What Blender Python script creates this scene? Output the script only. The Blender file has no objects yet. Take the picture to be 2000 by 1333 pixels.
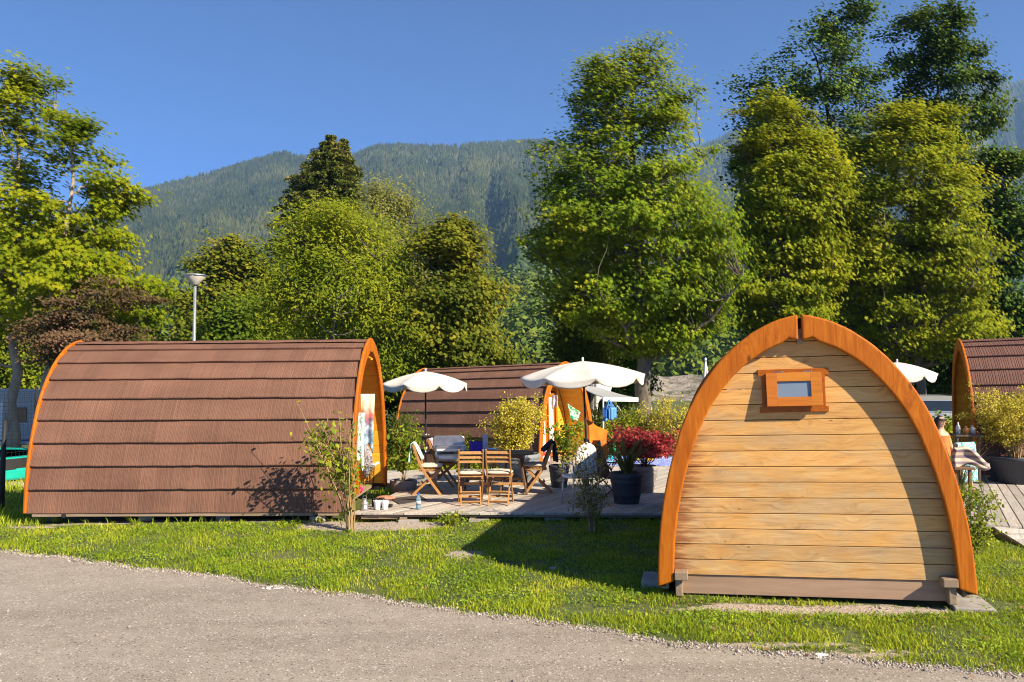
import bpy, math, random
import numpy as np
from mathutils import Vector, Matrix, Euler, noise

R = math.radians
random.seed(7)
sc = bpy.context.scene
col = sc.collection

# ---------------------------------------------------------------- camera
F_PX, CX, CY = 1600.0, 1000.0, 666.5          # focal length and centre in pixels of the 2000 px wide photograph
CAM_H = 2.14
PITCH = math.atan((735 - CY) / F_PX)
cam_d = bpy.data.cameras.new("camera")
cam_d.sensor_width = 36.0
cam_d.lens = F_PX / 2000 * 36.0
cam_d.clip_start, cam_d.clip_end = 0.1, 30000
cam = bpy.data.objects.new("camera", cam_d)
cam.location = (0, 0, CAM_H)
cam.rotation_euler = (R(90) + PITCH, 0, 0)
col.objects.link(cam)
sc.camera = cam

# ---------------------------------------------------------------- light
SUN = Vector((1.156, -0.958, 1.0)).normalized()
ELEV, AZ = math.asin(SUN.z), math.atan2(SUN.x, SUN.y)
world = bpy.data.worlds.new("World")
sc.world = world
world.use_nodes = True
wn = world.node_tree
wn.nodes.clear()
sky = wn.nodes.new("ShaderNodeTexSky")
sky.sky_type = 'NISHITA'
sky.sun_disc = False
sky.sun_elevation = ELEV
sky.sun_rotation = AZ
sky.altitude = 2500
sky.air_density = 0.30
sky.dust_density = 0.5
sky.ozone_density = 8.0
bg = wn.nodes.new("ShaderNodeBackground")
bg.inputs['Strength'].default_value = 0.15
wo = wn.nodes.new("ShaderNodeOutputWorld")
tint = wn.nodes.new("ShaderNodeMix")
tint.data_type, tint.blend_type = 'RGBA', 'MULTIPLY'
tint.inputs[0].default_value = 1.0
tint.inputs[7].default_value = (0.84, 1.0, 1.0, 1)      # clear morning blue
wn.links.new(sky.outputs[0], tint.inputs[6])
wn.links.new(tint.outputs[2], bg.inputs[0])
wn.links.new(bg.outputs[0], wo.inputs[0])
sun_d = bpy.data.lights.new("sun", 'SUN')
sun_d.energy = 4.2
sun_d.angle = R(0.5)
sun_d.color = (1.0, 0.87, 0.68)
sun = bpy.data.objects.new("sun", sun_d)
sun.rotation_euler = SUN.to_track_quat('Z', 'Y').to_euler()
sun.location = (30, -25, 40)
col.objects.link(sun)
sc.view_settings.view_transform = 'Standard'
sc.view_settings.look = 'None'
sc.view_settings.gamma = 1.0
sc.view_settings.exposure = 1.38
sc.cycles.max_bounces = 8
sc.cycles.diffuse_bounces = 4
sc.cycles.transparent_max_bounces = 8
sc.cycles.filter_width = 1.1
sc.cycles.caustics_reflective = False
sc.cycles.caustics_refractive = False

# ---------------------------------------------------------------- geometry of the view
CP, SP = math.cos(PITCH), math.sin(PITCH)
def ray(px, py):
    u, v = (px - CX) / F_PX, (CY - py) / F_PX
    return u, CP - v * SP, SP + v * CP
def at(px, py, Y):
    """the point at depth Y that the photograph shows at pixel px, py"""
    u, w, s = ray(px, py)
    t = Y / w
    return Vector((u * t, Y, CAM_H + s * t))
def gz(X, Y):
    """height of the ground: falls away gently behind the pods and towards the road"""
    X = np.clip(X, -30, 30)
    z = 0.0137 * X - 0.03 * np.clip(Y - 12.3, 0, 24) - 0.029 * np.clip(12.3 - Y, 0, 10)
    return z
def dz(X, Y):
    """height of the terrace boards"""
    return 0.125 + 0.004 * X - 0.026 * np.clip(Y - 12.3, -1, 14)
def rz_(X, Y):
    return 0.235 + 0.0 * X
def on(px, py, zf=gz):
    u, w, s = ray(px, py)
    z = 0.0
    for _ in range(30):
        t = (z - CAM_H) / s
        z = float(zf(u * t, w * t))
    return Vector((u * t, w * t, z))

# ---------------------------------------------------------------- objects
def tag(o, label=None, cat=None, group=None, kind=None):
    if label: o['label'] = label
    if cat: o['category'] = cat
    if group: o['group'] = group
    if kind: o['kind'] = kind
    return o
def thing(name, label, cat, loc=(0, 0, 0), rz=0.0, group=None, rot=None):
    o = bpy.data.objects.new(name, None)
    o.empty_display_size = 0.2
    col.objects.link(o)
    o.location = loc
    o.rotation_euler = rot if rot is not None else (0, 0, rz)
    return tag(o, label, cat, group)
def dup(root, loc, rz, label, group=None):
    r = root.copy(); col.objects.link(r)
    r.location = loc; r.rotation_euler = (0, 0, rz)
    r['label'] = label
    if group: r['group'] = group
    for ch in list(root.children):
        c = ch.copy(); col.objects.link(c); c.parent = r
        for g in list(ch.children):
            d = g.copy(); col.objects.link(d); d.parent = c
    return r

class MB:
    """collects faces and links them as one mesh object"""
    def __init__(self):
        self.v, self.f, self.m, self.uv = [], [], [], {}
    def add(self, vs, fs, m=0, M=None):
        b = len(self.v)
        if M is not None: vs = [M @ Vector(p) for p in vs]
        self.v.extend([tuple(p) for p in vs])
        for f in fs:
            self.f.append(tuple(b + i for i in f)); self.m.append(m)
        return self
    def box(self, c, s, rot=None, m=0, taper=1.0):
        x, y, z = s[0] / 2, s[1] / 2, s[2] / 2
        vs = [Vector((sx * x * (taper if sz > 0 else 1), sy * y * (taper if sz > 0 else 1), sz * z)) for sz in (-1, 1) for sy in (-1, 1) for sx in (-1, 1)]
        if rot is not None:
            e = Euler(rot).to_matrix(); vs = [e @ p for p in vs]
        c = Vector(c)
        return self.add([p + c for p in vs], [(0, 2, 3, 1), (4, 5, 7, 6), (0, 1, 5, 4), (2, 6, 7, 3), (0, 4, 6, 2), (1, 3, 7, 5)], m)
    def bar(self, p0, p1, w, t, up=(0, 0, 1), m=0):
        p0, p1 = Vector(p0), Vector(p1)
        d = (p1 - p0).normalized(); u = Vector(up)
        a = d.cross(u)
        if a.length < 1e-4: a = d.cross(Vector((1, 0, 0)))
        a.normalize(); b = a.cross(d)
        a *= w / 2; b *= t / 2
        vs = [p0 - a - b, p0 + a - b, p0 + a + b, p0 - a + b, p1 - a - b, p1 + a - b, p1 + a + b, p1 - a + b]
        return self.add(vs, [(0, 1, 2, 3), (7, 6, 5, 4), (0, 4, 5, 1), (1, 5, 6, 2), (2, 6, 7, 3), (3, 7, 4, 0)], m)
    def sweep(self, pts, w, t, up=(0, 0, 1), m=0):
        """flat board bent along pts"""
        pts = [Vector(p) for p in pts]; n = len(pts); vs = []
        for i, p in enumerate(pts):
            d = (pts[min(i + 1, n - 1)] - pts[max(i - 1, 0)]).normalized()
            a = d.cross(Vector(up)).normalized(); b = a.cross(d)
            vs += [p - a * w / 2 - b * t / 2, p + a * w / 2 - b * t / 2, p + a * w / 2 + b * t / 2, p - a * w / 2 + b * t / 2]
        fs = [(0, 1, 2, 3), tuple(4 * (n - 1) + k for k in (3, 2, 1, 0))]
        for i in range(n - 1):
            for k in range(4):
                a0, a1 = 4 * i + k, 4 * i + (k + 1) % 4
                fs.append((a0, a0 + 4, a1 + 4, a1))
        return self.add(vs, fs, m)
    def tube(self, pts, rad, n=8, m=0, cap=True):
        pts = [Vector(p) for p in pts]; k = len(pts)
        rads = rad if isinstance(rad, (list, tuple)) else [rad] * k
        vs = []; a = None
        for i, p in enumerate(pts):
            d = (pts[min(i + 1, k - 1)] - pts[max(i - 1, 0)]).normalized()
            if a is None:
                a = d.cross(Vector((0, 0, 1)))
                if a.length < 0.05: a = d.cross(Vector((1, 0, 0)))
            a = (a - d * a.dot(d)).normalized(); b = d.cross(a)
            for j in range(n):
                t = 2 * math.pi * j / n
                vs.append(p + (a * math.cos(t) + b * math.sin(t)) * rads[i])
        fs = []
        for i in range(k - 1):
            for j in range(n):
                j2 = (j + 1) % n
                fs.append((i * n + j, i * n + j2, (i + 1) * n + j2, (i + 1) * n + j))
        if cap:
            fs.append(tuple(range(n - 1, -1, -1))); fs.append(tuple((k - 1) * n + j for j in range(n)))
        return self.add(vs, fs, m)
    def lathe(self, prof, n=24, c=(0, 0, 0), m=0, M=None, sx=1.0, sy=1.0):
        vs, fs = [], []
        for r, z in prof:
            for j in range(n):
                t = 2 * math.pi * j / n
                vs.append((c[0] + r * math.cos(t) * sx, c[1] + r * math.sin(t) * sy, c[2] + z))
        for i in range(len(prof) - 1):
            for j in range(n):
                j2 = (j + 1) % n
                fs.append((i * n + j, i * n + j2, (i + 1) * n + j2, (i + 1) * n + j))
        if prof[0][0] > 1e-3: fs.append(tuple(range(n - 1, -1, -1)))
        if prof[-1][0] > 1e-3: fs.append(tuple((len(prof) - 1) * n + j for j in range(n)))
        return self.add(vs, fs, m, M)
    def grid(self, fn, nu, nv, m=0, M=None, closed_u=False):
        vs = [fn(i / nu, j / nv) for j in range(nv + 1) for i in range(nu + (0 if closed_u else 1))]
        w = nu if closed_u else nu + 1
        fs = []
        for j in range(nv):
            for i in range(nu):
                i2 = (i + 1) % w
                fs.append((j * w + i, j * w + i2, (j + 1) * w + i2, (j + 1) * w + i))
        return self.add(vs, fs, m, M)
    def prism(self, poly, fn, t0, t1, m=0):
        """poly: 2-D outline; fn(a, b, t) gives the point"""
        n = len(poly)
        vs = [fn(a, b, t0) for a, b in poly] + [fn(a, b, t1) for a, b in poly]
        fs = [tuple(range(n - 1, -1, -1)), tuple(range(n, 2 * n))]
        for i in range(n):
            j = (i + 1) % n
            fs.append((i, j, n + j, n + i))
        return self.add(vs, fs, m)
    def build(self, name, mats, parent=None, smooth=False, bevel=0.0, loc=None, solid=0.0, subsurf=0, seg=2):
        me = bpy.data.meshes.new(name)
        me.from_pydata(self.v, [], self.f)
        if not isinstance(mats, (list, tuple)): mats = [mats]
        for a in mats: me.materials.append(a)
        if any(self.m): me.polygons.foreach_set('material_index', self.m)
        if smooth: me.polygons.foreach_set('use_smooth', [True] * len(me.polygons))
        me.update()
        o = bpy.data.objects.new(name, me)
        col.objects.link(o)
        if parent is not None: o.parent = parent
        if loc is not None: o.location = loc
        if solid:
            q = o.modifiers.new('thick', 'SOLIDIFY'); q.thickness = solid; q.offset = 0
        if subsurf:
            q = o.modifiers.new('sub', 'SUBSURF'); q.levels = q.render_levels = subsurf
        if bevel:
            q = o.modifiers.new('edge', 'BEVEL'); q.width = bevel; q.segments = seg; q.limit_method = 'ANGLE'; q.angle_limit = R(40)
        return o

def np_mesh(name, V, F, mats, parent=None, smooth=False, mi=None):
    """V (N,3); F (M,k) faces of equal size"""
    V = np.asarray(V, dtype=np.float32); F = np.asarray(F, dtype=np.int32)
    M, k = F.shape
    me = bpy.data.meshes.new(name)
    me.vertices.add(len(V)); me.vertices.foreach_set('co', V.ravel())
    me.loops.add(M * k); me.loops.foreach_set('vertex_index', F.ravel())
    me.polygons.add(M)
    me.polygons.foreach_set('loop_start', np.arange(0, M * k, k, dtype=np.int32))
    me.polygons.foreach_set('loop_total', np.full(M, k, dtype=np.int32))
    if not isinstance(mats, (list, tuple)): mats = [mats]
    for a in mats: me.materials.append(a)
    if mi is not None: me.polygons.foreach_set('material_index', np.asarray(mi, dtype=np.int32))
    if smooth: me.polygons.foreach_set('use_smooth', np.ones(M, dtype=bool))
    me.update(calc_edges=True); me.validate()
    o = bpy.data.objects.new(name, me)
    col.objects.link(o)
    if parent is not None: o.parent = parent
    return o

# ---------------------------------------------------------------- materials
class NT:
    def __init__(self, name):
        self.mat = bpy.data.materials.new(name)
        self.mat.use_nodes = True
        self.t = self.mat.node_tree
        self.t.nodes.clear()
        self.out = self.t.nodes.new('ShaderNodeOutputMaterial')
    def n(self, typ, ins=None, **props):
        nd = self.t.nodes.new('ShaderNode' + typ)
        for k, v in props.items(): setattr(nd, k, v)
        for k, v in (ins or {}).items():
            s = nd.inputs[k]
            if hasattr(v, 'is_output') or isinstance(v, bpy.types.NodeSocket): self.t.links.new(v, s)
            else: s.default_value = v
        return nd
    def coord(self, scale=(1, 1, 1), kind='Object', rot=(0, 0, 0)):
        tc = self.n('TexCoord')
        mp = self.n('Mapping', {'Vector': tc.outputs[kind], 'Scale': scale, 'Rotation': rot})
        return mp.outputs[0]
    def noise(self, vec, scale=5.0, detail=4.0, rough=0.55, dist=0.0):
        return self.n('TexNoise', {'Vector': vec, 'Scale': scale, 'Detail': detail, 'Roughness': rough, 'Distortion': dist}).outputs[0]
    def ramp(self, fac, stops, interp='LINEAR'):
        r = self.n('ValToRGB', {'Fac': fac})
        cr = r.color_ramp; cr.interpolation = interp
        while len(cr.elements) < len(stops): cr.elements.new(0.5)
        for e, (p, c) in zip(cr.elements, stops):
            e.position = p; e.color = (*c, 1) if len(c) == 3 else c
        return r.outputs[0]
    def val(self, fac, lo, hi, a=0.0, b=1.0):
        return self.n('MapRange', {'Value': fac, 'From Min': lo, 'From Max': hi, 'To Min': a, 'To Max': b}).outputs[0]
    def mix(self, fac, a, b, blend='MIX'):
        m = self.n('Mix', data_type='RGBA', blend_type=blend)
        for k, v in ((0, fac), (6, a), (7, b)):
            s = m.inputs[k]
            if isinstance(v, bpy.types.NodeSocket): self.t.links.new(v, s)
            else: s.default_value = v if k == 0 else ((*v, 1) if len(v) == 3 else v)
        return m.outputs[2]
    def math(self, op, a, b=0.0, clamp=False):
        m = self.n('Math', operation=op, use_clamp=clamp)
        for k, v in ((0, a), (1, b)):
            if isinstance(v, bpy.types.NodeSocket): self.t.links.new(v, m.inputs[k])
            else: m.inputs[k].default_value = v
        return m.outputs[0]
    def bump(self, h, strength=0.3, dist=0.01, normal=None):
        b = self.n('Bump', {'Height': h, 'Strength': strength, 'Distance': dist})
        if normal is not None: self.t.links.new(normal, b.inputs['Normal'])
        return b.outputs[0]
    def surf(self, color, rough=0.6, normal=None, **kw):
        ins = {'Base Color': color if isinstance(color, bpy.types.NodeSocket) else (*color, 1), 'Roughness': rough}
        for k, v in kw.items(): ins[k.replace('_', ' ')] = v
        if normal is not None: ins['Normal'] = normal
        p = self.n('BsdfPrincipled', ins)
        self.t.links.new(p.outputs[0], self.out.inputs[0])
        return self.mat
    def island(self):
        return self.n('NewGeometry').outputs['Random Per Island']

def sm(name, c, rough=0.6, var=0.18, scale=6.0, bump=0.0, bscale=60.0, metal=0.0, spec=0.4):
    """plain painted, cloth or plastic surface with a little unevenness"""
    t = NT(name); v = t.coord()
    f = t.noise(v, scale, 4, 0.6)
    lo = tuple(x * (1 - var) for x in c); hi = tuple(min(1, x * (1 + var)) for x in c)
    cc = t.ramp(f, [(0.3, lo), (0.7, hi)])
    nm = t.bump(t.noise(v, bscale, 3), bump, 0.004) if bump else None
    return t.surf(cc, rough, nm, Metallic=metal, Specular_IOR_Level=spec)

def wood(name, cols, axis=0, rough=0.55, fine=1.0, island=0.25, bump=0.15, coat=0.0, knots=False):
    """boards: grain stretched along one axis, each board its own tone"""
    t = NT(name)
    s = [9 * fine, 9 * fine, 9 * fine]; s[axis] = 0.7 * fine
    v = t.coord(tuple(s))
    isl = t.island()
    off = t.n('CombineXYZ', {'X': t.math('MULTIPLY', isl, 37.0), 'Y': t.math('MULTIPLY', isl, 91.0), 'Z': t.math('MULTIPLY', isl, 53.0)}).outputs[0]
    kn = None
    if knots:
        sk = [2.6, 2.6, 2.6]; sk[axis] = 1.1
        kn = t.n('TexVoronoi', {'Vector': t.coord(tuple(sk)), 'Scale': 1.0}).outputs['Distance']
        v = t.n('VectorMath', {0: v, 1: t.n('CombineXYZ', {'X': t.val(kn, 0, 0.3, 0.8, 0), 'Y': t.val(kn, 0, 0.3, 0.8, 0), 'Z': 0.0}).outputs[0]}, operation='ADD').outputs[0]
    vv = t.n('VectorMath', {0: v, 1: off}, operation='ADD').outputs[0]
    g = t.noise(vv, 2.2, 6, 0.62, 0.9)
    g2 = t.noise(vv, 9.0, 3, 0.6, 0.3)
    f = t.math('ADD', t.math('MULTIPLY', g, 0.7), t.math('MULTIPLY', g2, 0.3))
    c = t.ramp(f, [(0.28, cols[0]), (0.5, cols[1]), (0.72, cols[2])])
    if kn is not None: c = t.mix(t.val(kn, 0.035, 0.075, 0.75, 0.0), c, tuple(x * 0.3 for x in cols[0]))
    br = t.val(isl, 0, 1, 1 - island, 1 + island * 0.6)
    hsv = t.n('HueSaturation', {'Color': c, 'Value': br, 'Hue': t.val(isl, 0, 1, 0.493, 0.507)}).outputs[0]
    nm = t.bump(f, bump, 0.004)
    return t.surf(hsv, rough, nm, Specular_IOR_Level=0.22)

def leafmat(name, dark, mid, light, scale=0.45, trans=0.46, rough=0.7, bias=0.0):
    t = NT(name)
    isl = t.island()
    nz = t.noise(t.coord(), scale, 3, 0.6)
    f = t.math('ADD', t.math('MULTIPLY', isl, 0.55), t.val(nz, 0.3, 0.7, -0.1 + bias, 0.5 + bias))
    c = t.ramp(f, [(0.12, dark), (0.5, mid), (0.92, light)])
    p = t.n('BsdfPrincipled', {'Base Color': c, 'Roughness': rough, 'Specular IOR Level': 0.12})
    tr = t.n('BsdfTranslucent', {'Color': t.mix(0.5, c, (*light, 1))})
    mx = t.n('MixShader', {0: trans, 1: p.outputs[0], 2: tr.outputs[0]})
    t.t.links.new(mx.outputs[0], t.out.inputs[0])
    return t.mat
# ---------------------------------------------------------------- material library
M_GLAZE = wood("orange_glazed_wood", [(0.25, 0.058, 0.003), (0.44, 0.120, 0.004), (0.58, 0.20, 0.010)], 2, 0.55, 0.9, 0.1, 0.10, 0.06, True)
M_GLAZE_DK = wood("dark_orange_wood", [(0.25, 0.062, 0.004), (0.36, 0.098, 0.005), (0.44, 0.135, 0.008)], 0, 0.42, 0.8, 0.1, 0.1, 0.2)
M_LINING = wood("honey_lining_boards", [(0.60, 0.27, 0.022), (0.76, 0.37, 0.032), (0.84, 0.45, 0.055)], 0, 0.5, 0.6, 0.12, 0.06)
M_CHAIR = wood("oiled_acacia_wood", [(0.30, 0.145, 0.045), (0.45, 0.235, 0.08), (0.56, 0.32, 0.12)], 2, 0.5, 1.2, 0.2, 0.1)
M_TABLE = wood("dark_table_wood", [(0.06, 0.042, 0.032), (0.10, 0.072, 0.056), (0.15, 0.11, 0.085)], 0, 0.55, 1.0, 0.2, 0.1)
M_TABLELEG = wood("brown_table_leg_wood", [(0.10, 0.055, 0.03), (0.16, 0.09, 0.048), (0.23, 0.13, 0.07)], 2, 0.55, 1.0, 0.2, 0.1)
M_BEAM = wood("weathered_beam_wood", [(0.19, 0.135, 0.085), (0.30, 0.22, 0.145), (0.42, 0.31, 0.21)], 0, 0.8, 0.8, 0.2, 0.2)
M_SKIRT = wood("brown_skirt_board", [(0.27, 0.175, 0.105), (0.35, 0.23, 0.145), (0.43, 0.29, 0.19)], 1, 0.75, 0.6, 0.1, 0.1)

def end_wall_mat():
    """spruce boards: honey coloured, greyed in the middle, red-brown stains down one edge, knots"""
    t = NT("weathered_spruce_boards")
    tc = t.n('TexCoord').outputs['Object']
    isl = t.island()
    off = t.n('CombineXYZ', {'X': t.math('MULTIPLY', isl, 37.0), 'Y': t.math('MULTIPLY', isl, 91.0), 'Z': t.math('MULTIPLY', isl, 13.0)}).outputs[0]
    v = t.n('VectorMath', {0: t.n('Mapping', {'Vector': tc, 'Scale': (4, 0.55, 6)}).outputs[0], 1: off}, operation='ADD').outputs[0]
    # the grain flows round the knots
    kv = t.n('VectorMath', {0: t.n('Mapping', {'Vector': tc, 'Scale': (1.0, 1.6, 3.4)}).outputs[0], 1: off}, operation='ADD').outputs[0]
    vor = t.n('TexVoronoi', {'Vector': kv, 'Scale': 1.5, 'Randomness': 1.0}, feature='F1').outputs['Distance']
    knot = t.val(vor, 0.022, 0.055, 1.0, 0.0)
    swirl = t.val(vor, 0.0, 0.42, 1.0, 0.0)
    vd = t.n('VectorMath', {0: v, 1: t.n('CombineXYZ', {'X': 0.0, 'Y': 0.0, 'Z': t.math('MULTIPLY', swirl, 0.55)}).outputs[0]}, operation='ADD').outputs[0]
    g = t.noise(vd, 2.6, 5, 0.6, 1.3)
    g2 = t.noise(vd, 11.0, 3, 0.6, 0.2)
    g3 = t.noise(t.n('VectorMath', {0: t.n('Mapping', {'Vector': tc, 'Scale': (4, 1.4, 42)}).outputs[0], 1: off}, operation='ADD').outputs[0], 2.0, 4, 0.7, 0.4)
    f = t.math('ADD', t.math('MULTIPLY', g, 0.45), t.math('ADD', t.math('MULTIPLY', g2, 0.25), t.math('MULTIPLY', g3, 0.30)))
    honey = t.ramp(f, [(0.34, (0.36, 0.165, 0.036)), (0.46, (0.60, 0.305, 0.080)), (0.54, (0.66, 0.355, 0.100)), (0.66, (0.77, 0.47, 0.16))])
    grey = t.ramp(f, [(0.34, (0.25, 0.17, 0.09)), (0.46, (0.44, 0.305, 0.155)), (0.54, (0.50, 0.355, 0.185)), (0.66, (0.62, 0.45, 0.25))])
    sep = t.n('SeparateXYZ', {0: tc})
    w1 = t.noise(t.n('VectorMath', {0: t.n('Mapping', {'Vector': tc, 'Scale': (1, 1.3, 3.2)}).outputs[0], 1: off}, operation='ADD').outputs[0], 1.4, 4, 0.6)
    hi = t.val(sep.outputs[2], 0.5, 2.3, -0.02, -0.42)
    wf = t.math('ADD', t.val(w1, 0.35, 0.65, 0.0, 0.8), hi, True)
    c = t.mix(wf, honey, grey)
    # stain fingers along the +y edge (the side the weather reaches)
    ev = t.n('VectorMath', {0: t.n('Mapping', {'Vector': tc, 'Scale': (1, 2.0, 26)}).outputs[0], 1: off}, operation='ADD').outputs[0]
    edge = t.math('ADD', sep.outputs[1], t.math('MULTIPLY', t.noise(ev, 1.0, 4, 0.7), 1.15))
    edge = t.math('ADD', edge, t.val(sep.outputs[2], 0.3, 2.2, 0.0, 0.36))
    st = t.val(edge, 1.73, 1.93, 0.0, 0.85)
    low = t.val(sep.outputs[2], 1.75, 1.45, 0.0, 1.0)
    st = t.math('MULTIPLY', st, low, True)
    c = t.mix(st, c, (0.24, 0.072, 0.014))
    oz = t.noise(t.n('Mapping', {'Vector': tc, 'Scale': (1, 1.1, 5)}).outputs[0], 2.3, 5, 0.65)
    c = t.mix(t.val(oz, 0.60, 0.70, 0.0, 0.5), c, (0.56, 0.26, 0.05))
    c = t.mix(t.math('MULTIPLY', knot, 0.85), c, (0.19, 0.085, 0.028))
    br = t.val(isl, 0, 1, 0.83, 1.05)
    c = t.n('HueSaturation', {'Color': c, 'Value': br}).outputs[0]
    return t.surf(c, 0.68, t.bump(f, 0.22, 0.004))
M_WALL = end_wall_mat()

def roof_mat(name, base, grooves=9.0, shake=False):
    """stone-chip coated metal tiles: uv in metres, u along the pod, v up the slope"""
    t = NT(name)
    uv = t.n('TexCoord').outputs['UV']
    sep = t.n('SeparateXYZ', {0: uv})
    row = t.math('FLOOR', t.math('MULTIPLY', sep.outputs[1], 1.0))
    fr = t.math('FRACT', sep.outputs[1])
    offx = t.math('MULTIPLY', t.n('TexWhiteNoise', {'W': row}, noise_dimensions='1D').outputs[0], 11.0)
    u = t.math('ADD', sep.outputs[0], offx)
    wob = t.noise(t.n('CombineXYZ', {'X': t.math('MULTIPLY', u, 2.0), 'Y': t.math('MULTIPLY', fr, 1.1), 'Z': row}).outputs[0], 3.0, 3, 0.5)
    uu = t.math('ADD', u, t.math('MULTIPLY', wob, 0.11 if shake else 0.03))
    fine = t.noise(t.n('CombineXYZ', {'X': t.math('MULTIPLY', uu, 17.0 if shake else 26.0), 'Y': 0.0, 'Z': row}).outputs[0], 1.0, 3, 0.7)
    vor = t.n('TexVoronoi', {'W': t.math('MULTIPLY', u, grooves)}, voronoi_dimensions='1D', feature='DISTANCE_TO_EDGE').outputs['Distance']
    gr = t.val(vor, 0.0, 0.2 if shake else 0.10, 0.0, 1.0)
    h = t.math('ADD', t.math('MULTIPLY', fine, 0.9), t.math('MULTIPLY', gr, 0.55))
    grit = t.noise(uv, 260.0, 2, 0.6)
    big = t.noise(uv, 0.9, 3, 0.6)
    f = t.math('ADD', t.math('MULTIPLY', grit, 0.55), t.math('ADD', t.math('MULTIPLY', big, 0.3), t.math('MULTIPLY', fine, 0.15)))
    lo = tuple(x * 0.66 for x in base); hi = tuple(x * 1.36 for x in base)
    c = t.ramp(f, [(0.36, lo), (0.5, base), (0.66, hi)])
    c = t.mix(t.math('MULTIPLY', t.math('SUBTRACT', 1.0, gr), 0.6), c, tuple(x * 0.4 for x in base))
    tone = t.n('TexWhiteNoise', {'W': t.math('ADD', t.math('FLOOR', t.math('MULTIPLY', u, grooves * 0.45)), t.math('MULTIPLY', row, 17.0))}, noise_dimensions='1D').outputs[0]
    c = t.n('HueSaturation', {'Color': c, 'Value': t.val(tone, 0, 1, 0.87, 1.10)}).outputs[0]
    nm = t.bump(h, 0.95, 0.016 if shake else 0.013)
    nm = t.bump(grit, 0.35, 0.003, nm)
    return t.surf(c, 0.85, nm, Specular_IOR_Level=0.25)
M_ROOF = roof_mat("brown_chip_tiles", (0.195, 0.097, 0.062))
M_ROOF_SHAKE = roof_mat("brown_shake_tiles", (0.150, 0.074, 0.054), 4.6, True)

def deck_mat():
    t = NT("weathered_terrace_boards")
    v = t.n('TexCoord').outputs['Object']
    v = t.n('Mapping', {'Vector': v, 'Rotation': (0, 0, -R(62.5)), 'Scale': (0.8, 9, 9)}, vector_type='TEXTURE').outputs[0]
    v = t.n('Mapping', {'Vector': t.n('TexCoord').outputs['Object'], 'Rotation': (0, 0, R(-62.5)), 'Scale': (1, 1, 1)}).outputs[0]
    v = t.n('Mapping', {'Vector': v, 'Scale': (0.9, 11, 9)}).outputs[0]
    isl = t.island()
    g = t.noise(v, 2.2, 6, 0.65, 0.6)
    c = t.ramp(g, [(0.25, (0.27, 0.235, 0.195)), (0.5, (0.43, 0.385, 0.325)), (0.75, (0.55, 0.50, 0.43))])
    big = t.noise(t.coord(), 0.7, 3, 0.6)
    c = t.mix(t.val(big, 0.45, 0.7, 0, 0.35), c, (0.36, 0.25, 0.16))
    c = t.n('HueSaturation', {'Color': c, 'Value': t.val(isl, 0, 1, 0.76, 1.16)}).outputs[0]
    return t.surf(c, 0.85, t.bump(g, 0.3, 0.004))
M_DECK = deck_mat()

M_CUSHION = sm("beige_cushion_cloth", (0.62, 0.51, 0.39), 0.9, 0.1, 9, 0.4, 30)
M_CANVAS = sm("cream_parasol_canvas", (0.65, 0.60, 0.51), 0.9, 0.10, 5, 0.6, 9)
M_BLACKMETAL = sm("black_painted_metal", (0.02, 0.02, 0.022), 0.4, 0.2)
M_STEEL = sm("brushed_steel", (0.40, 0.36, 0.34), 0.32, 0.25, 8, 0, 60, 0.9)
M_GALV = sm("galvanised_steel", (0.42, 0.44, 0.45), 0.45, 0.15, 8, 0, 60, 0.7)
M_ALU = sm("grey_blue_metal", (0.50, 0.55, 0.60), 0.35, 0.1, 8, 0, 60, 0.6)
M_WHITE = sm("white_plastic", (0.80, 0.79, 0.77), 0.45, 0.05)
M_POT_DK = sm("anthracite_pot", (0.045, 0.048, 0.058), 0.6, 0.15, 5, 0.1, 40)
M_POT_GR = sm("grey_stone_pot", (0.27, 0.25, 0.22), 0.8, 0.18, 5, 0.3, 50)
M_POT_GB = sm("blue_grey_planter", (0.20, 0.215, 0.225), 0.75, 0.15, 5, 0.2, 50)
M_SOIL = sm("potting_soil", (0.05, 0.035, 0.024), 0.95, 0.4, 20, 0.8, 40)
M_CONC = sm("pale_concrete", (0.31, 0.28, 0.245), 0.9, 0.2, 7, 0.5, 50)
M_RUBBER = sm("black_rubber", (0.018, 0.018, 0.018), 0.7, 0.2)
M_GLASS_DK = sm("dark_window_glass", (0.02, 0.025, 0.03), 0.06, 0.1, 3, 0, 60, 0, 0.8)
M_PANE = sm("frosted_blue_pane", (0.16, 0.205, 0.26), 0.3, 0.05, 2, 0, 60, 0, 0.6)
M_CARWHITE = sm("white_camper_panel", (0.78, 0.78, 0.77), 0.35, 0.04)
M_AWN = sm("grey_awning_cloth", (0.33, 0.335, 0.34), 0.85, 0.06)
M_CARSILVER = sm("silver_car_paint", (0.48, 0.49, 0.50), 0.3, 0.05, 3, 0, 60, 0.6)
M_CURTAIN = sm("grey_curtain_cloth", (0.34, 0.32, 0.29), 0.9, 0.15)
M_SKIN = sm("skin", (0.52, 0.30, 0.20), 0.55, 0.08)
M_HAIR = sm("dark_hair", (0.025, 0.015, 0.010), 0.5, 0.3, 40)
def cloth(name, c, var=0.15): return sm(name, c, 0.92, var, 7, 0.35, 40)

def multi_cloth(name, cols, scale=3.0, stretch=(1, 1, 1), sharp=True):
    """printed cloth: patches of several dyes"""
    t = NT(name)
    f = t.noise(t.coord(stretch), scale, 2, 0.5, 0.8)
    n = len(cols)
    st = [(0.30 + 0.42 * i / n, c) for i, c in enumerate(cols)]
    c = t.ramp(f, st, 'CONSTANT' if sharp else 'LINEAR')
    return t.surf(c, 0.92, t.bump(t.noise(t.coord(), 40, 3), 0.3, 0.004))

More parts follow.
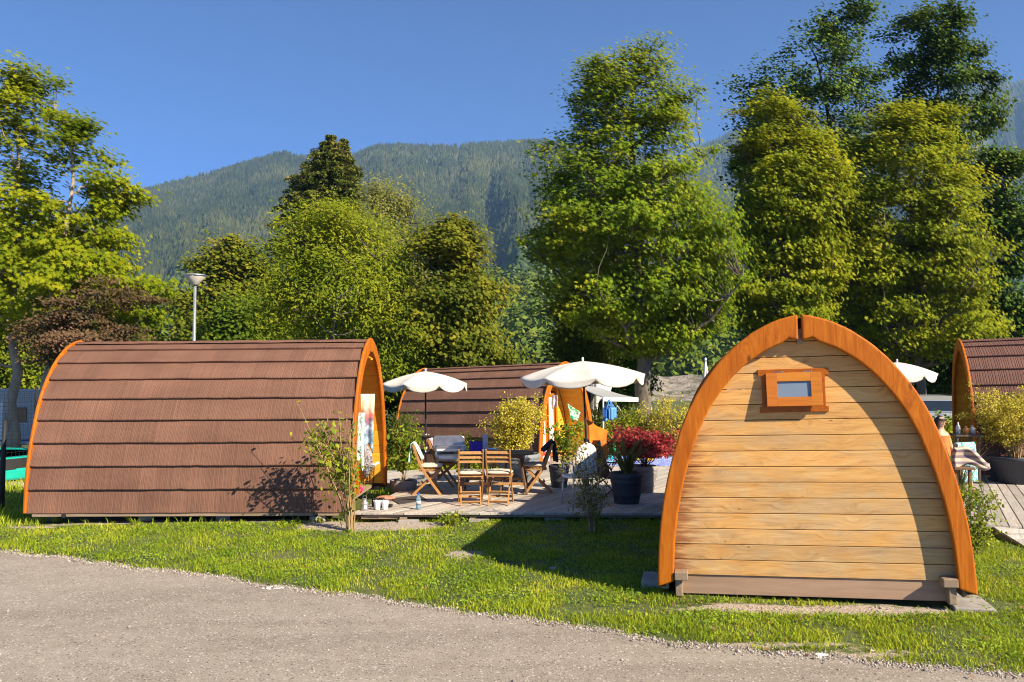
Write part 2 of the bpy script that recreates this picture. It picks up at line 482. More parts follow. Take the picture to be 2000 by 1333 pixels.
M_BARK = None
def bark_mat(name, a, b, scale=4.0):
    t = NT(name)
    v = t.coord((1, 1, 0.35))
    f = t.noise(v, scale, 6, 0.65, 0.5)
    c = t.ramp(f, [(0.32, a), (0.62, b), (0.8, tuple(min(1, x * 1.5) for x in b))])
    return t.surf(c, 0.9, t.bump(f, 0.8, 0.03))
M_BARK = bark_mat("grey_brown_bark", (0.05, 0.04, 0.03), (0.17, 0.135, 0.10))
M_BARK_PALE = bark_mat("pale_flaking_bark", (0.16, 0.12, 0.085), (0.42, 0.33, 0.25), 3.0)
M_BARK_DK = bark_mat("dark_bark", (0.018, 0.014, 0.011), (0.06, 0.047, 0.036))
M_STEM = bark_mat("straw_shrub_stem", (0.22, 0.14, 0.06), (0.42, 0.29, 0.13), 12)
M_STEM_BR = bark_mat("brown_shrub_stem", (0.09, 0.06, 0.04), (0.22, 0.16, 0.11), 12)

L_MAPLE = leafmat("sycamore_leaves", (0.045, 0.1, 0.005), (0.18, 0.275, 0.01), (0.4, 0.38, 0.022), 0.5)
L_LIGHT = leafmat("light_maple_leaves", (0.072, 0.127, 0.004), (0.204, 0.253, 0.006), (0.408, 0.391, 0.012), 0.4)
L_YELLOW = leafmat("yellowing_maple_leaves", (0.07, 0.11, 0.005), (0.23, 0.285, 0.01), (0.46, 0.43, 0.022), 0.5)
L_DARK = leafmat("ash_leaves", (0.03, 0.07, 0.009), (0.075, 0.145, 0.015), (0.19, 0.23, 0.022), 0.4, 0.22)
L_WILLOW = leafmat("pale_willow_leaves", (0.120, 0.150, 0.028), (0.240, 0.252, 0.055), (0.396, 0.372, 0.099), 0.4)
L_FINE = leafmat("fine_green_leaves", (0.071, 0.121, 0.007), (0.206, 0.259, 0.012), (0.413, 0.395, 0.025), 0.45)
L_BROWN = leafmat("browning_leaves", (0.05, 0.08, 0.008), (0.15, 0.185, 0.014), (0.38, 0.31, 0.03), 0.5)
L_COPPER = leafmat("copper_beech_leaves", (0.045, 0.07, 0.012), (0.15, 0.09, 0.045), (0.30, 0.17, 0.10), 0.9)
L_SPRUCE = leafmat("spruce_needles", (0.03, 0.05, 0.01), (0.1, 0.13, 0.016), (0.3, 0.25, 0.05), 0.5, 0.12)
L_HEDGE = leafmat("hedge_leaves", (0.041, 0.084, 0.007), (0.112, 0.177, 0.011), (0.242, 0.279, 0.018), 0.5)
L_GOLD = leafmat("golden_privet_leaves", (0.30, 0.27, 0.02), (0.56, 0.47, 0.05), (0.72, 0.62, 0.12), 2.5, 0.3)
L_LIME = leafmat("lime_shrub_leaves", (0.08, 0.16, 0.012), (0.23, 0.30, 0.02), (0.48, 0.44, 0.035), 2.0, 0.35)
L_RED = leafmat("red_japanese_maple_leaves", (0.15, 0.014, 0.020), (0.36, 0.042, 0.048), (0.60, 0.12, 0.09), 3.0, 0.3)
L_OLIVE = leafmat("olive_shrub_leaves", (0.08, 0.10, 0.018), (0.22, 0.21, 0.035), (0.52, 0.36, 0.06), 3.0, 0.3)
L_STRAP = leafmat("strap_leaves", (0.05, 0.085, 0.02), (0.15, 0.19, 0.045), (0.38, 0.34, 0.12), 3.0, 0.25)
L_STRAW = leafmat("dry_grass_leaves", (0.16, 0.12, 0.045), (0.32, 0.24, 0.09), (0.46, 0.36, 0.16), 3.0, 0.25)
L_GRASS = leafmat("lawn_blades", (0.129, 0.209, 0.013), (0.316, 0.406, 0.022), (0.633, 0.605, 0.056), 0.9, 0.35)
L_CLOVER = leafmat("clover_leaves", (0.098, 0.185, 0.016), (0.216, 0.352, 0.025), (0.411, 0.480, 0.039), 1.1, 0.3)

# ---------------------------------------------------------------- foliage
KITE = np.array([(-0.5, 0), (0.05, -0.42), (0.5, 0), (0.05, 0.42)])
SLIM = np.array([(-0.5, 0), (0.0, -0.17), (0.5, 0), (0.0, 0.17)])
LEAF6 = np.array([(-0.5, 0), (-0.2, -0.26), (0.18, -0.24), (0.5, 0), (0.18, 0.24), (-0.2, 0.26)])
STAR = np.array([(-0.5, 0.0), (-0.12, -0.12), (-0.22, -0.5), (0.08, -0.2), (0.28, -0.42), (0.26, -0.12), (0.5, 0), (0.26, 0.12), (0.28, 0.42), (0.08, 0.2), (-0.22, 0.5), (-0.12, 0.12)])
def unit(a):
    return a / np.maximum(np.linalg.norm(a, axis=1, keepdims=True), 1e-6)
def leaves(C, S, Nrm, g, tpl=KITE, axis=None, droop=0.15):
    """one small polygon per leaf; C (n,3) centres, S (n,) sizes, Nrm (n,3) facing"""
    n = unit(Nrm)
    r = g.normal(size=C.shape) if axis is None else axis
    t = unit(r - n * np.sum(r * n, axis=1, keepdims=True))
    b = np.cross(n, t)
    V = []
    for a, c in tpl:
        V.append(C + t * (a * S)[:, None] + b * (c * S)[:, None] - n * (abs(a) ** 2 * S * droop * 2 + abs(c) * S * droop * 0.8)[:, None])
    V = np.stack(V, axis=1).reshape(-1, 3)
    k = len(tpl)
    F = np.arange(len(V), dtype=np.int32).reshape(-1, k)
    return V, F

def vnoise(P, s):
    return np.array([noise.noise(Vector(p) * s) for p in P])

def limb(p0, p1, g, sag=0.15, n=6, wob=0.05):
    p0, p1 = np.array(p0), np.array(p1)
    L = np.linalg.norm(p1 - p0)
    out = []
    for i in range(n + 1):
        t = i / n
        p = p0 + (p1 - p0) * t
        p = p + np.array([0, 0, 1.0]) * (math.sin(math.pi * t) * L * sag * (-1)) + g.normal(size=3) * wob * L * 0.3 * math.sin(math.pi * t)
        out.append(p)
    return out

def make_tree(name, label, base_px, d, prof, leafm, barkm, nclump=170, lpc=90, lsize=0.2, clr=0.7, flat=0.5, gap=0.30, nlimb=16, trunk_r=0.2,
              seed=1, depthk=0.95, tpl=KITE, crown_pow=0.42, group=None, up=0.8, top=0.86, cat='tree', lean=0.0, core=0.12, gscale=0.45, nbough=None, bough_r=None, sep=0.58, fill=0.55):
    g = np.random.default_rng(seed)
    bx = at(base_px, 735, d).x
    bz = float(gz(bx, d))
    prof = sorted(prof)
    zs = np.array([at(0, y, d).z for y, _, _ in prof])[::-1]
    xl = np.array([at(a, 735, d).x for _, a, _ in prof])[::-1]
    xr = np.array([at(b, 735, d).x for _, _, b in prof])[::-1]
    hw = (xr - xl) / 2
    zz = np.linspace(zs[0], zs[-1], 300)
    pw = np.interp(zz, zs, hw) + 0.15; pw = pw / pw.sum()
    nb = nbough or max(10, nclump // 7)
    Bc, tries = [], 0
    mean_w = float(np.mean(hw))
    br = bough_r or max(0.55, min(1.7, mean_w * 0.36))
    while len(Bc) < nb and tries < nb * 60:
        tries += 1
        z = g.choice(zz, p=pw)
        a, b = np.interp(z, zs, xl), np.interp(z, zs, xr)
        th = g.uniform(0, 2 * math.pi)
        h = max((b - a) / 2 - br * 0.62, 0.05)
        rr = (core + (1 - core) * g.uniform()) ** crown_pow * g.uniform(0.92, 1.06)
        p = np.array([(a + b) / 2 + h * rr * math.cos(th), d + max((b - a) / 2 - br * 0.5, 0.05) * depthk * rr * math.sin(th), z - br * 0.15])
        if Bc and np.min(np.sum(((np.array(Bc) - p) * np.array([1, 1, 1.35])) ** 2, axis=1)) < (br * sep) ** 2: continue
        Bc.append(p)
    Bc = np.array(Bc)
    # a tip bough so the top is reached
    Bc = np.concatenate([Bc, [[np.interp(zs[-1], zs, (xl + xr) / 2), d, zs[-1] - clr * 0.5]]])
    P = []
    per = max(3, int(round(nclump / len(Bc))))
    for q in Bc:
        k = max(2, int(per * g.uniform(0.6, 1.4)))
        rad = br * g.uniform(0.65, 1.2)
        outw_ = q - np.array([bx, d, q[2] - 1.0]); outw_ = outw_ / max(np.linalg.norm(outw_), 1e-3)
        for _ in range(k):
            o_ = unit(g.normal(size=(1, 3)))[0] * g.uniform(0.25, 1.0) ** 0.6 * rad * np.array([1, 1, 0.8])
            o_ = o_ + outw_ * g.uniform(-0.4, 0.5) * rad
            p = q + o_
            a, b = np.interp(p[2], zs, xl), np.interp(p[2], zs, xr)
            if p[2] > zs[-1] + 0.1 - 0.3 * abs(p[0] - (a + b) / 2): continue
            p[0] = min(max(p[0], a + clr * 0.2 - 0.25), b - clr * 0.2 + 0.25)
            P.append(p)
    for _ in range(int(nclump * fill)):
        z = g.choice(zz, p=pw); a, b = np.interp(z, zs, xl), np.interp(z, zs, xr); th = g.uniform(0, 2 * math.pi)
        rr = math.sqrt(g.uniform(0.02, 1.0)); h = max((b - a) / 2 - clr * 0.5, 0.05)
        P.append(np.array([(a + b) / 2 + h * rr * math.cos(th), d + h * depthk * rr * math.sin(th), z - clr * 0.3]))
    if gap:
        P = [p for p in P if noise.noise(Vector(p) * gscale + Vector((seed * 7.3, 0, 0))) > -0.5 + gap * 0.6]
    P = np.array(P)
    root = thing(name, label, cat, (bx, d, bz), 0, group)
    o3 = np.array([bx, d, bz])
    # trunk
    mb = MB()
    ztop = bz + (zs[-1] - bz) * top
    cxm = np.interp(ztop, zs, (xl + xr) / 2)
    tp = []
    nt = 12
    for i in range(nt + 1):
        t = i / nt
        x = bx + (cxm - bx) * t ** 1.5 + lean * math.sin(math.pi * t) + g.normal() * 0.06 * (0 < t < 1)
        y = d + g.normal() * 0.06 * (0 < t < 1)
        tp.append(np.array([x, y, bz - 0.1 + (ztop - bz + 0.1) * t]))
    tr = [trunk_r * (1.35 if i == 0 else 1.0) * (1 - 0.86 * (i / nt) ** 0.9) for i in range(nt + 1)]
    mb.tube([Vector(p - o3) for p in tp], tr, 10)
    tpa = np.array(tp)
    # limbs to well spread clumps
    sel = [int(np.argmax(P[:, 2]))]
    dist = np.linalg.norm(P - P[sel[0]], axis=1)
    while len(sel) < min(nlimb, len(P)):
        i = int(np.argmax(dist)); sel.append(i)
        dist = np.minimum(dist, np.linalg.norm(P - P[i], axis=1))
    nodes = [tpa[3:]]
    for i in sel:
        e = P[i]
        hd = math.hypot(e[0] - bx, e[1] - d)
        zst = np.clip(e[2] - hd * g.uniform(0.45, 0.85), zs[0] * 0.85 + bz * 0.15, ztop - 0.3)
        zst = min(zst, e[2] - 0.1)
        k = np.clip((zst - tp[0][2]) / (tp[-1][2] - tp[0][2]), 0.05, 0.97) * nt
        s = tpa[int(k)] + (tpa[min(int(k) + 1, nt)] - tpa[int(k)]) * (k - int(k))
        pts = limb(s, e, g, 0.10, 7, 0.10)
        r0 = max(0.02, tr[int(k)] * 0.45)
        mb.tube([Vector(p - o3) for p in pts], [r0 * (1 - 0.82 * j / 7) for j in range(8)], 6)
        nodes.append(np.array(pts[2:]))
    nodes = np.concatenate(nodes)
    for p in P:
        dd = np.linalg.norm((nodes - p) * np.array([1, 1, 0.8]), axis=1) + np.where(nodes[:, 2] > p[2] + 0.2, 1.0, 0)
        s = nodes[int(np.argmin(dd))]
        if np.linalg.norm(s - p) > 0.15:
            mb.tube([Vector(q - o3) for q in limb(s, p, g, 0.08, 3, 0.1)], [0.028, 0.02, 0.014, 0.008], 4, cap=False)
    mb.build('trunk', barkm, root, smooth=True)
    # leaves
    nl = lpc
    cr = clr * g.uniform(0.55, 1.45, size=len(P))
    O = g.normal(size=(len(P), nl, 3)) * 0.55
    ln = np.linalg.norm(O, axis=2, keepdims=True); O = O / np.maximum(ln, 1e-3) * np.minimum(ln, 1.5)
    C = P[:, None, :] + O * cr[:, None, None] * np.array([1, 1, flat])
    outw = unit((P - np.array([bx, d, 0]) * np.array([1, 1, 0]) - np.array([0, 0, 1]) * (zs[0] + zs[-1]) / 2))
    Nn = np.array([0, 0, up * 0.75]) + outw[:, None, :] * 0.55 + O * 0.25 + np.array(SUN) * 1.05 + g.normal(size=O.shape) * 0.5
    C = C.reshape(-1, 3) - o3
    S = lsize * g.uniform(0.65, 1.3, size=len(C))
    V, Fq = leaves(C, S, Nn.reshape(-1, 3), g, tpl)
    np_mesh('crown', V, Fq, leafm, root)
    return root

def make_spruce(name, label, base_px, d, prof, leafm, barkm, levels=34, seed=3, tips=1, group=None):
    g = np.random.default_rng(seed)
    bx = at(base_px, 735, d).x; bz = float(gz(bx, d))
    prof = sorted(prof)
    zs = np.array([at(0, y, d).z for y, _, _ in prof])[::-1]
    xl = np.array([at(a, 735, d).x for _, a, _ in prof])[::-1]
    xr = np.array([at(b, 735, d).x for _, _, b in prof])[::-1]
    root = thing(name, label, 'tree', (bx, d, bz), 0, group)
    mb = MB()
    H = zs[-1] - bz
    mb.tube([(0, 0, -0.1), (0, 0, H * 0.4), (0, 0, H * 0.98)], [0.32, 0.2, 0.02], 10)
    C, S, Nn, A = [], [], [], []
    for l in range(levels):
        f = (l + 0.5) / levels
        z = zs[0] + (zs[-1] - zs[0]) * f
        a, b = np.interp(z, zs, xl), np.interp(z, zs, xr)
        hw = max((b - a) / 2, 0.25); cx = (a + b) / 2
        nb = int(8 + hw * 2.4)
        for k in range(nb):
            th = 2 * math.pi * (k + g.uniform(-0.3, 0.3)) / nb + l * 0.7
            L = hw * g.choice([0.6, 0.8, 0.92, 1.0, 1.1])
            dx, dy = math.cos(th), math.sin(th)
            pts = []
            for j in range(6):
                t = j / 5
                px = (bx * (1 - t) + (cx + dx * L * 1.0) * t) if j else bx
                pz = z + L * (0.10 * t - 0.34 * t ** 1.6 + 0.10 * t ** 3) + (0.15 if f > 0.9 else 0)
                pts.append(np.array([px - bx, dy * L * t, pz - bz]))
            mb.tube([Vector(p) for p in pts], [0.045 * (1 - 0.8 * j / 5) for j in range(6)], 4, cap=False)
            m = int(52 * L) + 26
            t = g.uniform(0.12, 1.02, size=m) ** 0.8
            P0 = np.array([[np.interp(tt, np.linspace(0, 1, 6), [p[c] for p in pts]) for c in range(3)] for tt in t])
            side = np.array([-dy, dx, 0.0])
            spread = g.normal(size=m) * 0.12 * (1.2 - t * 0.7) * min(L, 1.6)
            P0 = P0 + side * spread[:, None] - np.array([0, 0, 1]) * (abs(g.normal(size=m)) * 0.16)[:, None]
            C.append(P0); S.append(g.uniform(0.18, 0.38, size=m))
            Nn.append(np.array([0, 0, 0.5]) + np.array(SUN) * 0.5 + g.normal(size=(m, 3)) * 0.45)
            A.append(np.array([dx, dy, -0.5]) + side * (spread * 2)[:, None] + g.normal(size=(m, 3)) * 0.35)
    mb.build('trunk', barkm, root, smooth=True)
    C = np.concatenate(C); S = np.concatenate(S); Nn = np.concatenate(Nn); A = np.concatenate(A)
    V, Fq = leaves(C, S, Nn, g, np.array([(-0.5, 0), (0, -0.15), (0.5, 0), (0, 0.15)]), A, 0.25)
    np_mesh('crown', V, Fq, leafm, root)
    return root

def make_shrub(name, label, loc, leafm, stemm, h, w, nstem=9, nleaf=900, lsize=0.05, f0=0.25, seed=1, tpl=KITE, up=0.5, spread=0.10, base_w=0.06,
               bend=(0, 0), stem_r=0.008, twigs=4, cat='shrub', group=None, topheavy=1.0, wy=None, flat=1.0, dome=0.0, zmin=0.03):
    g = np.random.default_rng(seed)
    root = thing(name, label, cat, loc, 0, group)
    mb = MB(); paths = []
    wy = wy or w
    for i in range(nstem):
        th = 2 * math.pi * (i + g.uniform(-0.3, 0.3)) / nstem
        rr = math.sqrt(g.uniform(0.08, 1))
        tip = np.array([bend[0] + math.cos(th) * rr * w / 2, bend[1] + math.sin(th) * rr * wy / 2, h * g.uniform(0.72, 1.0) * (1 - dome * rr ** 2)])
        b0 = np.array([math.cos(th) * base_w * g.uniform(0.2, 1), math.sin(th) * base_w * g.uniform(0.2, 1), -0.02])
        pts = []
        for j in range(7):
            t = j / 6
            p = b0 + (tip - b0) * np.array([t ** 1.35, t ** 1.35, t]) + g.normal(size=3) * 0.012 * (0 < j)
            pts.append(p)
        r = stem_r * g.uniform(0.7, 1.2)
        mb.tube([Vector(p) for p in pts], [r * (1 - 0.7 * j / 6) for j in range(7)], 5, cap=False)
        paths.append(pts)
        for k in range(twigs):
            t = g.uniform(max(f0, 0.2), 0.95); j = int(t * 6)
            s = pts[j]
            e = s + np.array([g.normal() * w * 0.16, g.normal() * wy * 0.16, abs(g.normal()) * h * 0.10 + 0.02])
            e[2] = min(e[2], h * 1.02)
            q = [s, (s + e) / 2 + g.normal(size=3) * 0.01, e]
            mb.tube([Vector(p) for p in q], [r * 0.45, r * 0.35, r * 0.2], 4, cap=False)
            paths.append([s + (e - s) * u for u in (0.3, 0.45, 0.6, 0.75, 0.85, 0.95, 1.0)])
    mb.build('stems', stemm, root, smooth=True)
    idx = g.integers(0, len(paths), size=nleaf)
    PP = np.array(paths)
    main = np.array([(i % (twigs + 1)) == 0 for i in range(len(paths))])
    t = g.uniform(0, 1, size=nleaf) ** (1 / (1 + topheavy * 0.4))
    t = np.where(main[idx], f0 + (1.02 - f0) * t, t)
    j = np.clip((t * 6).astype(int), 0, 5); fr = t * 6 - j
    C = PP[idx, j] * (1 - fr)[:, None] + PP[idx, j + 1] * fr[:, None]
    off = g.normal(size=C.shape) * spread * np.array([1, 1, flat])
    C = C + off
    C[:, 2] = np.maximum(C[:, 2], zmin + g.uniform(0, 0.08, len(C)))
    Nn = np.array([0, -0.15, up]) + off / max(spread, 1e-3) * 0.35 + g.normal(size=C.shape) * 0.5
    S = lsize * g.uniform(0.6, 1.35, size=nleaf)
    V, Fq = leaves(C, S, Nn, g, tpl)
    np_mesh('foliage', V, Fq, leafm, root)
    return root

def make_strap_plant(name, label, loc, leafm, n=60, h=0.9, w=0.5, width=0.02, seed=1, cat='plant', droop=0.6):
    g = np.random.default_rng(seed)
    root = thing(name, label, cat, loc)
    V, F = [], []
    for i in range(n):
        th = g.uniform(0, 2 * math.pi); L = g.uniform(0.55, 1.0)
        reach = w * L * g.uniform(0.3, 1.0); hh = h * L
        dr = g.uniform(0.1, droop)
        a = np.array([math.cos(th), math.sin(th), 0]); s = np.array([-math.sin(th), math.cos(th), 0])
        b = a * g.uniform(0, 0.07)
        base = len(V)
        for j in range(7):
            t = j / 6
            p = b + a * reach * t ** 1.5 + np.array([0, 0, hh * (t - dr * t ** 3)])
            ww = width * (1 - 0.85 * t ** 2) * 0.5
            V.append(p - s * ww); V.append(p + s * ww)
        for j in range(6):
            F.append((base + 2 * j, base + 2 * j + 1, base + 2 * j + 3, base + 2 * j + 2))
    np_mesh('leaf_tuft', V, F, leafm, root, smooth=True)
    return root
# ---------------------------------------------------------------- layout of the place
EDGE = [on(x, y) for x, y in [(-300, 1046), (0, 1076), (350, 1118), (700, 1166), (1000, 1206), (1300, 1251), (1600, 1284), (2000, 1313), (2400, 1336)]]
EX = np.array([-40.0] + [p.x for p in EDGE] + [40.0])
EY = np.array([EDGE[0].y + 9.0] + [p.y for p in EDGE] + [EDGE[-1].y - 5.0])
def yedge(X):
    X = np.asarray(X, dtype=float)
    return np.interp(X, EX, EY) + 0.035 * np.sin(X * 3.1) + 0.025 * np.sin(X * 7.7 + 1.0) + 0.018 * np.sin(X * 17.3)

YAW_N = R(13.0)
NP_C = Vector((2.905, 8.03, -0.045))                 # near pod: centre of its rear arch on the ground
NP_L = 5.0
def near_local(X, Y):
    dx, dy = X - NP_C.x, Y - NP_C.y
    a = dx * math.sin(YAW_N) + dy * math.cos(YAW_N)
    b = dx * math.cos(YAW_N) - dy * math.sin(YAW_N)
    return a, b
DECK = [(-2.36, 12.27), (2.6, 12.06), (4.2, 12.9), (6.4, 23.5), (1.3, 22.2), (0.5, 19.6), (-2.0, 15.6)]
DECK2 = [(-6.5, 17.2), (-0.85, 16.7), (0.30, 19.3), (0.2, 20.2), (-6.5, 19.6)]
RDECK = [(5.62, 11.0), (7.0, 10.55), (12.5, 10.0), (16, 16), (8.6, 18.6), (6.9, 18.3)]
def inside(poly, X, Y):
    X, Y = np.asarray(X, float), np.asarray(Y, float)
    c = np.zeros(X.shape, bool)
    n = len(poly)
    for i in range(n):
        x0, y0 = poly[i]; x1, y1 = poly[(i + 1) % n]
        t = ((y0 > Y) != (y1 > Y)) & (X < (x1 - x0) * (Y - y0) / (y1 - y0 + 1e-12) + x0)
        c ^= t
    return c
BARE = [  # bare gravel patches: pixel in the photograph, half sizes in metres, strength
    (735, 1028, 1.15, 0.35, 1.0), (640, 1024, 0.5, 0.22, 0.8), (350, 1018, 1.4, 0.16, 0.75), (180, 1022, 0.8, 0.18, 0.7), (540, 1018, 0.9, 0.14, 0.8), (1450, 1186, 0.75, 0.12, 0.9), (1620, 1192, 1.05, 0.13, 1.0),
    (1760, 1196, 0.7, 0.11, 0.85), (905, 1082, 0.28, 0.25, 0.6), (840, 1045, 0.4, 0.12, 0.5), (60, 1030, 0.5, 0.2, 0.5), (1030, 1150, 0.4, 0.14, 0.25), (1500, 1260, 0.8, 0.08, 0.6), (1700, 1276, 0.6, 0.10, 0.6), (430, 1070, 0.35, 0.12, 0.35)]
BARE = [(on(a, b), c, d, e) for a, b, c, d, e in BARE]
def bare(X, Y):
    f = np.zeros(np.shape(X))
    for p, a, b, s in BARE:
        q = ((X - p.x) / a) ** 2 + ((Y - p.y) / b) ** 2
        f = np.maximum(f, s * np.clip(1.35 - q, 0, 1))
    return f

# ---------------------------------------------------------------- ground sheet
def ground_mat():
    t = NT("lawn_soil")
    v = t.coord()
    n1 = t.noise(v, 1.3, 4, 0.6); n2 = t.noise(v, 55, 3, 0.65); n3 = t.noise(v, 9, 4, 0.6)
    green = t.ramp(t.math('ADD', t.math('MULTIPLY', n1, 0.5), t.math('MULTIPLY', n3, 0.5)), [(0.35, (0.045, 0.060, 0.012)), (0.52, (0.085, 0.11, 0.018)), (0.68, (0.15, 0.14, 0.045))])
    grav = t.ramp(n2, [(0.3, (0.16, 0.12, 0.085)), (0.5, (0.36, 0.29, 0.22)), (0.72, (0.60, 0.53, 0.45))])
    at_ = t.n('Attribute', attribute_name='bare')
    m = t.math('ADD', at_.outputs['Fac'], t.val(n3, 0.3, 0.7, -0.25, 0.25))
    c = t.mix(t.val(m, 0.3, 0.55, 0, 1), green, grav)
    return t.surf(c, 0.95, t.bump(n2, 0.5, 0.02))
xs = np.unique(np.concatenate([np.arange(-14, 14.01, 0.16), np.arange(-60, 60.1, 4), np.array([-3400, -1500, -600, -250, -120, 120, 250, 600, 1500, 3400])]))
ys = np.unique(np.concatenate([np.arange(4.5, 20.01, 0.14), np.arange(-40, 60.1, 4), np.array([-300, -120, 80, 120, 200, 400, 700, 1200, 2200, 3500])]))
GX, GY = np.meshgrid(xs, ys)
GZ = gz(GX, GY)
fine = (np.abs(GX) < 13.9) & (GY > 4.5) & (GY < 19.9) & (GY > yedge(GX) + 0.12)
bump_ = np.array([noise.noise(Vector((x * 1.7, y * 1.7, 0))) for x, y in zip(GX.ravel(), GY.ravel())]).reshape(GX.shape)
GZ = GZ - 0.012 + np.where(fine, 0.008 + 0.014 * bump_, 0.0)
GZ = GZ - np.where(GY > 60, (GY - 60) * 0.004, 0)
nx_, ny_ = len(xs), len(ys)
ii = (np.arange(ny_ - 1)[:, None] * nx_ + np.arange(nx_ - 1)[None, :]).ravel()
gnd = np_mesh('ground', np.stack([GX, GY, GZ], -1).reshape(-1, 3), np.stack([ii, ii + 1, ii + 1 + nx_, ii + nx_], 1), ground_mat(), smooth=True)
at_ = gnd.data.attributes.new('bare', 'FLOAT', 'POINT')
at_.data.foreach_set('value', bare(GX, GY).ravel().astype(np.float32))
tag(gnd, kind='structure')

# ---------------------------------------------------------------- road
def road_mat():
    t = NT("worn_asphalt")
    v = t.coord()
    n0 = t.noise(t.n('Mapping', {'Vector': v, 'Rotation': (0, 0, R(20)), 'Scale': (0.25, 1.5, 1)}).outputs[0], 0.9, 5, 0.62, 0.4); n1 = t.noise(v, 5.0, 4, 0.65); n2 = t.noise(v, 75, 2, 0.7)
    vor = t.n('TexVoronoi', {'Vector': v, 'Scale': 85.0}).outputs
    st = t.n('SeparateColor', {0: vor['Color']}).outputs[0]
    base = t.ramp(t.math('ADD', t.math('MULTIPLY', n0, 0.6), t.math('MULTIPLY', n1, 0.4)), [(0.36, (0.215, 0.182, 0.142)), (0.5, (0.305, 0.265, 0.210)), (0.64, (0.385, 0.338, 0.272))])
    c = t.mix(0.42, base, t.ramp(n2, [(0.32, (0.09, 0.068, 0.048)), (0.5, (0.30, 0.255, 0.20)), (0.7, (0.46, 0.40, 0.325))]))
    c = t.mix(t.val(st, 0.955, 0.975, 0, 0.85), c, (0.60, 0.54, 0.47))
    c = t.mix(t.val(st, 0.05, 0.035, 0, 0.75), c, (0.05, 0.042, 0.036))
    big = t.n('TexVoronoi', {'Vector': v, 'Scale': 14.0}).outputs
    bs = t.n('SeparateColor', {0: big['Color']}).outputs[1]
    spot = t.math('MULTIPLY', t.val(bs, 0.94, 0.96, 0, 1), t.val(big['Distance'], 0.30, 0.2, 0, 0.7))
    c = t.mix(spot, c, (0.46, 0.40, 0.34))
    at_ = t.n('Attribute', attribute_name='edge')
    m = t.math('MULTIPLY', at_.outputs['Fac'], t.val(n1, 0.35, 0.6, 0.2, 1.0))
    c = t.mix(m, c, t.ramp(n2, [(0.3, (0.13, 0.10, 0.08)), (0.52, (0.31, 0.255, 0.20)), (0.7, (0.52, 0.45, 0.38))]))
    return t.surf(c, 0.9, t.bump(t.math('ADD', n2, t.math('MULTIPLY', n1, 0.6)), 0.5, 0.012), Specular_IOR_Level=0.3)
rx = np.unique(np.concatenate([np.arange(-12, 10, 0.06), np.arange(-40, 40.1, 1.0)]))
tt = np.array([0, 0.006, 0.013, 0.022, 0.04, 0.08, 0.16, 0.3, 0.5, 0.75, 1.0])
RX, RT = np.meshgrid(rx, tt)
rnd = np.array([noise.noise(Vector((x * 6, 3.3, 0))) * 0.05 + noise.noise(Vector((x * 22, 9.3, 0))) * 0.03 for x in rx])
RE = yedge(rx) + 0.03 + rnd
RY = RE[None, :] * (1 - RT) + (-14.0) * RT
RZ = gz(RX, RY)
nrx = len(rx)
ii = (np.arange(len(tt) - 1)[:, None] * nrx + np.arange(nrx - 1)[None, :]).ravel()
road = np_mesh('road', np.stack([RX, RY, RZ], -1).reshape(-1, 3), np.stack([ii, ii + nrx, ii + nrx + 1, ii + 1], 1), road_mat(), smooth=True)
ed = road.data.attributes.new('edge', 'FLOAT', 'POINT')
ed.data.foreach_set('value', np.clip(1 - (RE[None, :] - RY) / 0.22, 0, 1).ravel().astype(np.float32))
tag(road, kind='structure')

# white paint left on the asphalt
M_PAINT = sm("worn_white_paint", (0.74, 0.72, 0.68), 0.8, 0.12, 25, 0.3, 60)
def paint(outlines):
    mb = MB()
    for o in outlines:
        ps = [on(x, y) for x, y in o]
        mb.add([(p.x, p.y, p.z + 0.006) for p in ps], [tuple(range(len(ps) - 1, -1, -1))])
    o = mb.build('road_marking', M_PAINT); tag(o, kind='structure')
paint([[(527, 1146), (540, 1145), (541, 1146.5), (531, 1148)], [(511, 1150.5), (514, 1149), (518, 1151), (513, 1152)],
       [(519, 1151), (525, 1148), (530, 1149), (527, 1152), (536, 1151), (546, 1149), (552, 1147), (556, 1149), (546, 1151.5), (530, 1153), (523, 1153)]])
paint([[(1592, 1279), (1599, 1277), (1610, 1278), (1619, 1280), (1616, 1283), (1606, 1284), (1603, 1288), (1596, 1287), (1598, 1283)]])

# far path beside the trampoline, seen past the end of the left pod
mb = MB()
mb.grid(lambda u, v: (-26 + 21 * u, 17.6 + 0.9 * math.sin(u * 3) + 3.2 * v, float(gz(-26 + 21 * u, 17.6 + 0.9 * math.sin(u * 3) + 3.2 * v)) + 0.01), 40, 6)
tag(mb.build('path', sm("pale_gravel_path", (0.36, 0.31, 0.26), 0.95, 0.2, 3, 0.4, 40)), kind='structure')

# ---------------------------------------------------------------- gravel grains along the road edge and in the bare patches
g0 = np.random.default_rng(11)
ox = g0.uniform(-9.5, 6.5, 9000)
oy = yedge(ox) + g0.normal(size=len(ox)) * 0.05 - 0.02
bx_, by_ = g0.uniform(-9, 7, 60000), g0.uniform(6, 12.2, 60000)
keep = (bare(bx_, by_) > g0.uniform(0.25, 1.6, len(bx_))) & (by_ > yedge(bx_))
rxs, rys = g0.uniform(-7, 5, 2600), g0.uniform(4.6, 8.8, 2600)
k2 = rys < yedge(rxs) - 0.05
px_ = np.concatenate([ox, bx_[keep], rxs[k2]]); py_ = np.concatenate([oy, by_[keep], rys[k2]])
n_ = len(px_)
sz = g0.uniform(0.004, 0.0125, n_) * np.where(g0.uniform(size=n_) > 0.96, 1.9, 1.0)
sz[-int(k2.sum()):] *= 0.8
octv = np.array([(1, 0, 0), (0, 1, 0), (-1, 0, 0), (0, -1, 0), (0, 0, 0.8), (0, 0, -0.5)])
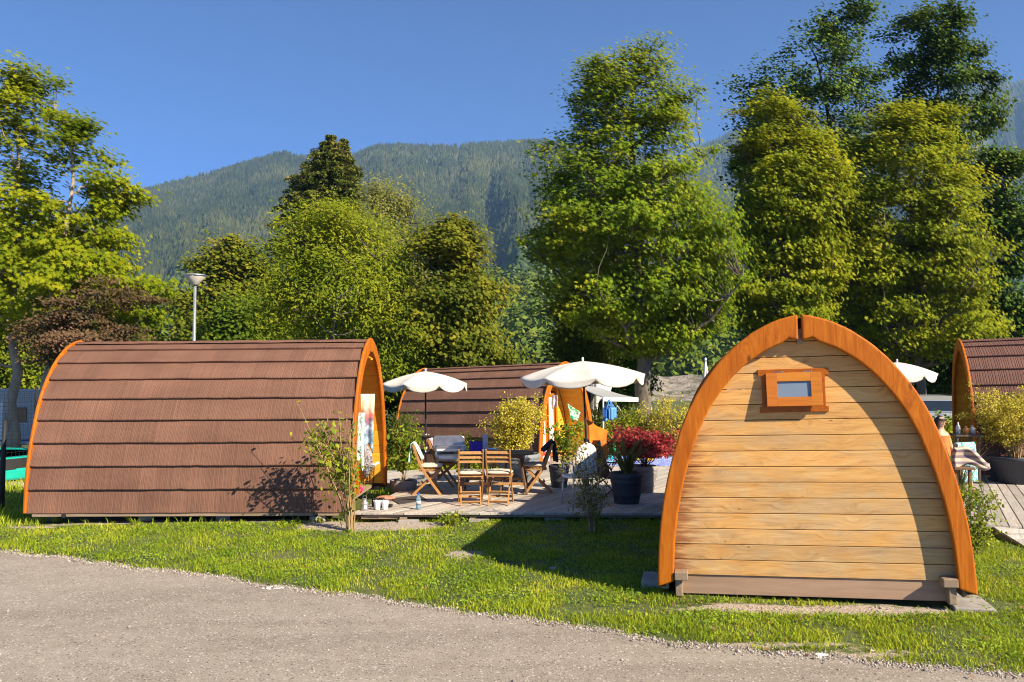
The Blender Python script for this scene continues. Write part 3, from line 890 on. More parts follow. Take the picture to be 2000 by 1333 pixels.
octf = np.array([(0, 1, 4), (1, 2, 4), (2, 3, 4), (3, 0, 4), (1, 0, 5), (2, 1, 5), (3, 2, 5), (0, 3, 5)])
an = g0.uniform(0, 6.28, n_)
V = octv[None] * g0.uniform(0.6, 1.3, (n_, 6, 1)) * sz[:, None, None]
Vx = V[:, :, 0] * np.cos(an)[:, None] - V[:, :, 1] * np.sin(an)[:, None]
Vy = V[:, :, 0] * np.sin(an)[:, None] + V[:, :, 1] * np.cos(an)[:, None]
V = np.stack([Vx + px_[:, None], Vy + py_[:, None], V[:, :, 2] + (gz(px_, py_) + sz * 0.3)[:, None]], -1).reshape(-1, 3)
Fc = (octf[None] + (np.arange(n_) * 6)[:, None, None]).reshape(-1, 3)
tg = NT("gravel_grains")
M_GRAIN = tg.surf(tg.ramp(tg.island(), [(0.0, (0.12, 0.10, 0.085)), (0.45, (0.34, 0.29, 0.24)), (0.85, (0.44, 0.38, 0.32)), (1.0, (0.60, 0.55, 0.49))]), 0.9)
tag(np_mesh('gravel', V, Fc, M_GRAIN), kind='stuff', label='pale gravel grains along the asphalt edge and in bare patches')

# ---------------------------------------------------------------- lawn
def grass_field(name, n, xr, yr, hmin, hmax, w, mat, seed, near_bias=1.3, label=None, dens=None):
    g = np.random.default_rng(seed)
    Y = yr[0] + (yr[1] - yr[0]) * g.uniform(size=n) ** near_bias
    u = g.uniform(-0.95, 0.95, n)
    X = u * Y
    m = (X > xr[0]) & (X < xr[1]) & (Y > yedge(X) - 0.05)
    X, Y = X[m], Y[m]
    a, b = near_local(X, Y)
    m = ~((a > 0.12) & (a < 5) & (np.abs(b) < 1.38))
    m &= ~inside(DECK, X, Y + 0.0) | (Y < 12.5)
    m &= ~(inside(DECK2, X, Y) | inside(RDECK, X, Y))
    m &= ~((X > -7.2) & (X < -2.3) & (Y > 12.42) & (Y < 15.3))
    m &= bare(X, Y) * 1.25 < g.uniform(0.1, 1.0, len(X))
    # clumpy, thinner close to the road
    de = Y - yedge(X)
    m &= g.uniform(size=len(X)) < np.clip(0.25 + de * 2.2, 0, 1)
    X, Y = X[m], Y[m]
    cl = np.array([noise.noise(Vector((x * 2.3, y * 2.3, 5.0))) for x, y in zip(X, Y)])
    m = g.uniform(size=len(X)) < np.clip(0.74 + cl * 1.3, 0.08, 1)
    X, Y, cl = X[m], Y[m], cl[m]
    k = len(X)
    h = g.uniform(hmin, hmax, k) * (1 + 0.45 * cl)
    tall = g.uniform(size=k) > 0.985
    h = np.where(tall, h * 1.9, h)
    th = g.uniform(0, 6.28, k); ln = g.uniform(0.2, 1.1, k) * h
    dx, dy = np.cos(th), np.sin(th)
    ph = th + g.normal(size=k) * 0.6 + 1.57
    sx, sy = np.cos(ph) * w * 0.5, np.sin(ph) * w * 0.5
    z = gz(X, Y) - 0.004
    p0 = np.stack([X - sx, Y - sy, z], -1); p1 = np.stack([X + sx, Y + sy, z], -1)
    mx, my, mz = X + dx * ln * 0.35, Y + dy * ln * 0.35, z + h * 0.62
    p2 = np.stack([mx + sx * 0.7, my + sy * 0.7, mz], -1); p3 = np.stack([mx - sx * 0.7, my - sy * 0.7, mz], -1)
    p4 = np.stack([X + dx * ln, Y + dy * ln, z + h], -1)
    V = np.stack([p0, p1, p2, p3, p4], 1).reshape(-1, 3)
    b0 = np.arange(k) * 5
    F4 = np.stack([b0, b0 + 1, b0 + 2, b0 + 3], 1)
    F4b = np.stack([b0 + 3, b0 + 2, b0 + 4, b0 + 4], 1)
    # triangles only, so every face has one size
    F3 = np.concatenate([F4[:, [0, 1, 2]], F4[:, [0, 2, 3]], F4b[:, [0, 1, 2]]])
    o = np_mesh(name, V, F3, mat)
    return tag(o, label, kind='stuff')
grass_field('grass', 440000, (-12, 11.5), (5.6, 13.2), 0.016, 0.048, 0.0085, L_GRASS, 21, 1.15, 'short yellow green lawn grass between the road and the terrace')
grass_field('grass', 115000, (-18, 12), (12.4, 24), 0.05, 0.13, 0.016, L_GRASS, 22, 1.2, 'longer lawn grass behind the wooden terrace')

g1 = np.random.default_rng(31)
n_ = 190000
Y = 5.6 + 7.2 * g1.uniform(size=n_); X = g1.uniform(-0.9, 0.9, n_) * Y
m = (Y > yedge(X) + 0.12) & (bare(X, Y) < 0.35)
a, b = near_local(X, Y)
m &= ~((a > 0.0) & (a < 5) & (np.abs(b) < 1.5)) & ~(Y > 12.3)
X, Y = X[m], Y[m]
cl = np.array([noise.noise(Vector((x * 1.1, y * 1.6, 15.0))) for x, y in zip(X, Y)])
m = g1.uniform(size=len(X)) < np.clip(0.48 + cl * 1.7, 0.05, 1)
X, Y = X[m], Y[m]
C = np.stack([X, Y, gz(X, Y) + g1.uniform(0.012, 0.045, len(X))], -1)
V, Fq = leaves(C, g1.uniform(0.014, 0.034, len(X)), np.array([0, -0.1, 1.0]) + g1.normal(size=C.shape) * 0.4, g1, LEAF6)
tag(np_mesh('clover', V, Fq, L_CLOVER), kind='stuff', label='broad leaved clover and weeds growing through the lawn')

# dry leaves and straw fallen on the lawn
g2 = np.random.default_rng(77)
n_ = 2600
Y = 5.6 + 7.0 * g2.uniform(size=n_); X = g2.uniform(-0.68, 0.68, n_) * Y
m = (Y > yedge(X) - 0.25) & (Y < 12.2); a, b = near_local(X, Y); m &= ~((a > -0.05) & (a < 5) & (np.abs(b) < 1.5))
cl = np.array([noise.noise(Vector((x * 0.8, y * 0.9, 33.0))) for x, y in zip(X, Y)])
m &= g2.uniform(size=n_) < np.clip(0.35 + cl * 1.4, 0.05, 1)
X, Y = X[m], Y[m]
C = np.stack([X, Y, gz(X, Y) + g2.uniform(0.01, 0.04, len(X))], -1)
V, Fq = leaves(C, g2.uniform(0.02, 0.055, len(X)), np.array([0, -0.1, 1.0]) + g2.normal(size=C.shape) * 0.4, g2, LEAF6)
L_DRY = leafmat("dry_fallen_leaves", (0.10, 0.055, 0.025), (0.24, 0.14, 0.06), (0.45, 0.32, 0.13), 2.0, 0.15)
tag(np_mesh('leaves', V, Fq, L_DRY), kind='stuff', label='dry brown leaves fallen on the lawn and road edge')

# broad weeds standing up from the lawn edge
for k, (x, y, s) in enumerate([(620, 1020, 0.16), (870, 1030, 0.0), (1165, 1030, 0.13), (1545, 1213, 0.10), (265, 1024, 0.15), (110, 1020, 0.14), (1830, 1100, 0.0), (1390, 1185, 0.0)]):
    if s:
        make_strap_plant('grass_tuft', ['bright grass tuft at the foot of the straggly shrub by the left cabin', '', 'broad leaved weed tuft in front of the terrace shade', 'pale lettuce like weed between gravel and road before the near cabin',
                                        'tuft of weeds under the beam of the left cabin', 'small weed tuft at the left end of the left cabin beam', '', ''][k], on(x, y), L_GRASS, 34, s, s * 0.9, 0.014, 60 + k, 'weed')

# ---------------------------------------------------------------- hills
def hill(name, table, y0, y1, mat, nu=260, nv=70, power=1.1, amp=0.1, fu=7.0, seed=0.0, back=0.25, ushift=0):
    px = np.linspace(table[0][0], table[-1][0], nu)
    py = np.interp(px, [a for a, _ in table], [b for _, b in table])
    U = (px - CX) / F_PX
    vv = np.concatenate([np.linspace(0, 1, nv), [1.0 + back]])
    zr = np.array([at(a, b, y1).z for a, b in zip(px, py)])
    Z = np.zeros((len(vv), nu)); Yg = np.zeros_like(Z)
    for j, v in enumerate(vv):
        for i in range(nu):
            w = math.sin(math.pi * min(v, 1.0)) ** 0.7
            nz = noise.fractal(Vector((U[i] * fu * 2.2 + seed, v * 1.3, seed)), 1.0, 2.1, 4)
            rg = abs(noise.noise(Vector((U[i] * fu * 3.2 + v * 0.5 + seed, v * 0.9, 3.0 + seed))))
            s = v ** power if v <= 1 else 1.0 - (v - 1) * 1.2
            Z[j, i] = -8 + (zr[i] + 8) * s + zr[i] * amp * w * (nz * 0.7 + rg * 0.9 - 0.25)
            Yg[j, i] = y0 + (y1 - y0) * v
    X = U[None, :] * Yg
    ii = (np.arange(len(vv) - 1)[:, None] * nu + np.arange(nu - 1)[None, :]).ravel()
    o = np_mesh(name, np.stack([X, Yg, Z], -1).reshape(-1, 3), np.stack([ii, ii + 1, ii + 1 + nu, ii + nu], 1), mat, smooth=True)
    tag(o, kind='structure')
    def sample(u, v):
        fi = np.clip((u - U[0]) / (U[-1] - U[0]) * (nu - 1), 0, nu - 1.001); fj = np.clip(v * (nv - 1), 0, nv - 1.001)
        i0, j0 = fi.astype(int), fj.astype(int); a, b = fi - i0, fj - j0
        z = Z[j0, i0] * (1 - a) * (1 - b) + Z[j0, i0 + 1] * a * (1 - b) + Z[j0 + 1, i0] * (1 - a) * b + Z[j0 + 1, i0 + 1] * a * b
        y = y0 + (y1 - y0) * v
        return u * y, y, z
    return sample, U[0], U[-1]

def slope_mat(name, soil, meadow, rock=None, rock_lo=0.62):
    t = NT(name)
    v = t.coord()
    n = t.noise(v, 0.006, 5, 0.6)
    c = t.mix(t.val(n, 0.4, 0.6), soil, meadow)
    if rock:
        r = t.noise(t.coord((1, 1, 2.2)), 0.004, 6, 0.7, 0.6)
        c = t.mix(t.val(r, rock_lo, rock_lo + 0.05), c, rock)
    return t.surf(c, 0.95)

def forest(name, samp, u0, u1, n, hmin, hmax, mats, seed, label, meadow=None, blob=False, vmin=0.0, wk=0.24):
    g = np.random.default_rng(seed)
    u = g.uniform(u0, u1, n); v = vmin + (1 - vmin) * g.uniform(size=n) ** 0.85
    if meadow is not None:
        m = meadow(u, v, g); u, v = u[m], v[m]
    X, Y, Z = samp(u, v)
    k = len(u)
    h = g.uniform(hmin, hmax, k)
    if not blob:
        w = h * g.uniform(wk * 0.75, wk * 1.25, k)
        a = (np.arange(5) / 5 * 2 * math.pi)[None, :] + g.uniform(0, 6, k)[:, None]
        ring = np.stack([X[:, None] + np.cos(a) * w[:, None], Y[:, None] + np.sin(a) * w[:, None], np.repeat((Z - h * 0.1)[:, None], 5, 1)], -1)
        tip = np.stack([X + g.normal(size=k) * 0.3, Y, Z + h], -1)[:, None]
        V = np.concatenate([ring, tip], 1).reshape(-1, 3)
        f = np.array([(0, 1, 5), (1, 2, 5), (2, 3, 5), (3, 4, 5), (4, 0, 5)])
        Fc = (f[None] + (np.arange(k) * 6)[:, None, None]).reshape(-1, 3)
    else:
        w = h * g.uniform(0.38, 0.58, k)
        V = octv[None] * g.uniform(0.75, 1.25, (k, 6, 1))
        V = np.stack([X[:, None] + V[:, :, 0] * w[:, None], Y[:, None] + V[:, :, 1] * w[:, None], Z[:, None] + h[:, None] * 0.45 + V[:, :, 2] * h[:, None] * 0.6], -1).reshape(-1, 3)
        Fc = (octf[None] + (np.arange(k) * 6)[:, None, None]).reshape(-1, 3)
    o = np_mesh(name, V, Fc, mats)
    return tag(o, label, kind='stuff')

def far_leaf(name, a, b, c):
    t = NT(name)
    n = t.noise(t.coord(), 0.004, 4, 0.6)
    f = t.math('ADD', t.math('MULTIPLY', t.island(), 0.5), t.val(n, 0.3, 0.7, 0, 0.5))
    return t.surf(t.ramp(f, [(0.1, a), (0.5, b), (0.95, c)]), 0.9, Specular_IOR_Level=0.1)
M_CONIF = far_leaf("distant_conifers", (0.018, 0.030, 0.013), (0.052, 0.070, 0.025), (0.14, 0.14, 0.05))
M_BROAD = far_leaf("distant_broadleaf", (0.03, 0.055, 0.014), (0.065, 0.10, 0.024), (0.13, 0.15, 0.04))
M_SLOPE = slope_mat("mountain_slope", (0.11, 0.13, 0.04), (0.18, 0.22, 0.055))
M_SLOPE2 = slope_mat("limestone_mountain", (0.035, 0.05, 0.022), (0.06, 0.08, 0.03), (0.34, 0.31, 0.27), 0.60)

T_MAIN = [(-500, 560), (-200, 520), (0, 470), (200, 402), (320, 364), (380, 350), (442, 334), (500, 316), (549, 303), (575, 311), (630, 318), (690, 306), (742, 289), (801, 290), (875, 292), (949, 286), (1041, 282), (1130, 286),
          (1230, 302), (1340, 330), (1450, 380), (1600, 440), (1800, 500), (2000, 545), (2300, 590)]
samp, ua, ub = hill('mountain', T_MAIN, 600, 2200, M_SLOPE, amp=0.11)
def meadow_main(u, v, g):
    px = u * F_PX + CX
    nn = np.array([noise.noise(Vector((a * 34, b * 9, 2.0))) + 0.5 * noise.noise(Vector((a * 80, b * 24, 7.0))) for a, b in zip(u, v)])
    top = ((px > 735) & (px < 1120)).astype(float) * np.exp(-((v - 0.90) / 0.06) ** 2)
    ch = np.array([abs(noise.noise(Vector((a * 26, b * 1.5, 11.0)))) for a in u for b in (0,)])
    chute = ((px > 770) & (px < 1080) & (v > 0.45) & (v < 0.92) & (ch < 0.022 * (v - 0.4) * 2))
    open_ = (nn + top * 1.35 > 0.80) | (nn > 0.66) | chute
    spots = ((np.abs(px - 345) < 14) & (np.abs(v - 0.47) < 0.012)) | ((np.abs(px - 955) < 22) & (np.abs(v - 0.585) < 0.006))
    return ~((open_ & (g.uniform(size=len(u)) > 0.22)) | spots)
forest('forest', samp, ua * 0.82, ub * 0.75, 125000, 10, 20, M_CONIF, 41, 'dark conifer forest covering the long mountain', meadow_main, False, 0.28, 0.26)
forest('forest', samp, ua * 0.82, ub * 0.75, 30000, 10, 17, M_BROAD, 42, 'lighter broadleaf woods on the lower mountain slope', lambda u, v, g: (v < 0.62) & (g.uniform(size=len(u)) < 1.1 - v * 1.5), True)
T_RIGHT = [(1150, 430), (1300, 330), (1430, 262), (1520, 250), (1600, 232), (1720, 215), (1850, 190), (1930, 166), (1960, 160), (2000, 164), (2100, 150), (2300, 140)]
samp2, ua2, ub2 = hill('mountain', T_RIGHT, 1500, 2900, M_SLOPE2, 200, 60, 1.15, 0.14, 8.0, 5.0)
def meadow_r(u, v, g):
    nn = np.array([noise.fractal(Vector((a * 22, b * 7, 4.0)), 1.0, 2.0, 3) for a, b in zip(u, v)])
    return nn < 0.30
forest('forest', samp2, ua2, ub2 * 0.92, 45000, 14, 26, M_CONIF, 43, 'blue green forest on the far limestone mountain', meadow_r)
T_FOOT = [(-500, 680), (0, 655), (300, 640), (500, 625), (700, 604), (850, 577), (956, 562), (1060, 574), (1200, 590), (1330, 592), (1420, 560), (1540, 556), (1700, 566), (1850, 572), (2000, 586), (2200, 600), (2500, 610)]
samp3, ua3, ub3 = hill('hills', T_FOOT, 190, 430, M_SLOPE, 200, 40, 0.9, 0.16, 9.0, 9.0)
def hole3(u, v, g):
    px = u * F_PX + CX
    return ~((px > 1900) & (v > 0.25) & (v < 0.75))
# nearer wooded foothill: crowns of leaf clumps
def leafy_wood(name, samp, u0, u1, n, hmin, hmax, mat, seed, label, per=46, size=1.3, filt=None):
    g = np.random.default_rng(seed)
    u = g.uniform(u0, u1, n); v = g.uniform(0.02, 1, n)
    if filt is not None:
        m = filt(u, v, g); u, v = u[m], v[m]
    X, Y, Z = samp(u, v); k = len(u)
    h = g.uniform(hmin, hmax, k)
    O = unit(g.normal(size=(k * per, 3))).reshape(k, per, 3) * g.uniform(0.7, 1.05, (k, per, 1))
    C = np.stack([X, Y, Z + h * 0.5], -1)[:, None] + O * np.stack([h * 0.36, h * 0.36, h * 0.52], -1)[:, None]
    Nn = O * 1.0 + np.array([0, 0, 0.3]) + g.normal(size=O.shape) * 0.45
    V, Fq = leaves(C.reshape(-1, 3), size * g.uniform(0.7, 1.3, k * per), Nn.reshape(-1, 3), g)
    return tag(np_mesh(name, V, Fq, mat), label, kind='stuff')
M_FOOT = far_leaf("foothill_leaves", (0.045, 0.085, 0.012), (0.10, 0.15, 0.018), (0.22, 0.23, 0.035))
leafy_wood('forest', samp3, ua3 * 0.75, ub3 * 0.72, 2600, 9, 17, M_FOOT, 51, 'mixed green wood on the near foothill', 52, 1.7, hole3)

# pale quarry bank glimpsed beside the big sycamore
t = NT("pale_rock_bank")
f = t.noise(t.coord((1, 1, 2)), 0.35, 6, 0.7, 0.8)
M_BANK = t.surf(t.ramp(f, [(0.38, (0.07, 0.08, 0.035)), (0.48, (0.26, 0.22, 0.165)), (0.66, (0.42, 0.37, 0.30))]), 0.95, t.bump(f, 1.0, 1.2))
mb = MB()
c0 = at(1350, 735, 95)
mb.grid(lambda u, v: (c0.x - 26 + 52 * u, 95 - 6 * (1 - v) + 14 * v, -1.5 + (4.1 + 1.6 * math.sin(u * 5 + 1) + 1.8 * noise.noise(Vector((u * 9, v * 4, 1)))) * math.sin(math.pi * u) ** 0.5 * (1 - (1 - v) ** 1.7)), 60, 16)
mb.grid(lambda u, v: (c0.x - 26 + 52 * u, 109 + 30 * v, -1.5 + (4.1 + 1.6 * math.sin(u * 5 + 1) + 1.8 * noise.noise(Vector((u * 9, 4, 1)))) * math.sin(math.pi * u) ** 0.5 * (1 - v)), 60, 4)
tag(mb.build('bank', M_BANK, smooth=True), kind='structure')

# ---------------------------------------------------------------- air
HAZE_D = 0.00015
mb = MB()
mb.box((0, 1640, 530), (7400, 4100, 1180))
t = NT("mountain_haze")
pv = t.n('VolumePrincipled', {'Color': (0.34, 0.59, 0.95, 1), 'Density': HAZE_D, 'Anisotropy': 0.1})
t.t.links.new(pv.outputs[0], t.out.inputs['Volume'])
hz = mb.build('haze', t.mat)
tag(hz, kind='stuff', label='thin blue morning haze filling the valley')
# ---------------------------------------------------------------- sleeping pods
PROF = [(1.469, 0.10), (1.466, 0.20), (1.46, 0.33), (1.442, 0.57), (1.415, 0.784), (1.377, 0.998), (1.329, 1.21), (1.267, 1.427), (1.198, 1.64), (1.118, 1.83), (1.027, 2.0), (0.925, 2.153), (0.80, 2.31), (0.649, 2.46), (0.452, 2.605), (0.282, 2.69), (0.15, 2.735), (0.02, 2.762)]
_pa = np.array(PROF) * np.array([1.0, 1.012])
_sl = np.concatenate([[0], np.cumsum(np.linalg.norm(np.diff(_pa, axis=0), axis=1))])
ARC = float(_sl[-1])
def prof(s, off=0.0):
    """half arch outline: s metres up from the foot, off metres inwards"""
    s = min(max(s, 0.0), ARC)
    e = 0.06
    p = np.array([np.interp(s, _sl, _pa[:, 0]), np.interp(s, _sl, _pa[:, 1])])
    a = np.array([np.interp(max(s - e, 0), _sl, _pa[:, 0]), np.interp(max(s - e, 0), _sl, _pa[:, 1])])
    b = np.array([np.interp(min(s + e, ARC), _sl, _pa[:, 0]), np.interp(min(s + e, ARC), _sl, _pa[:, 1])])
    d = (b - a) / np.linalg.norm(b - a)
    n = np.array([d[1], -d[0]])          # outwards
    q = p - n * off
    return max(q[0], 0.0), q[1]
def half_width(z, off=0.0):
    """half width of the arch at height z"""
    ss = np.linspace(0, ARC, 160)
    P = np.array([prof(s, off) for s in ss])
    o = np.argsort(P[:, 1])
    return float(np.interp(z, P[o, 1], P[o, 0]))

def arch_boards(root, x0, x1, gap=0.02, mat=None):
    """the two bent halves of an arch board"""
    for sgn in (1, -1):
        mb = MB()
        outer, inner = [], []
        N = 40
        for i in range(N + 1):
            s = ARC * i / N
            w = 0.160 + 0.082 * (i / N) ** 2.2
            y, z = prof(s, 0.0); yi, zi = prof(s, w)
            y = max(y, gap); 
            if i < 2: zi += 0.06 * (2 - i) / 2; 
            outer.append((y, z)); inner.append((max(yi, gap), zi))
        # ends that meet at the top: a small downward lip
        top = outer[-1]
        outer[-1] = (gap, top[1]); inner[-1] = (gap, top[1] - 0.255)
        k = N
        for j in range(1, 5):
            t_ = j / 5
            yy, zz = inner[k - j]
            if yy < 0.14: inner[k - j] = (max(yy, gap + 0.02 * j), top[1] - 0.255 + 0.028 * (1 - math.cos(min(1, yy / 0.14) * math.pi)) / 1.0 * 0.5 + 0.0)
        pts = outer + inner[::-1]
        n = len(outer)
        vs, fs = [], []
        for xx in (x0, x1):
            for a, b in outer: vs.append((xx, sgn * a, b))
            for a, b in inner: vs.append((xx, sgn * a, b))
        for i in range(n - 1):
            fs.append((i, i + 1, n + i + 1, n + i))
            fs.append((2 * n + i, 3 * n + i, 3 * n + i + 1, 2 * n + i + 1))
            fs.append((i, 2 * n + i, 2 * n + i + 1, i + 1))
            fs.append((n + i, n + i + 1, 3 * n + i + 1, 3 * n + i))
        fs.append((0, n, 3 * n, 2 * n)); fs.append((n - 1, 3 * n - 1, 4 * n - 1, 2 * n - 1))
        mb.add(vs, fs)
        o = mb.build('arch_board', mat or M_GLAZE, root, bevel=0.018, seg=3)
        bm_fix(o)
    return

def bm_fix(o):
    import bmesh
    bm = bmesh.new(); bm.from_mesh(o.data)
    bmesh.ops.recalc_face_normals(bm, faces=bm.faces)
    bm.to_mesh(o.data); bm.free()

def roof(root, L, mat, seed=0, courses=9):
    g = np.random.default_rng(seed)
    me_v, me_f, uvs = [], [], []
    nx = 40
    xs_ = np.linspace(0.05, L - 0.05, nx + 1)
    s0, s1 = 0.0, ARC - 0.10
    ex = (s1 - s0) / courses
    for sgn in (1, -1):
        for c in range(courses):
            a = s0 + ex * c
            rows = [(a, 0.075, 0.02), (a, 0.026, 0.0), (a + 0.012, 0.018, 0.012), (a + ex * 0.33, 0.033, ex * 0.33), (a + ex * 0.66, 0.047, ex * 0.66), (a + ex, 0.060, ex)]
            base = len(me_v)
            jit = [noise.noise(Vector((x * 1.3, c * 5.1 + sgn, seed))) * 0.007 + (g.normal() * 0.002) for x in xs_]
            stp = [0.004 * ((int((x + c * 0.67) / 1.25)) % 2) for x in xs_]
            for r, (s, off, vv) in enumerate(rows):
                for i, x in enumerate(xs_):
                    k = 1.0 if r in (1, 2) else 0.3
                    y, z = prof(max(s + (jit[i] if r < 3 else 0), 0), off - stp[i] * k)
                    me_v.append((x, sgn * y, z)); uvs.append((x + 0.31 * c + (20 if sgn < 0 else 0), c + 0.03 + 0.94 * vv / ex))
            w = nx + 1
            for r in range(len(rows) - 1):
                for i in range(nx):
                    q = (base + r * w + i, base + r * w + i + 1, base + (r + 1) * w + i + 1, base + (r + 1) * w + i)
                    me_f.append(q if sgn < 0 else q[::-1])
    # ridge cap
    base = len(me_v)
    ring = [prof(ARC - 0.20, 0.030), prof(ARC - 0.185, 0.012), prof(ARC - 0.09, 0.016), (0.0, 2.757)]
    full = [(-a, b) for a, b in ring] + [(a, b) for a, b in ring[-2::-1]]
    for r, (y, z) in enumerate(full):
        for i, x in enumerate(xs_):
            seg = int((x + 0.2) / 0.42)
            me_v.append((x, y * (1 + 0.02 * (seg % 2)), z + 0.004 * (seg % 2))); uvs.append((x, 30 + 0.05 + 0.12 * r))
    w = nx + 1
    for r in range(len(full) - 1):
        for i in range(nx):
            me_f.append((base + r * w + i, base + r * w + i + 1, base + (r + 1) * w + i + 1, base + (r + 1) * w + i))
    me = bpy.data.meshes.new('roof')
    me.from_pydata(me_v, [], me_f)
    me.materials.append(mat)
    ul = me.uv_layers.new(name='UVMap')
    li = np.zeros(len(me.loops), dtype=np.int32); me.loops.foreach_get('vertex_index', li)
    ul.data.foreach_set('uv', np.array(uvs, dtype=np.float32)[li].ravel())
    me.update()
    o = bpy.data.objects.new('roof', me); col.objects.link(o); o.parent = root
    bm_fix_keep(o)
    return o
def bm_fix_keep(o):
    pass

def plank_wall(name, root, x0, x1, z0, mat, ph=0.154, off=0.07, holes=None, top=2.66):
    """horizontal boards filling the arch between x0 and x1; holes: (ylo, yhi, zhi) door opening"""
    mb = MB(); z = z0
    while z < top - 0.02:
        zt = min(z + ph - 0.006, top)
        zz = np.linspace(z, zt, 5)
        hw = [half_width(q, off) for q in zz]
        spans = [(-1, 1)] if not (holes and z < holes[2] - 0.02) else [(-1, holes[0]), (holes[1], 1)]
        for lo, hi in spans:
            left = [(-h if lo == -1 else lo, q) for h, q in zip(hw, zz)]
            right = [(h if hi == 1 else hi, q) for h, q in zip(hw, zz)]
            poly = left + right[::-1]
            mb.prism(poly, lambda a, b, t: (t, a, b), x0, x1)
        z += ph
    o = mb.build(name, mat, root, bevel=0.004, seg=2)
    bm_fix(o)
    return o

def vault(root, x0, x1, mat, off=0.11):
    """inner lining boards of the roof, seen inside the porch"""
    mb = MB(); n = 22
    for sgn in (1, -1):
        for i in range(n):
            a, b = 0.08 + (ARC - 0.14) * i / n, 0.08 + (ARC - 0.14) * (i + 1) / n - 0.004
            p0, p1, q0, q1 = prof(a, off), prof(b, off), prof(a, off - 0.02), prof(b, off - 0.02)
            pts = [p0, p1, q1, q0]
            mb.prism(pts, lambda yy, zz, t, s=sgn: (t, s * yy, zz), x0, x1)
    o = mb.build('lining', mat, root)
    bm_fix(o)

def base_frame(root, L, blocks=True):
    for sgn in (1, -1):
        b = MB().box((L / 2 - 0.0, sgn * 1.40, 0.085), (L - 0.25, 0.07, 0.062)); b.build('floor_beam', M_BEAM, root, bevel=0.005)
    MB().box((L / 2, 0, 0.14), (L - 0.5, 2.76, 0.05)).build('floor', M_BEAM, root)

def front_end(root, L, rec=0.95, door_open=True, curtain=False):
    """recessed front wall with its double door under the porch"""
    xw = L - rec
    plank_wall('front_wall', root, xw - 0.05, xw, 0.18, M_LINING, 0.154, 0.135, (-0.62, 0.62, 2.0), 2.6)
    vault(root, xw, L - 0.055, M_LINING)
    MB().box((xw + 0.20, 0, 0.165), (0.40, 2.62, 0.04)).build('porch_floor', M_BEAM, root, bevel=0.004)
    fr = MB()
    for y in (-0.65, 0.65): fr.box((xw + 0.01, y, 1.10), (0.09, 0.09, 1.82))
    fr.box((xw + 0.01, 0, 2.045), (0.09, 1.39, 0.08))
    f = fr.build('door_frame', M_GLAZE_DK, root, bevel=0.005)
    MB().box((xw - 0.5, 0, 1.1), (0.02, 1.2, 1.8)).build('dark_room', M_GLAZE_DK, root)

# ---- near pod, seen from its rear end
pod = thing('camping_pod', 'arched wooden camping cabin turned rear end on, pale plank wall with small flap window', 'cabin', NP_C, rot=(-R(1.6), 0, R(90) - YAW_N))
L = NP_L
roof(pod, L, M_ROOF, 1)
arch_boards(pod, -0.0, 0.075, 0.018)
arch_boards(pod, L - 0.08, L, 0.022)
plank_wall('end_wall', pod, 0.125, 0.175, 0.205, M_WALL, 0.1555, 0.06)
base_frame(pod, L)
MB().box((0.165, 0, 0.105), (0.045, 2.52, 0.19)).build('skirt_board', M_SKIRT, pod, bevel=0.005)
for s in (1, -1):
    br = MB().box((0.065, s * 1.235, 0.215), (0.17, 0.13, 0.08)); br.build('floor_bracket', M_BEAM, pod, bevel=0.008)
    MB().box((0.10, s * 1.262, 0.085), (0.12, 0.07, 0.165)).build('bracket_post', M_BEAM, pod, bevel=0.008)
MB().bar((0.07, 0, 2.58), (L - 0.07, 0, 2.58), 0.05, 0.14).build('ridge_beam', M_BEAM, pod)
front_end(pod, L)
# flap window: backing board with ears, sash hinged at its top and propped open
WX, WZ, WY = 0.125, 2.035, 0.075
backing = []
outline = [(-0.335, 0.225), (0.335, 0.225), (0.335, 0.155), (0.30, 0.155), (0.30, -0.15), (0.325, -0.15), (0.325, -0.205), (-0.325, -0.205), (-0.325, -0.15), (-0.30, -0.15), (-0.30, 0.155), (-0.335, 0.155)]
mb = MB(); mb.prism(outline, lambda a, b, t: (WX - t, WY - 0.0 - a, WZ + b), 0.0, 0.022)
win = mb.build('window', M_GLAZE_DK, pod, bevel=0.004); bm_fix(win)
def sash_pt(a, b, t):
    """a across, b down from the hinge, t out of the sash plane"""
    an = R(9)
    return (WX - 0.026 - b * math.sin(an) - t * math.cos(an), WY - a, WZ + 0.185 - b * math.cos(an) + t * math.sin(an))
sh = MB()
W2, H2, ow, oh, oc = 0.262, 0.335, 0.158, 0.158, 0.168
bars = [(-W2, -W2 + 0.104, 0, H2), (W2 - 0.104, W2, 0, H2), (-W2 + 0.104, W2 - 0.104, 0, 0.088), (-W2 + 0.104, W2 - 0.104, H2 - 0.09, H2)]
for a0, a1, b0, b1 in bars:
    sh.prism([(a0, b0), (a1, b0), (a1, b1), (a0, b1)], sash_pt, 0.0, 0.032)
so = sh.build('sash', wood("cherry_glazed_sash", [(0.33, 0.095, 0.010), (0.45, 0.14, 0.014), (0.53, 0.185, 0.022)], 1, 0.5, 0.8, 0.05, 0.08), win, bevel=0.002); bm_fix(so)
pn = MB(); pn.prism([(-W2 + 0.10, 0.084), (W2 - 0.10, 0.084), (W2 - 0.10, H2 - 0.086), (-W2 + 0.10, H2 - 0.086)], sash_pt, 0.006, 0.012)
pn = pn.build('pane', M_PANE, win)
for a in (-0.155, 0.115):
    h = MB(); h.box((WX - 0.036, WY - a - 0.02, WZ + 0.196), (0.016, 0.085, 0.011)); h.build('hinge', M_STEEL, win, bevel=0.003)

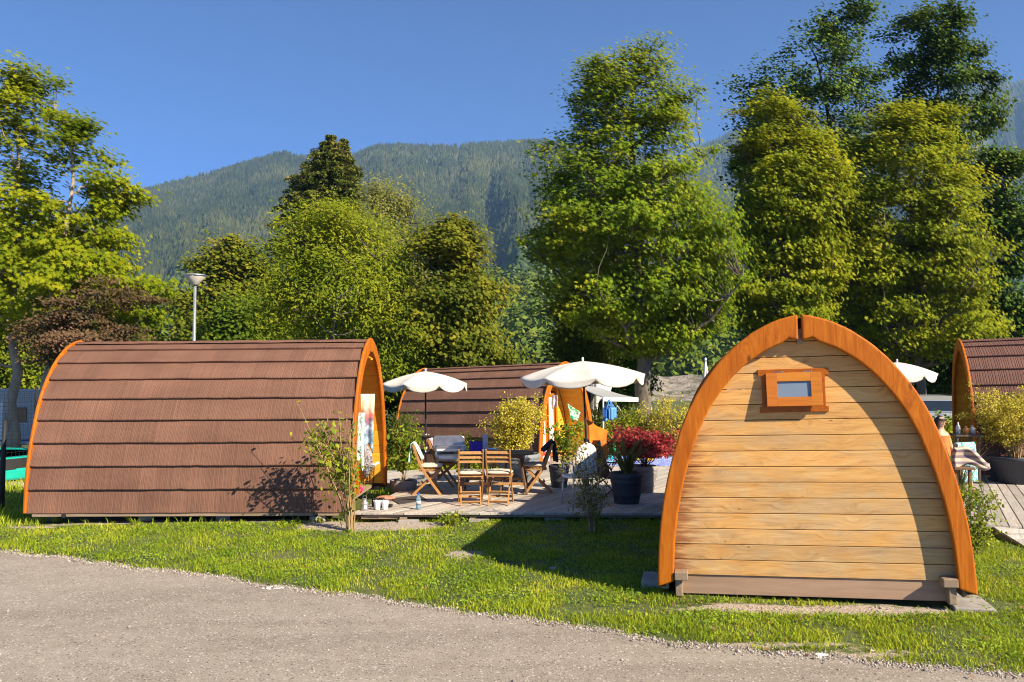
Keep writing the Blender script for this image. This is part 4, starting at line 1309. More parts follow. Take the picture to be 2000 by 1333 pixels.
# ---- left pod, long side to the road, opening to the right
LP = thing('camping_pod', 'brown tiled cabin lying broadside at the lawn, its orange porch open on the right', 'cabin', (-7.36, 12.47 + 1.47 + 0.0, -0.045), rot=(0, -R(0.45), -R(1.4)), group=None)
L = 5.02
roof(LP, L, M_ROOF, 2)
arch_boards(LP, 0.0, 0.05, 0.012)
arch_boards(LP, L - 0.05, L, 0.012)
base_frame(LP, L)
plank_wall('end_wall', LP, 0.16, 0.21, 0.205, M_WALL, 0.1555, 0.06)
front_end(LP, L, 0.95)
# open door leaf, seen edge on beside the towel
dl = MB().box((L - 0.56, -0.15, 1.02), (0.62, 0.035, 1.62)); dlo = dl.build('door', M_LINING, LP, bevel=0.004)
dst = MB()
for x, w in ((L - 0.24, 0.10), (L - 0.85, 0.10)): dst.box((x, -0.15, 1.02), (w, 0.055, 1.66))
dst.box((L - 0.55, -0.15, 1.80), (0.6, 0.055, 0.1))
dst.build('door_stile', M_GLAZE, dlo, bevel=0.004)
MB().bar((L - 0.28, 1.34, 0.48), (L - 0.14, 1.335, 0.56), 0.035, 0.05).build('fuse_handle', M_WHITE, LP, bevel=0.005)
MB().tube([(L - 0.28, 1.33, 0.47), (L - 0.30, 1.31, 0.36), (L - 0.31, 1.30, 0.22), (L - 0.45, 1.24, 0.205), (L - 0.60, 1.15, 0.20)], 0.012, 6).build('cable', M_BLACKMETAL, LP, smooth=True)
MB().tube([(L - 0.05, -0.03, 2.46), (L + 0.015, -0.10, 2.43)], 0.02, 8).build('porch_hook', M_LINING, LP)
# vent holes in the long beam
for x in (0.62, 4.45):
    MB().tube([(x, -1.443, 0.075), (x, -1.437, 0.075)], 0.036, 14).build('vent_hole', M_RUBBER, LP)

# ---- pod in the middle distance, opening turned towards the camera
MP = thing('camping_pod', 'brown tiled cabin behind the dining table, porch with white curtained doors', 'cabin', (-2.59, 24.83, -0.40), rot=(0, -R(1.7), -R(34.5)))
roof(MP, 5.0, M_ROOF, 3)
arch_boards(MP, 0.0, 0.05, 0.012)
arch_boards(MP, 4.95, 5.0, 0.012)
base_frame(MP, 5.0)
plank_wall('end_wall', MP, 0.16, 0.21, 0.205, M_WALL, 0.1555, 0.06)
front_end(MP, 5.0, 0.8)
M_DOORCLOTH = cloth("white_door_curtain", (0.74, 0.69, 0.62), 0.06)
for k, (y, ang) in enumerate([(-0.40, 4), (0.22, 14)]):
    mb = MB()
    c = Vector((4.32 if k else 4.40, y, 1.08)); e = Euler((0, 0, R(ang)))
    mb.box((0, 0, 0), (0.03, 0.42, 1.5)); 
    lf = mb.build('door', M_DOORCLOTH, MP, loc=c); lf.rotation_euler = e
    st = MB()
    for yy in (-0.25, 0.25): st.box((0, yy, 0), (0.055, 0.09, 1.72))
    st.box((0, 0, 0.81), (0.055, 0.46, 0.1)); st.box((0, 0, -0.80), (0.055, 0.46, 0.12))
    st.build('door_stile', M_GLAZE_DK, lf, bevel=0.004)
MB().box((4.30, 0.0, 1.99), (0.14, 0.38, 0.13)).build('porch_lamp', M_WHITE, MP, bevel=0.02)

# ---- right pod with shake tiles, opening turned left
RP = thing('camping_pod', 'dark cabin with wood grain shake tiles at the right, behind the yellow potted bush', 'cabin', (14.18, 15.53, 0.29), rot=(0, R(1.8), R(180 - 20.5)))
roof(RP, 5.0, M_ROOF_SHAKE, 4)
arch_boards(RP, 0.0, 0.05, 0.012)
arch_boards(RP, 4.95, 5.0, 0.012)
base_frame(RP, 5.0)
plank_wall('end_wall', RP, 0.16, 0.21, 0.205, M_WALL, 0.1555, 0.06)
front_end(RP, 5.0, 0.95)

# ---- concrete slabs under the near pod
def block(name, label, px, py, size, rz=0.0, mat=None, dzv=0.0, cat='block', zf=gz, bev=0.012):
    p = on(px, py, zf)
    o = MB().box((0, 0, size[2] / 2 - 0.02), size).build(name, mat or M_CONC, bevel=bev, loc=(p.x, p.y, p.z + dzv))
    o.rotation_euler.z = rz
    return tag(o, label, cat)
block('concrete_slab', 'pale concrete slab under the left foot of the near cabin', 1279, 1140, (0.26, 0.40, 0.10), -YAW_N)
block('concrete_slab', 'low concrete slab in the grass under the right foot of the near cabin', 1880, 1172, (0.36, 0.8, 0.045), -YAW_N)
block('stone_block', 'small white stone block lying alone in the shaded lawn', 1080, 1114, (0.085, 0.05, 0.055), 0.25)
for i, (x, lab) in enumerate([(105, 'footing stone under the left end of the long cabin beam'), (285, 'rounded footing stone in the weeds, second from the beam end'), (435, 'squared footing stone under the middle of the long beam'), (620, 'footing stone under the beam behind the straggly shrub')]):
    block('footing_stone', lab, x, 1016 + (i == 3) * 2, (0.20, 0.16, 0.10), 0.2 * i, M_CONC, 0, 'stone')
# ---------------------------------------------------------------- terraces
BDIR = Vector((0.4617, 0.887))
def clip_poly(poly, n, d):
    """keep the part of a 2-D polygon where p.n <= d"""
    out = []
    for i in range(len(poly)):
        a, b = poly[i], poly[(i + 1) % len(poly)]
        da, db = a[0] * n[0] + a[1] * n[1] - d, b[0] * n[0] + b[1] * n[1] - d
        if da <= 0: out.append(a)
        if (da < 0 < db) or (db < 0 < da):
            t = da / (da - db)
            out.append((a[0] + (b[0] - a[0]) * t, a[1] + (b[1] - a[1]) * t))
    return out
def terrace(name, label, poly, zf, bdir=BDIR, bw=0.145, th=0.034, edge=None, joist=0.09, seed=5, gapw=0.007):
    g = np.random.default_rng(seed)
    root = thing(name, label, 'terrace', (0, 0, 0))
    nrm = (bdir[1], -bdir[0])
    ds = [p[0] * nrm[0] + p[1] * nrm[1] for p in poly]
    mb = MB(); d = min(ds)
    while d < max(ds):
        q = clip_poly(clip_poly(poly, nrm, d + bw - gapw), (-nrm[0], -nrm[1]), -d)
        if len(q) > 2:
            up = g.normal() * 0.0012; ex = g.uniform(-0.008, 0.008)
            n = len(q)
            vs = [(a, b + ex * (b < 12.35), float(zf(a, b)) + up) for a, b in q] + [(a, b + ex * (b < 12.35), float(zf(a, b)) + up - th) for a, b in q]
            fs = [tuple(range(n)), tuple(range(2 * n - 1, n - 1, -1))] + [((i + 1) % n, i, n + i, n + (i + 1) % n) for i in range(n)]
            mb.add(vs, fs)
        d += bw
    o = mb.build('boards', M_DECK, root, bevel=0.003, seg=1); bm_fix(o)
    for a, b in edge or []:
        A, B = Vector(a), Vector(b)
        za, zb = float(zf(*A)), float(zf(*B))
        MB().bar((A.x, A.y, za - th - joist / 2), (B.x, B.y, zb - th - joist / 2), 0.05, joist).build('edge_beam', M_BEAM, root, bevel=0.004)
    return root
TR = terrace('terrace', 'grey board terrace carrying the dining table between the cabins', DECK, dz, edge=[((-2.2, 12.34), (2.58, 12.13)), ((-2.0, 13.6), (4.2, 13.5)), ((-1.9, 15.0), (4.5, 15.4))], joist=0.04)
for i, x in enumerate((790, 925, 1073, 1200)):
    p = on(x, 1017)
    b = MB(); b.box((p.x, 12.46, (float(dz(p.x, 12.4)) - 0.07 + gz(p.x, 12.4)) / 2 - 0.02), (0.11, 0.42, float(dz(p.x, 12.4)) - 0.07 - gz(p.x, 12.4) + 0.04))
    b.build('support_post', M_BEAM, TR, bevel=0.005)
    MB().box((p.x + 0.08, 12.36, gz(p.x, 12.3) + 0.01), (0.30, 0.28, 0.05)).build('footing_slab', M_CONC, TR, bevel=0.006)
MB().box((on(752, 1010).x, 12.36, 0.035), (0.56, 0.10, 0.05)).build('spare_beam', M_BEAM, TR, bevel=0.005)
def dz2(X, Y): return -0.035 + 0.006 * X - 0.026 * np.clip(Y - 16.5, -2, 20)
terrace('terrace', 'second board terrace further back, in front of the middle cabin', DECK2, dz2, edge=[((-6.4, 17.22), (-0.9, 16.74))], seed=6)
def rdz(X, Y): return 0.20 + 0.008 * (X - 7) - 0.02 * (Y - 11)
terrace('terrace', 'board terrace on the right carrying the dark planters', RDECK, rdz, BDIR, 0.148, edge=[((5.66, 11.06), (7.0, 10.62)), ((7.0, 10.62), (12.4, 10.08))], seed=7, gapw=0.013)
# ramp down from the right terrace
r0 = on(1932, 1024, rdz); 
RA, RB = Vector((r0.x, r0.y - 0.02, rdz(r0.x, r0.y) - 0.005)), on(2000, 1066, lambda X, Y: 0.05)
dirv = (RB - RA)
RC = Vector((RA.x + 3.2, RA.y - 0.32, RA.z + 0.01)); RD = RC + dirv * 1.6; RB2 = RA + dirv * 1.6
ramp = thing('ramp', 'sloping board ramp leading down from the right terrace', 'ramp', (0, 0, 0))
mb = MB(); nb = 16
for i in range(nb):
    t0_, t1_ = i / nb, (i + 0.95) / nb
    a, b = RA.lerp(RB2, t0_), RC.lerp(RD, t0_); c, d = RC.lerp(RD, t1_), RA.lerp(RB2, t1_)
    dn = Vector((0, 0, -0.03))
    mb.add([a, b, c, d, a + dn, b + dn, c + dn, d + dn], [(3, 2, 1, 0), (4, 5, 6, 7), (0, 1, 5, 4), (1, 2, 6, 5), (2, 3, 7, 6), (3, 0, 4, 7)])
o = mb.build('boards', M_DECK, ramp); bm_fix(o)
MB().bar(RA + Vector((0.04, 0.02, -0.085)), RB2 + Vector((0.04, 0.02, -0.085)), 0.05, 0.11).build('side_beam', M_BEAM, ramp)

# ---------------------------------------------------------------- dining set
def chair_parts(root):
    hw = 0.19
    for s in (-1, 1):
        mb = MB()   # long rail: back post running down into the front leg
        pts = [(s * hw, -0.255, 0.885), (s * hw, -0.20, 0.72), (s * hw, -0.125, 0.52), (s * hw, -0.03, 0.36), (s * hw, 0.10, 0.18), (s * hw, 0.235, 0.0)]
        mb.sweep(pts, 0.045, 0.022, up=(1, 0, 0))
        mb.build('leg', M_CHAIR, root, bevel=0.004)
        mb = MB()   # short leg: seat front down to the rear foot
        pts = [(s * (hw - 0.035), 0.22, 0.435), (s * (hw - 0.035), 0.07, 0.30), (s * (hw - 0.035), -0.08, 0.17), (s * (hw - 0.035), -0.26, 0.0)]
        mb.sweep(pts, 0.042, 0.022, up=(1, 0, 0))
        mb.build('leg', M_CHAIR, root, bevel=0.004)
    for z, y in ((0.835, -0.243), (0.765, -0.218), (0.695, -0.193)):
        MB().box((0, y, z), (2 * hw - 0.02, 0.016, 0.05), (R(-18), 0, 0)).build('back_slat', M_CHAIR, root, bevel=0.004)
    st = MB()
    for i in range(6): st.box((0, -0.125 + i * 0.066, 0.452), (2 * hw + 0.02, 0.052, 0.016))
    st.build('seat', M_CHAIR, root, bevel=0.004)
    for s in (-1, 1): MB().bar((s * (hw - 0.012), -0.15, 0.43), (s * (hw - 0.012), 0.235, 0.43), 0.02, 0.032).build('seat_rail', M_CHAIR, root, bevel=0.003)
    for y, z, w in ((0.165, 0.095, hw * 2 - 0.02), (-0.20, 0.062, hw * 2 - 0.09), (0.165 - 0.28, 0.20, hw * 2 - 0.09)):
        MB().box((0, y, z), (w, 0.018, 0.04), (R(-35 if y > 0 else 35), 0, 0)).build('rung', M_CHAIR, root, bevel=0.003)
def cushion_mesh(root_name, label, loc, rz, group):
    mb = MB(); g = np.random.default_rng(int(abs(loc[0] * 100)) + 3)
    def fn(u, v):
        th, ph = 2 * math.pi * u, math.pi * (v - 0.5)
        e = 0.55
        cx, sx_ = math.cos(th), math.sin(th)
        x = 0.205 * math.copysign(abs(cx) ** 0.45, cx) * math.cos(ph) ** 0.5
        y = 0.205 * math.copysign(abs(sx_) ** 0.45, sx_) * math.cos(ph) ** 0.5
        r = max(abs(x), abs(y)) / 0.205
        z = 0.045 * math.sin(ph) * (1 - 0.45 * r ** 3)
        for a, b in ((-0.08, -0.08), (0.08, -0.08), (-0.08, 0.08), (0.08, 0.08)):
            z -= 0.016 * math.copysign(1, ph) * math.exp(-(((x - a) ** 2 + (y - b) ** 2) / 0.0012))
        z += 0.006 * noise.noise(Vector((x * 14 + loc[0], y * 14, v * 2)))
        return (x, y, z)
    mb.grid(fn, 40, 18, closed_u=True)
    o = mb.build(root_name, M_CUSHION, smooth=True, loc=loc)
    o.rotation_euler.z = rz
    return tag(o, label, 'cushion', group)
CH = [  # photograph pixel midway between the feet, turn, chair label, cushion label
    (919, 985, 4, 'folding chair with its back to the lawn, left one of the front pair', 'cushion on the left one of the two chairs with backs to the lawn'),
    (976, 984, -6, 'folding chair with its back to the lawn, right one of the front pair', 'cushion on the right one of the two chairs with backs to the lawn'),
    (836, 965, -88, 'folding chair side on with a mint towel over its back', 'cushion on the chair that carries the mint towel'),
    (866, 949, -97, 'folding chair side on with a pink towel, beside the steel grill', 'shaded cushion on the chair that carries the pink towel'),
    (982, 938, 178, 'folding chair on the far side of the table, facing the road', 'cushion on the far chair, mostly hidden by the table'),
    (1050, 962, 92, 'folding chair at the right table end with a dark jacket over its back', 'cushion on the chair that carries the dark jacket')]
chairs = []
proto = None
for i, (x, y, a, lab, cl) in enumerate(CH):
    p = on(x, y, dz)
    if proto is None:
        proto = thing('folding_chair', lab, 'chair', p, R(a), 'wooden folding chairs around the dining table'); chair_parts(proto); o = proto
    else:
        o = dup(proto, p, R(a), lab)
    chairs.append((p, R(a)))
    f = Vector((-math.sin(R(a)), math.cos(R(a)), 0)) * 0.05
    cushion_mesh('seat_cushion', cl, (p.x + f.x, p.y + f.y, p.z + 0.50), R(a), 'beige seat cushions on the folding chairs')

# table
TP = on(966, 967, dz)
tb = thing('dining_table', 'dark brown folding dining table with clipped corners', 'table', (TP.x, TP.y + 0.34, TP.z - 0.008), R(-3))
mb = MB(); W, D, cc = 0.70, 0.42, 0.17
octo = [(-W + cc, -D), (W - cc, -D), (W, -D + cc), (W, D - cc), (W - cc, D), (-W + cc, D), (-W, D - cc), (-W, -D + cc)]
z0 = 0.725
k = 11
for i in range(k):
    y0_, y1_ = -D + 2 * D * i / k, -D + 2 * D * (i + 0.93) / k
    q = clip_poly(clip_poly(octo, (0, 1), y1_), (0, -1), -y0_)
    mb.prism(q, lambda a, b, t: (a, b, t), z0 - 0.022, z0)
o = mb.build('table_top', M_TABLE, tb, bevel=0.003); bm_fix(o)
fr = MB()
for y in (-0.33, 0.33): fr.bar((-0.52, y, 0.675), (0.52, y, 0.675), 0.025, 0.055)
for x in (-0.50, 0, 0.50): fr.bar((x, -0.36, 0.675), (x, 0.36, 0.675), 0.025, 0.05)
fr.build('frame', M_TABLELEG, tb, bevel=0.003)
for s in (-1, 1):
    for y in (-0.30, 0.30):
        MB().bar((s * 0.46, y, 0.69), (s * 0.58, y * 1.12, 0.0), 0.042, 0.03).build('leg', M_TABLELEG, tb, bevel=0.004)
        MB().bar((s * 0.24, y * 0.9, 0.68), (s * 0.10, y * 1.0, 0.0), 0.04, 0.028).build('leg', M_TABLELEG, tb, bevel=0.004)
    MB().bar((s * 0.555, -0.33, 0.155), (s * 0.555, 0.33, 0.155), 0.024, 0.045).build('stretcher', M_TABLELEG, tb, bevel=0.003)
for y in (-0.325, 0.325):
    MB().bar((-0.56, y, 0.20), (0.56, y, 0.20), 0.024, 0.045).build('stretcher', M_CHAIR, tb, bevel=0.003)
TZ = TP.z + z0
tcx, tcy = TP.x, TP.y + 0.34
# things on the table
o = MB().box((0, 0, 0.155), (0.093, 0.07, 0.31)).build('paper_box', sm("pale_blue_card", (0.40, 0.47, 0.55), 0.6, 0.05), bevel=0.004, loc=(at(948, 880, tcy - 0.02).x, tcy - 0.05, TZ)); tag(o, 'tall pale blue card box standing on the dining table', 'box')
mb = MB()
mb.grid(lambda u, v: ((0.13 + 0.012 * math.sin(u * 19)) * math.copysign(abs(math.cos(2 * math.pi * u)) ** 0.4, math.cos(2 * math.pi * u)), 0.10 * math.copysign(abs(math.sin(2 * math.pi * u)) ** 0.4, math.sin(2 * math.pi * u)), 0.165 * v + (0.018 * noise.noise(Vector((u * 9, 1, 1))) if v > 0.9 else 0)), 48, 8, closed_u=True)
o = mb.build('cooler_bag', cloth("violet_blue_cloth", (0.075, 0.05, 0.42), 0.25), smooth=True, loc=(at(930, 880, tcy).x, tcy + 0.12, TZ)); tag(o, 'violet blue cooler bag open on the dining table', 'bag')
mb = MB(); mb.lathe([(0.0, 0.004), (0.034, 0.0), (0.040, 0.10), (0.036, 0.10), (0.031, 0.01), (0.0, 0.012)], 16)
o = mb.build('beaker', sm("pale_blue_plastic", (0.35, 0.5, 0.62), 0.3, 0.05), smooth=True, loc=(at(906, 880, tcy - 0.2).x, tcy - 0.18, TZ)); tag(o, 'pale blue beaker near the left end of the dining table', 'beaker')
o = MB().box((0, 0, 0.016), (0.21, 0.15, 0.03)).build('food_tray', M_WHITE, bevel=0.01, loc=(at(958, 880, tcy).x, tcy + 0.30, TZ)); tag(o, 'white tray lying on the far side of the dining table', 'tray')

# towels and jacket over the chair backs
def drape(name, label, cat, p, rz, mat, w=0.24, l0=0.30, l1=0.34, thick=0.012, seed=1, ztop=0.895, yoff=-0.262, lump=0.012, flare=0.0):
    mb = MB()
    c, s = math.cos(rz), math.sin(rz)
    def fn(u, v):
        t = v * 2 - 1
        x = (u - 0.5) * w * (1 + flare * abs(t))
        if abs(t) < 0.12:
            q = t / 0.12; y = yoff + 0.030 * q; z = ztop + 0.012 * (1 - q * q)
        else:
            q = (abs(t) - 0.12) / 0.88
            side = 1 if t > 0 else -1
            y = yoff + side * (0.030 + 0.025 * q) + (0.40 if side > 0 else -0.03) * q * 0.28
            z = ztop - (l1 if side > 0 else l0) * q
        y += lump * math.sin(u * 17 + seed) * min(1, abs(t) * 2); x += lump * 0.8 * math.sin(v * 13 + seed)
        z += 0.012 * math.sin(u * 7 + seed * 2) * abs(t)
        return (p.x + c * x - s * y, p.y + s * x + c * y, p.z + z)
    mb.grid(fn, 18, 26)
    o = mb.build(name, mat, smooth=True, solid=thick)
    return tag(o, label, cat)
drape('towel', 'mint and white towel hanging over the left side chair', 'towel', chairs[2][0], chairs[2][1], multi_cloth("mint_striped_towel", [(0.30, 0.62, 0.47), (0.72, 0.80, 0.74), (0.25, 0.55, 0.42)], 4), 0.30, 0.34, 0.28, seed=1)
drape('towel', 'pink towel hanging over the chair beside the steel grill', 'towel', chairs[3][0], chairs[3][1], multi_cloth("pink_striped_towel", [(0.72, 0.30, 0.30), (0.80, 0.62, 0.60), (0.78, 0.42, 0.40)], 4), 0.30, 0.24, 0.30, seed=2)
drape('jacket', 'dark navy jacket slung over the right hand chair', 'jacket', chairs[5][0], chairs[5][1], cloth("navy_fleece", (0.018, 0.018, 0.035), 0.35), 0.36, 0.34, 0.16, 0.03, 3, 0.90, -0.262, 0.024, 0.1)
# ---------------------------------------------------------------- parasols
def parasol(name, label, base, top, rad, z_rim, mat=M_CANVAS, n=8, rot=0.2, group='open cream parasols', pole=M_BLACKMETAL, knob_z=1.0, tilt=(0, 0)):
    root = thing(name, label, 'parasol', base, 0, group)
    b = Vector(base); t = Vector(top) - b
    axis = t.normalized()
    MB().tube([(0, 0, 0), t * 0.5, t], [0.019, 0.019, 0.016], 10).build('pole', pole, root, smooth=True)
    MB().lathe([(0.0, 0.0), (0.22, 0.0), (0.22, 0.05), (0.05, 0.09), (0.03, 0.22), (0.0, 0.22)], 24).build('foot', M_POT_GR, root, smooth=False, bevel=0.006)
    k = t * (knob_z / t.length)
    mb = MB(); mb.tube([k - axis * 0.03, k + axis * 0.03], 0.027, 10); mb.tube([k, k + Vector((0.055, -0.01, 0))], 0.012, 8); mb.tube([k + Vector((0.05, -0.01, 0)), k + Vector((0.075, -0.012, 0))], 0.024, 10)
    mb.build('clamp_knob', M_STEEL, root, smooth=True)
    M = Matrix.Translation(t) @ Euler((tilt[0], tilt[1], rot)).to_matrix().to_4x4()
    H = (t.z - (z_rim - base[2]))
    mb = MB(); nu = n * 10
    def fn(u, v):
        th = 2 * math.pi * u
        q = (u * n) % 1.0; sag = math.sin(math.pi * q) ** 0.8
        if v <= 0.78:
            r = rad * v / 0.78
            f = v / 0.78
            z = -H * (0.42 * f + 0.58 * f ** 2.0) - 0.045 * sag * f ** 1.2
            rr = r * (1 - 0.085 * sag * f ** 0.9)
        else:
            f = (v - 0.78) / 0.22
            sc_ = sag ** 0.6
            rr = rad * (1 - 0.085 * sag) * (1 + 0.012 * f * sag) - 0.05 * f * (1 - sc_)
            z = -H - 0.045 * sag - 0.125 * f * (0.40 + 0.60 * sc_)
            rr += 0.006 * math.sin(th * 41) * f
        return (rr * math.cos(th), rr * math.sin(th), z)
    mb.grid(fn, nu, 22, M=M, closed_u=True)
    mb.build('canopy', mat, root, smooth=True, solid=0.003)
    rb = MB()
    for i in range(n):
        th = 2 * math.pi * i / n
        e = M @ Vector((rad * 0.985 * math.cos(th), rad * 0.985 * math.sin(th), -H - 0.012)); m = M @ Vector((rad * 0.5 * math.cos(th), rad * 0.5 * math.sin(th), -H * 0.33 - 0.02)); c = M @ Vector((0, 0, -0.02))
        rb.tube([c, m, e], 0.005, 5); 
        rb.tube([m, t - axis * 0.45], 0.004, 5)
    rb.build('ribs', pole, root)
    mb = MB(); mb.lathe([(0.0, -0.01), (0.02, -0.01), (0.014, 0.02), (0.022, 0.04), (0.015, 0.062), (0.0, 0.066)], 12, M=Matrix.Translation(t)); mb.build('finial', M_WHITE, root, smooth=True)
    return root
d1 = 17.0
b1 = on(832, 921, dz2); b1 = Vector((at(832, 900, d1).x, d1, dz2(at(832, 900, d1).x, d1)))
parasol('parasol', 'open cream parasol behind the left cabin porch, over the steel grill', b1, at(831, 726, d1), 0.93, at(831, 750, d1).z, rot=0.42, knob_z=0.98)
d2 = 13.6
b2 = Vector((at(1150, 940, d2).x, d2, dz(at(1150, 940, d2).x, d2)))
parasol('parasol', 'larger open cream parasol in front of the middle cabin porch', b2, at(1138, 706, d2), 1.06, at(1138, 735, d2).z, rot=0.10, knob_z=0.93, tilt=(0.02, -0.03))
d3 = 16.5
b3 = Vector((at(1778, 900, d3).x, d3, 0.15))
parasol('parasol', 'open cream parasol half hidden by the near cabin roof', b3, at(1752, 708, d3), 0.74, at(1752, 731, d3).z, rot=0.3)
# closed parasol further back
d4 = 24.0
p4 = at(1378, 702, d4)
root = thing('parasol', 'closed white parasol standing furled beyond the near cabin roof', 'parasol', (p4.x, d4, float(gz(p4.x, d4))))
hh = p4.z - float(gz(p4.x, d4))
MB().tube([(0, 0, 0), (0, 0, hh)], 0.022, 10).build('pole', M_ALU, root, smooth=True)
MB().lathe([(0.0, 0.0), (0.28, 0.0), (0.28, 0.06), (0.06, 0.1), (0.0, 0.1)], 24).build('foot', M_POT_GR, root)
mb = MB()
mb.grid(lambda u, v: ((0.02 + 0.20 * v ** 1.0 + 0.035 * v * math.sin(16 * math.pi * u)) * math.cos(2 * math.pi * u), (0.02 + 0.20 * v + 0.035 * v * math.sin(16 * math.pi * u)) * math.sin(2 * math.pi * u), hh - 0.05 - 1.25 * v), 64, 14, closed_u=True)
mb.build('canopy', M_CANVAS, root, smooth=True)
MB().lathe([(0.0, hh - 0.05), (0.03, hh - 0.05), (0.035, hh), (0.02, hh + 0.04), (0.0, hh + 0.045)], 12).build('finial', M_WHITE, root, smooth=True)

# ---------------------------------------------------------------- pots and planters
def pot(name, label, p, r, h, mat, cat='pot', prof_=None, soil=0.9, sx=1.0, band=True):
    root = thing(name, label, cat, p)
    pr = prof_ or [(r * 0.70, 0.0), (r * 0.72, 0.01), (r * 0.80, h * 0.27), (r * 0.815, h * 0.275), (r * 0.82, h * 0.29), (r * 0.90, h * 0.66), (r * 0.93, h * 0.68), (r * 0.955, h * 0.74), (r * 0.93, h * 0.79), (r * 0.95, h * 0.81), (r, h * 0.86), (r * 1.005, h * 0.93), (r * 0.97, h * 0.985), (r * 0.92, h), (r * 0.86, h * 0.985), (r * 0.84, h * 0.85)]
    MB().lathe(pr, 36, sx=sx).build('vessel', mat, root, smooth=True)
    MB().lathe([(r * 0.86, h * soil - 0.01), (r * 0.4, h * soil + 0.015), (0.0, h * soil + 0.02)], 24, sx=sx).build('soil', M_SOIL, root, smooth=True)
    return root
pb = on(1224, 983, dz)
pot('plant_pot', 'black round plant pot on the terrace holding strap leaved grass', pb, 0.275, 0.49, M_POT_DK)
make_strap_plant('strap_plant', 'spiky strap leaved plant with dead stalks in the black pot', (pb.x, pb.y, pb.z + 0.42), L_STRAP, 84, 0.98, 1.0, 0.026, 3, droop=0.7)
make_strap_plant('strap_plant', 'withered straw coloured blades drooping over the black pot rim', (pb.x + 0.02, pb.y - 0.05, pb.z + 0.43), L_STRAW, 26, 0.26, 0.42, 0.010, 4, droop=1.5)
pg = on(1256, 961, dz)
pot('plant_pot', 'grey stone coloured pot behind the black pot, holding the red maple', pg, 0.27, 0.47, M_POT_GR)
make_shrub('japanese_maple', 'dark red Japanese maple with feathery leaves in the grey pot', (pg.x + 0.04, pg.y, pg.z + 0.42), L_RED, M_STEM_BR, 0.84, 1.15, 18, 6800, 0.060, 0.40, 5, STAR, 0.7, 0.085, 0.02, (0.02, 0), 0.010, 7, 'shrub', None, 1.4, 0.9, 0.45, 0.35, 0.20)
# big blue grey planter with the golden bush behind the table
pp = on(1012, 925, dz2); pp = Vector((at(1012, 920, 16.9).x, 16.9, dz(0.2, 16.9)))
pot('planter', 'large blue grey planter behind the dining table with a golden bush', pp, 0.46, 0.55, M_POT_GB, 'planter')
make_shrub('golden_shrub', 'golden privet bush growing in the large planter behind the table', (pp.x - 0.06, pp.y, pp.z + 0.47), L_GOLD, M_STEM, 1.36, 1.12, 34, 12500, 0.038, 0.22, 6, KITE, 0.5, 0.055, 0.16, (0.0, 0), 0.008, 6, 'shrub', None, 0.4, None, 1.0, 0.22)
# dark planters on the right terrace
pr1 = on(1990, 944, rdz)
TALL = [(0.31, 0.0), (0.33, 0.02), (0.40, 0.28), (0.42, 0.30), (0.45, 0.36), (0.47, 0.40), (0.50, 0.44), (0.505, 0.49), (0.48, 0.50), (0.45, 0.47), (0.44, 0.40)]
pot('planter', 'wide anthracite planter on the right terrace holding the golden bush', pr1, 0.5, 0.5, M_POT_DK, 'planter', TALL)
make_shrub('golden_shrub', 'tall golden bush in the anthracite planter on the right terrace', (pr1.x - 0.06, pr1.y, pr1.z + 0.44), L_GOLD, M_STEM, 1.42, 1.45, 44, 19000, 0.033, 0.34, 8, KITE, 0.5, 0.05, 0.10, (-0.06, 0), 0.008, 7, 'shrub', None, 0.7, None, 1.0, 0.15)
pr2 = Vector((at(1966, 900, 15.9).x, 15.9, rdz(9.6, 15.9)))
pot('planter', 'second anthracite planter just behind the golden bush planter', pr2, 0.5, 0.5, M_POT_DK, 'planter', TALL)
make_shrub('green_shrub', 'slim green shoots in the rear planter, topping the golden bush', (pr2.x + 0.12, pr2.y, pr2.z + 0.42), L_LIME, M_STEM_BR, 1.32, 0.3, 8, 700, 0.06, 0.4, 9, KITE, 0.5, 0.05, 0.08)
# low bowl with climber beside the porch
pl = on(786, 944, dz2); pl = Vector((at(788, 930, 15.3).x, 15.3, dz(-2.0, 15.3) - 0.06))
pot('plant_bowl', 'low grey plant bowl beside the porch of the left cabin', pl, 0.25, 0.24, M_POT_GR, 'pot', [(0.20, 0.0), (0.23, 0.03), (0.25, 0.16), (0.252, 0.22), (0.235, 0.24), (0.215, 0.23), (0.205, 0.18)])
make_shrub('climbing_plant', 'leafy green climber rising from the low bowl beside the porch', (pl.x, pl.y, pl.z + 0.2), L_LIME, M_STEM, 1.08, 0.55, 7, 700, 0.085, 0.42, 12, LEAF6, 0.4, 0.07, 0.04, (0.03, 0), 0.008, 5, 'plant')
# dark pot near the middle cabin door
pd = Vector((at(1092, 890, 15.6).x, 15.6, dz(0.9, 15.6)))
pot('plant_pot', 'dark pot half hidden behind the chair with the jacket', pd, 0.2, 0.42, M_POT_DK)
make_shrub('green_shrub', 'loose green bush in the dark pot in front of the middle cabin door', (pd.x + 0.12, pd.y, pd.z + 0.36), L_LIME, M_STEM, 0.95, 0.75, 9, 1050, 0.058, 0.3, 14, KITE, 0.4, 0.06, 0.07)
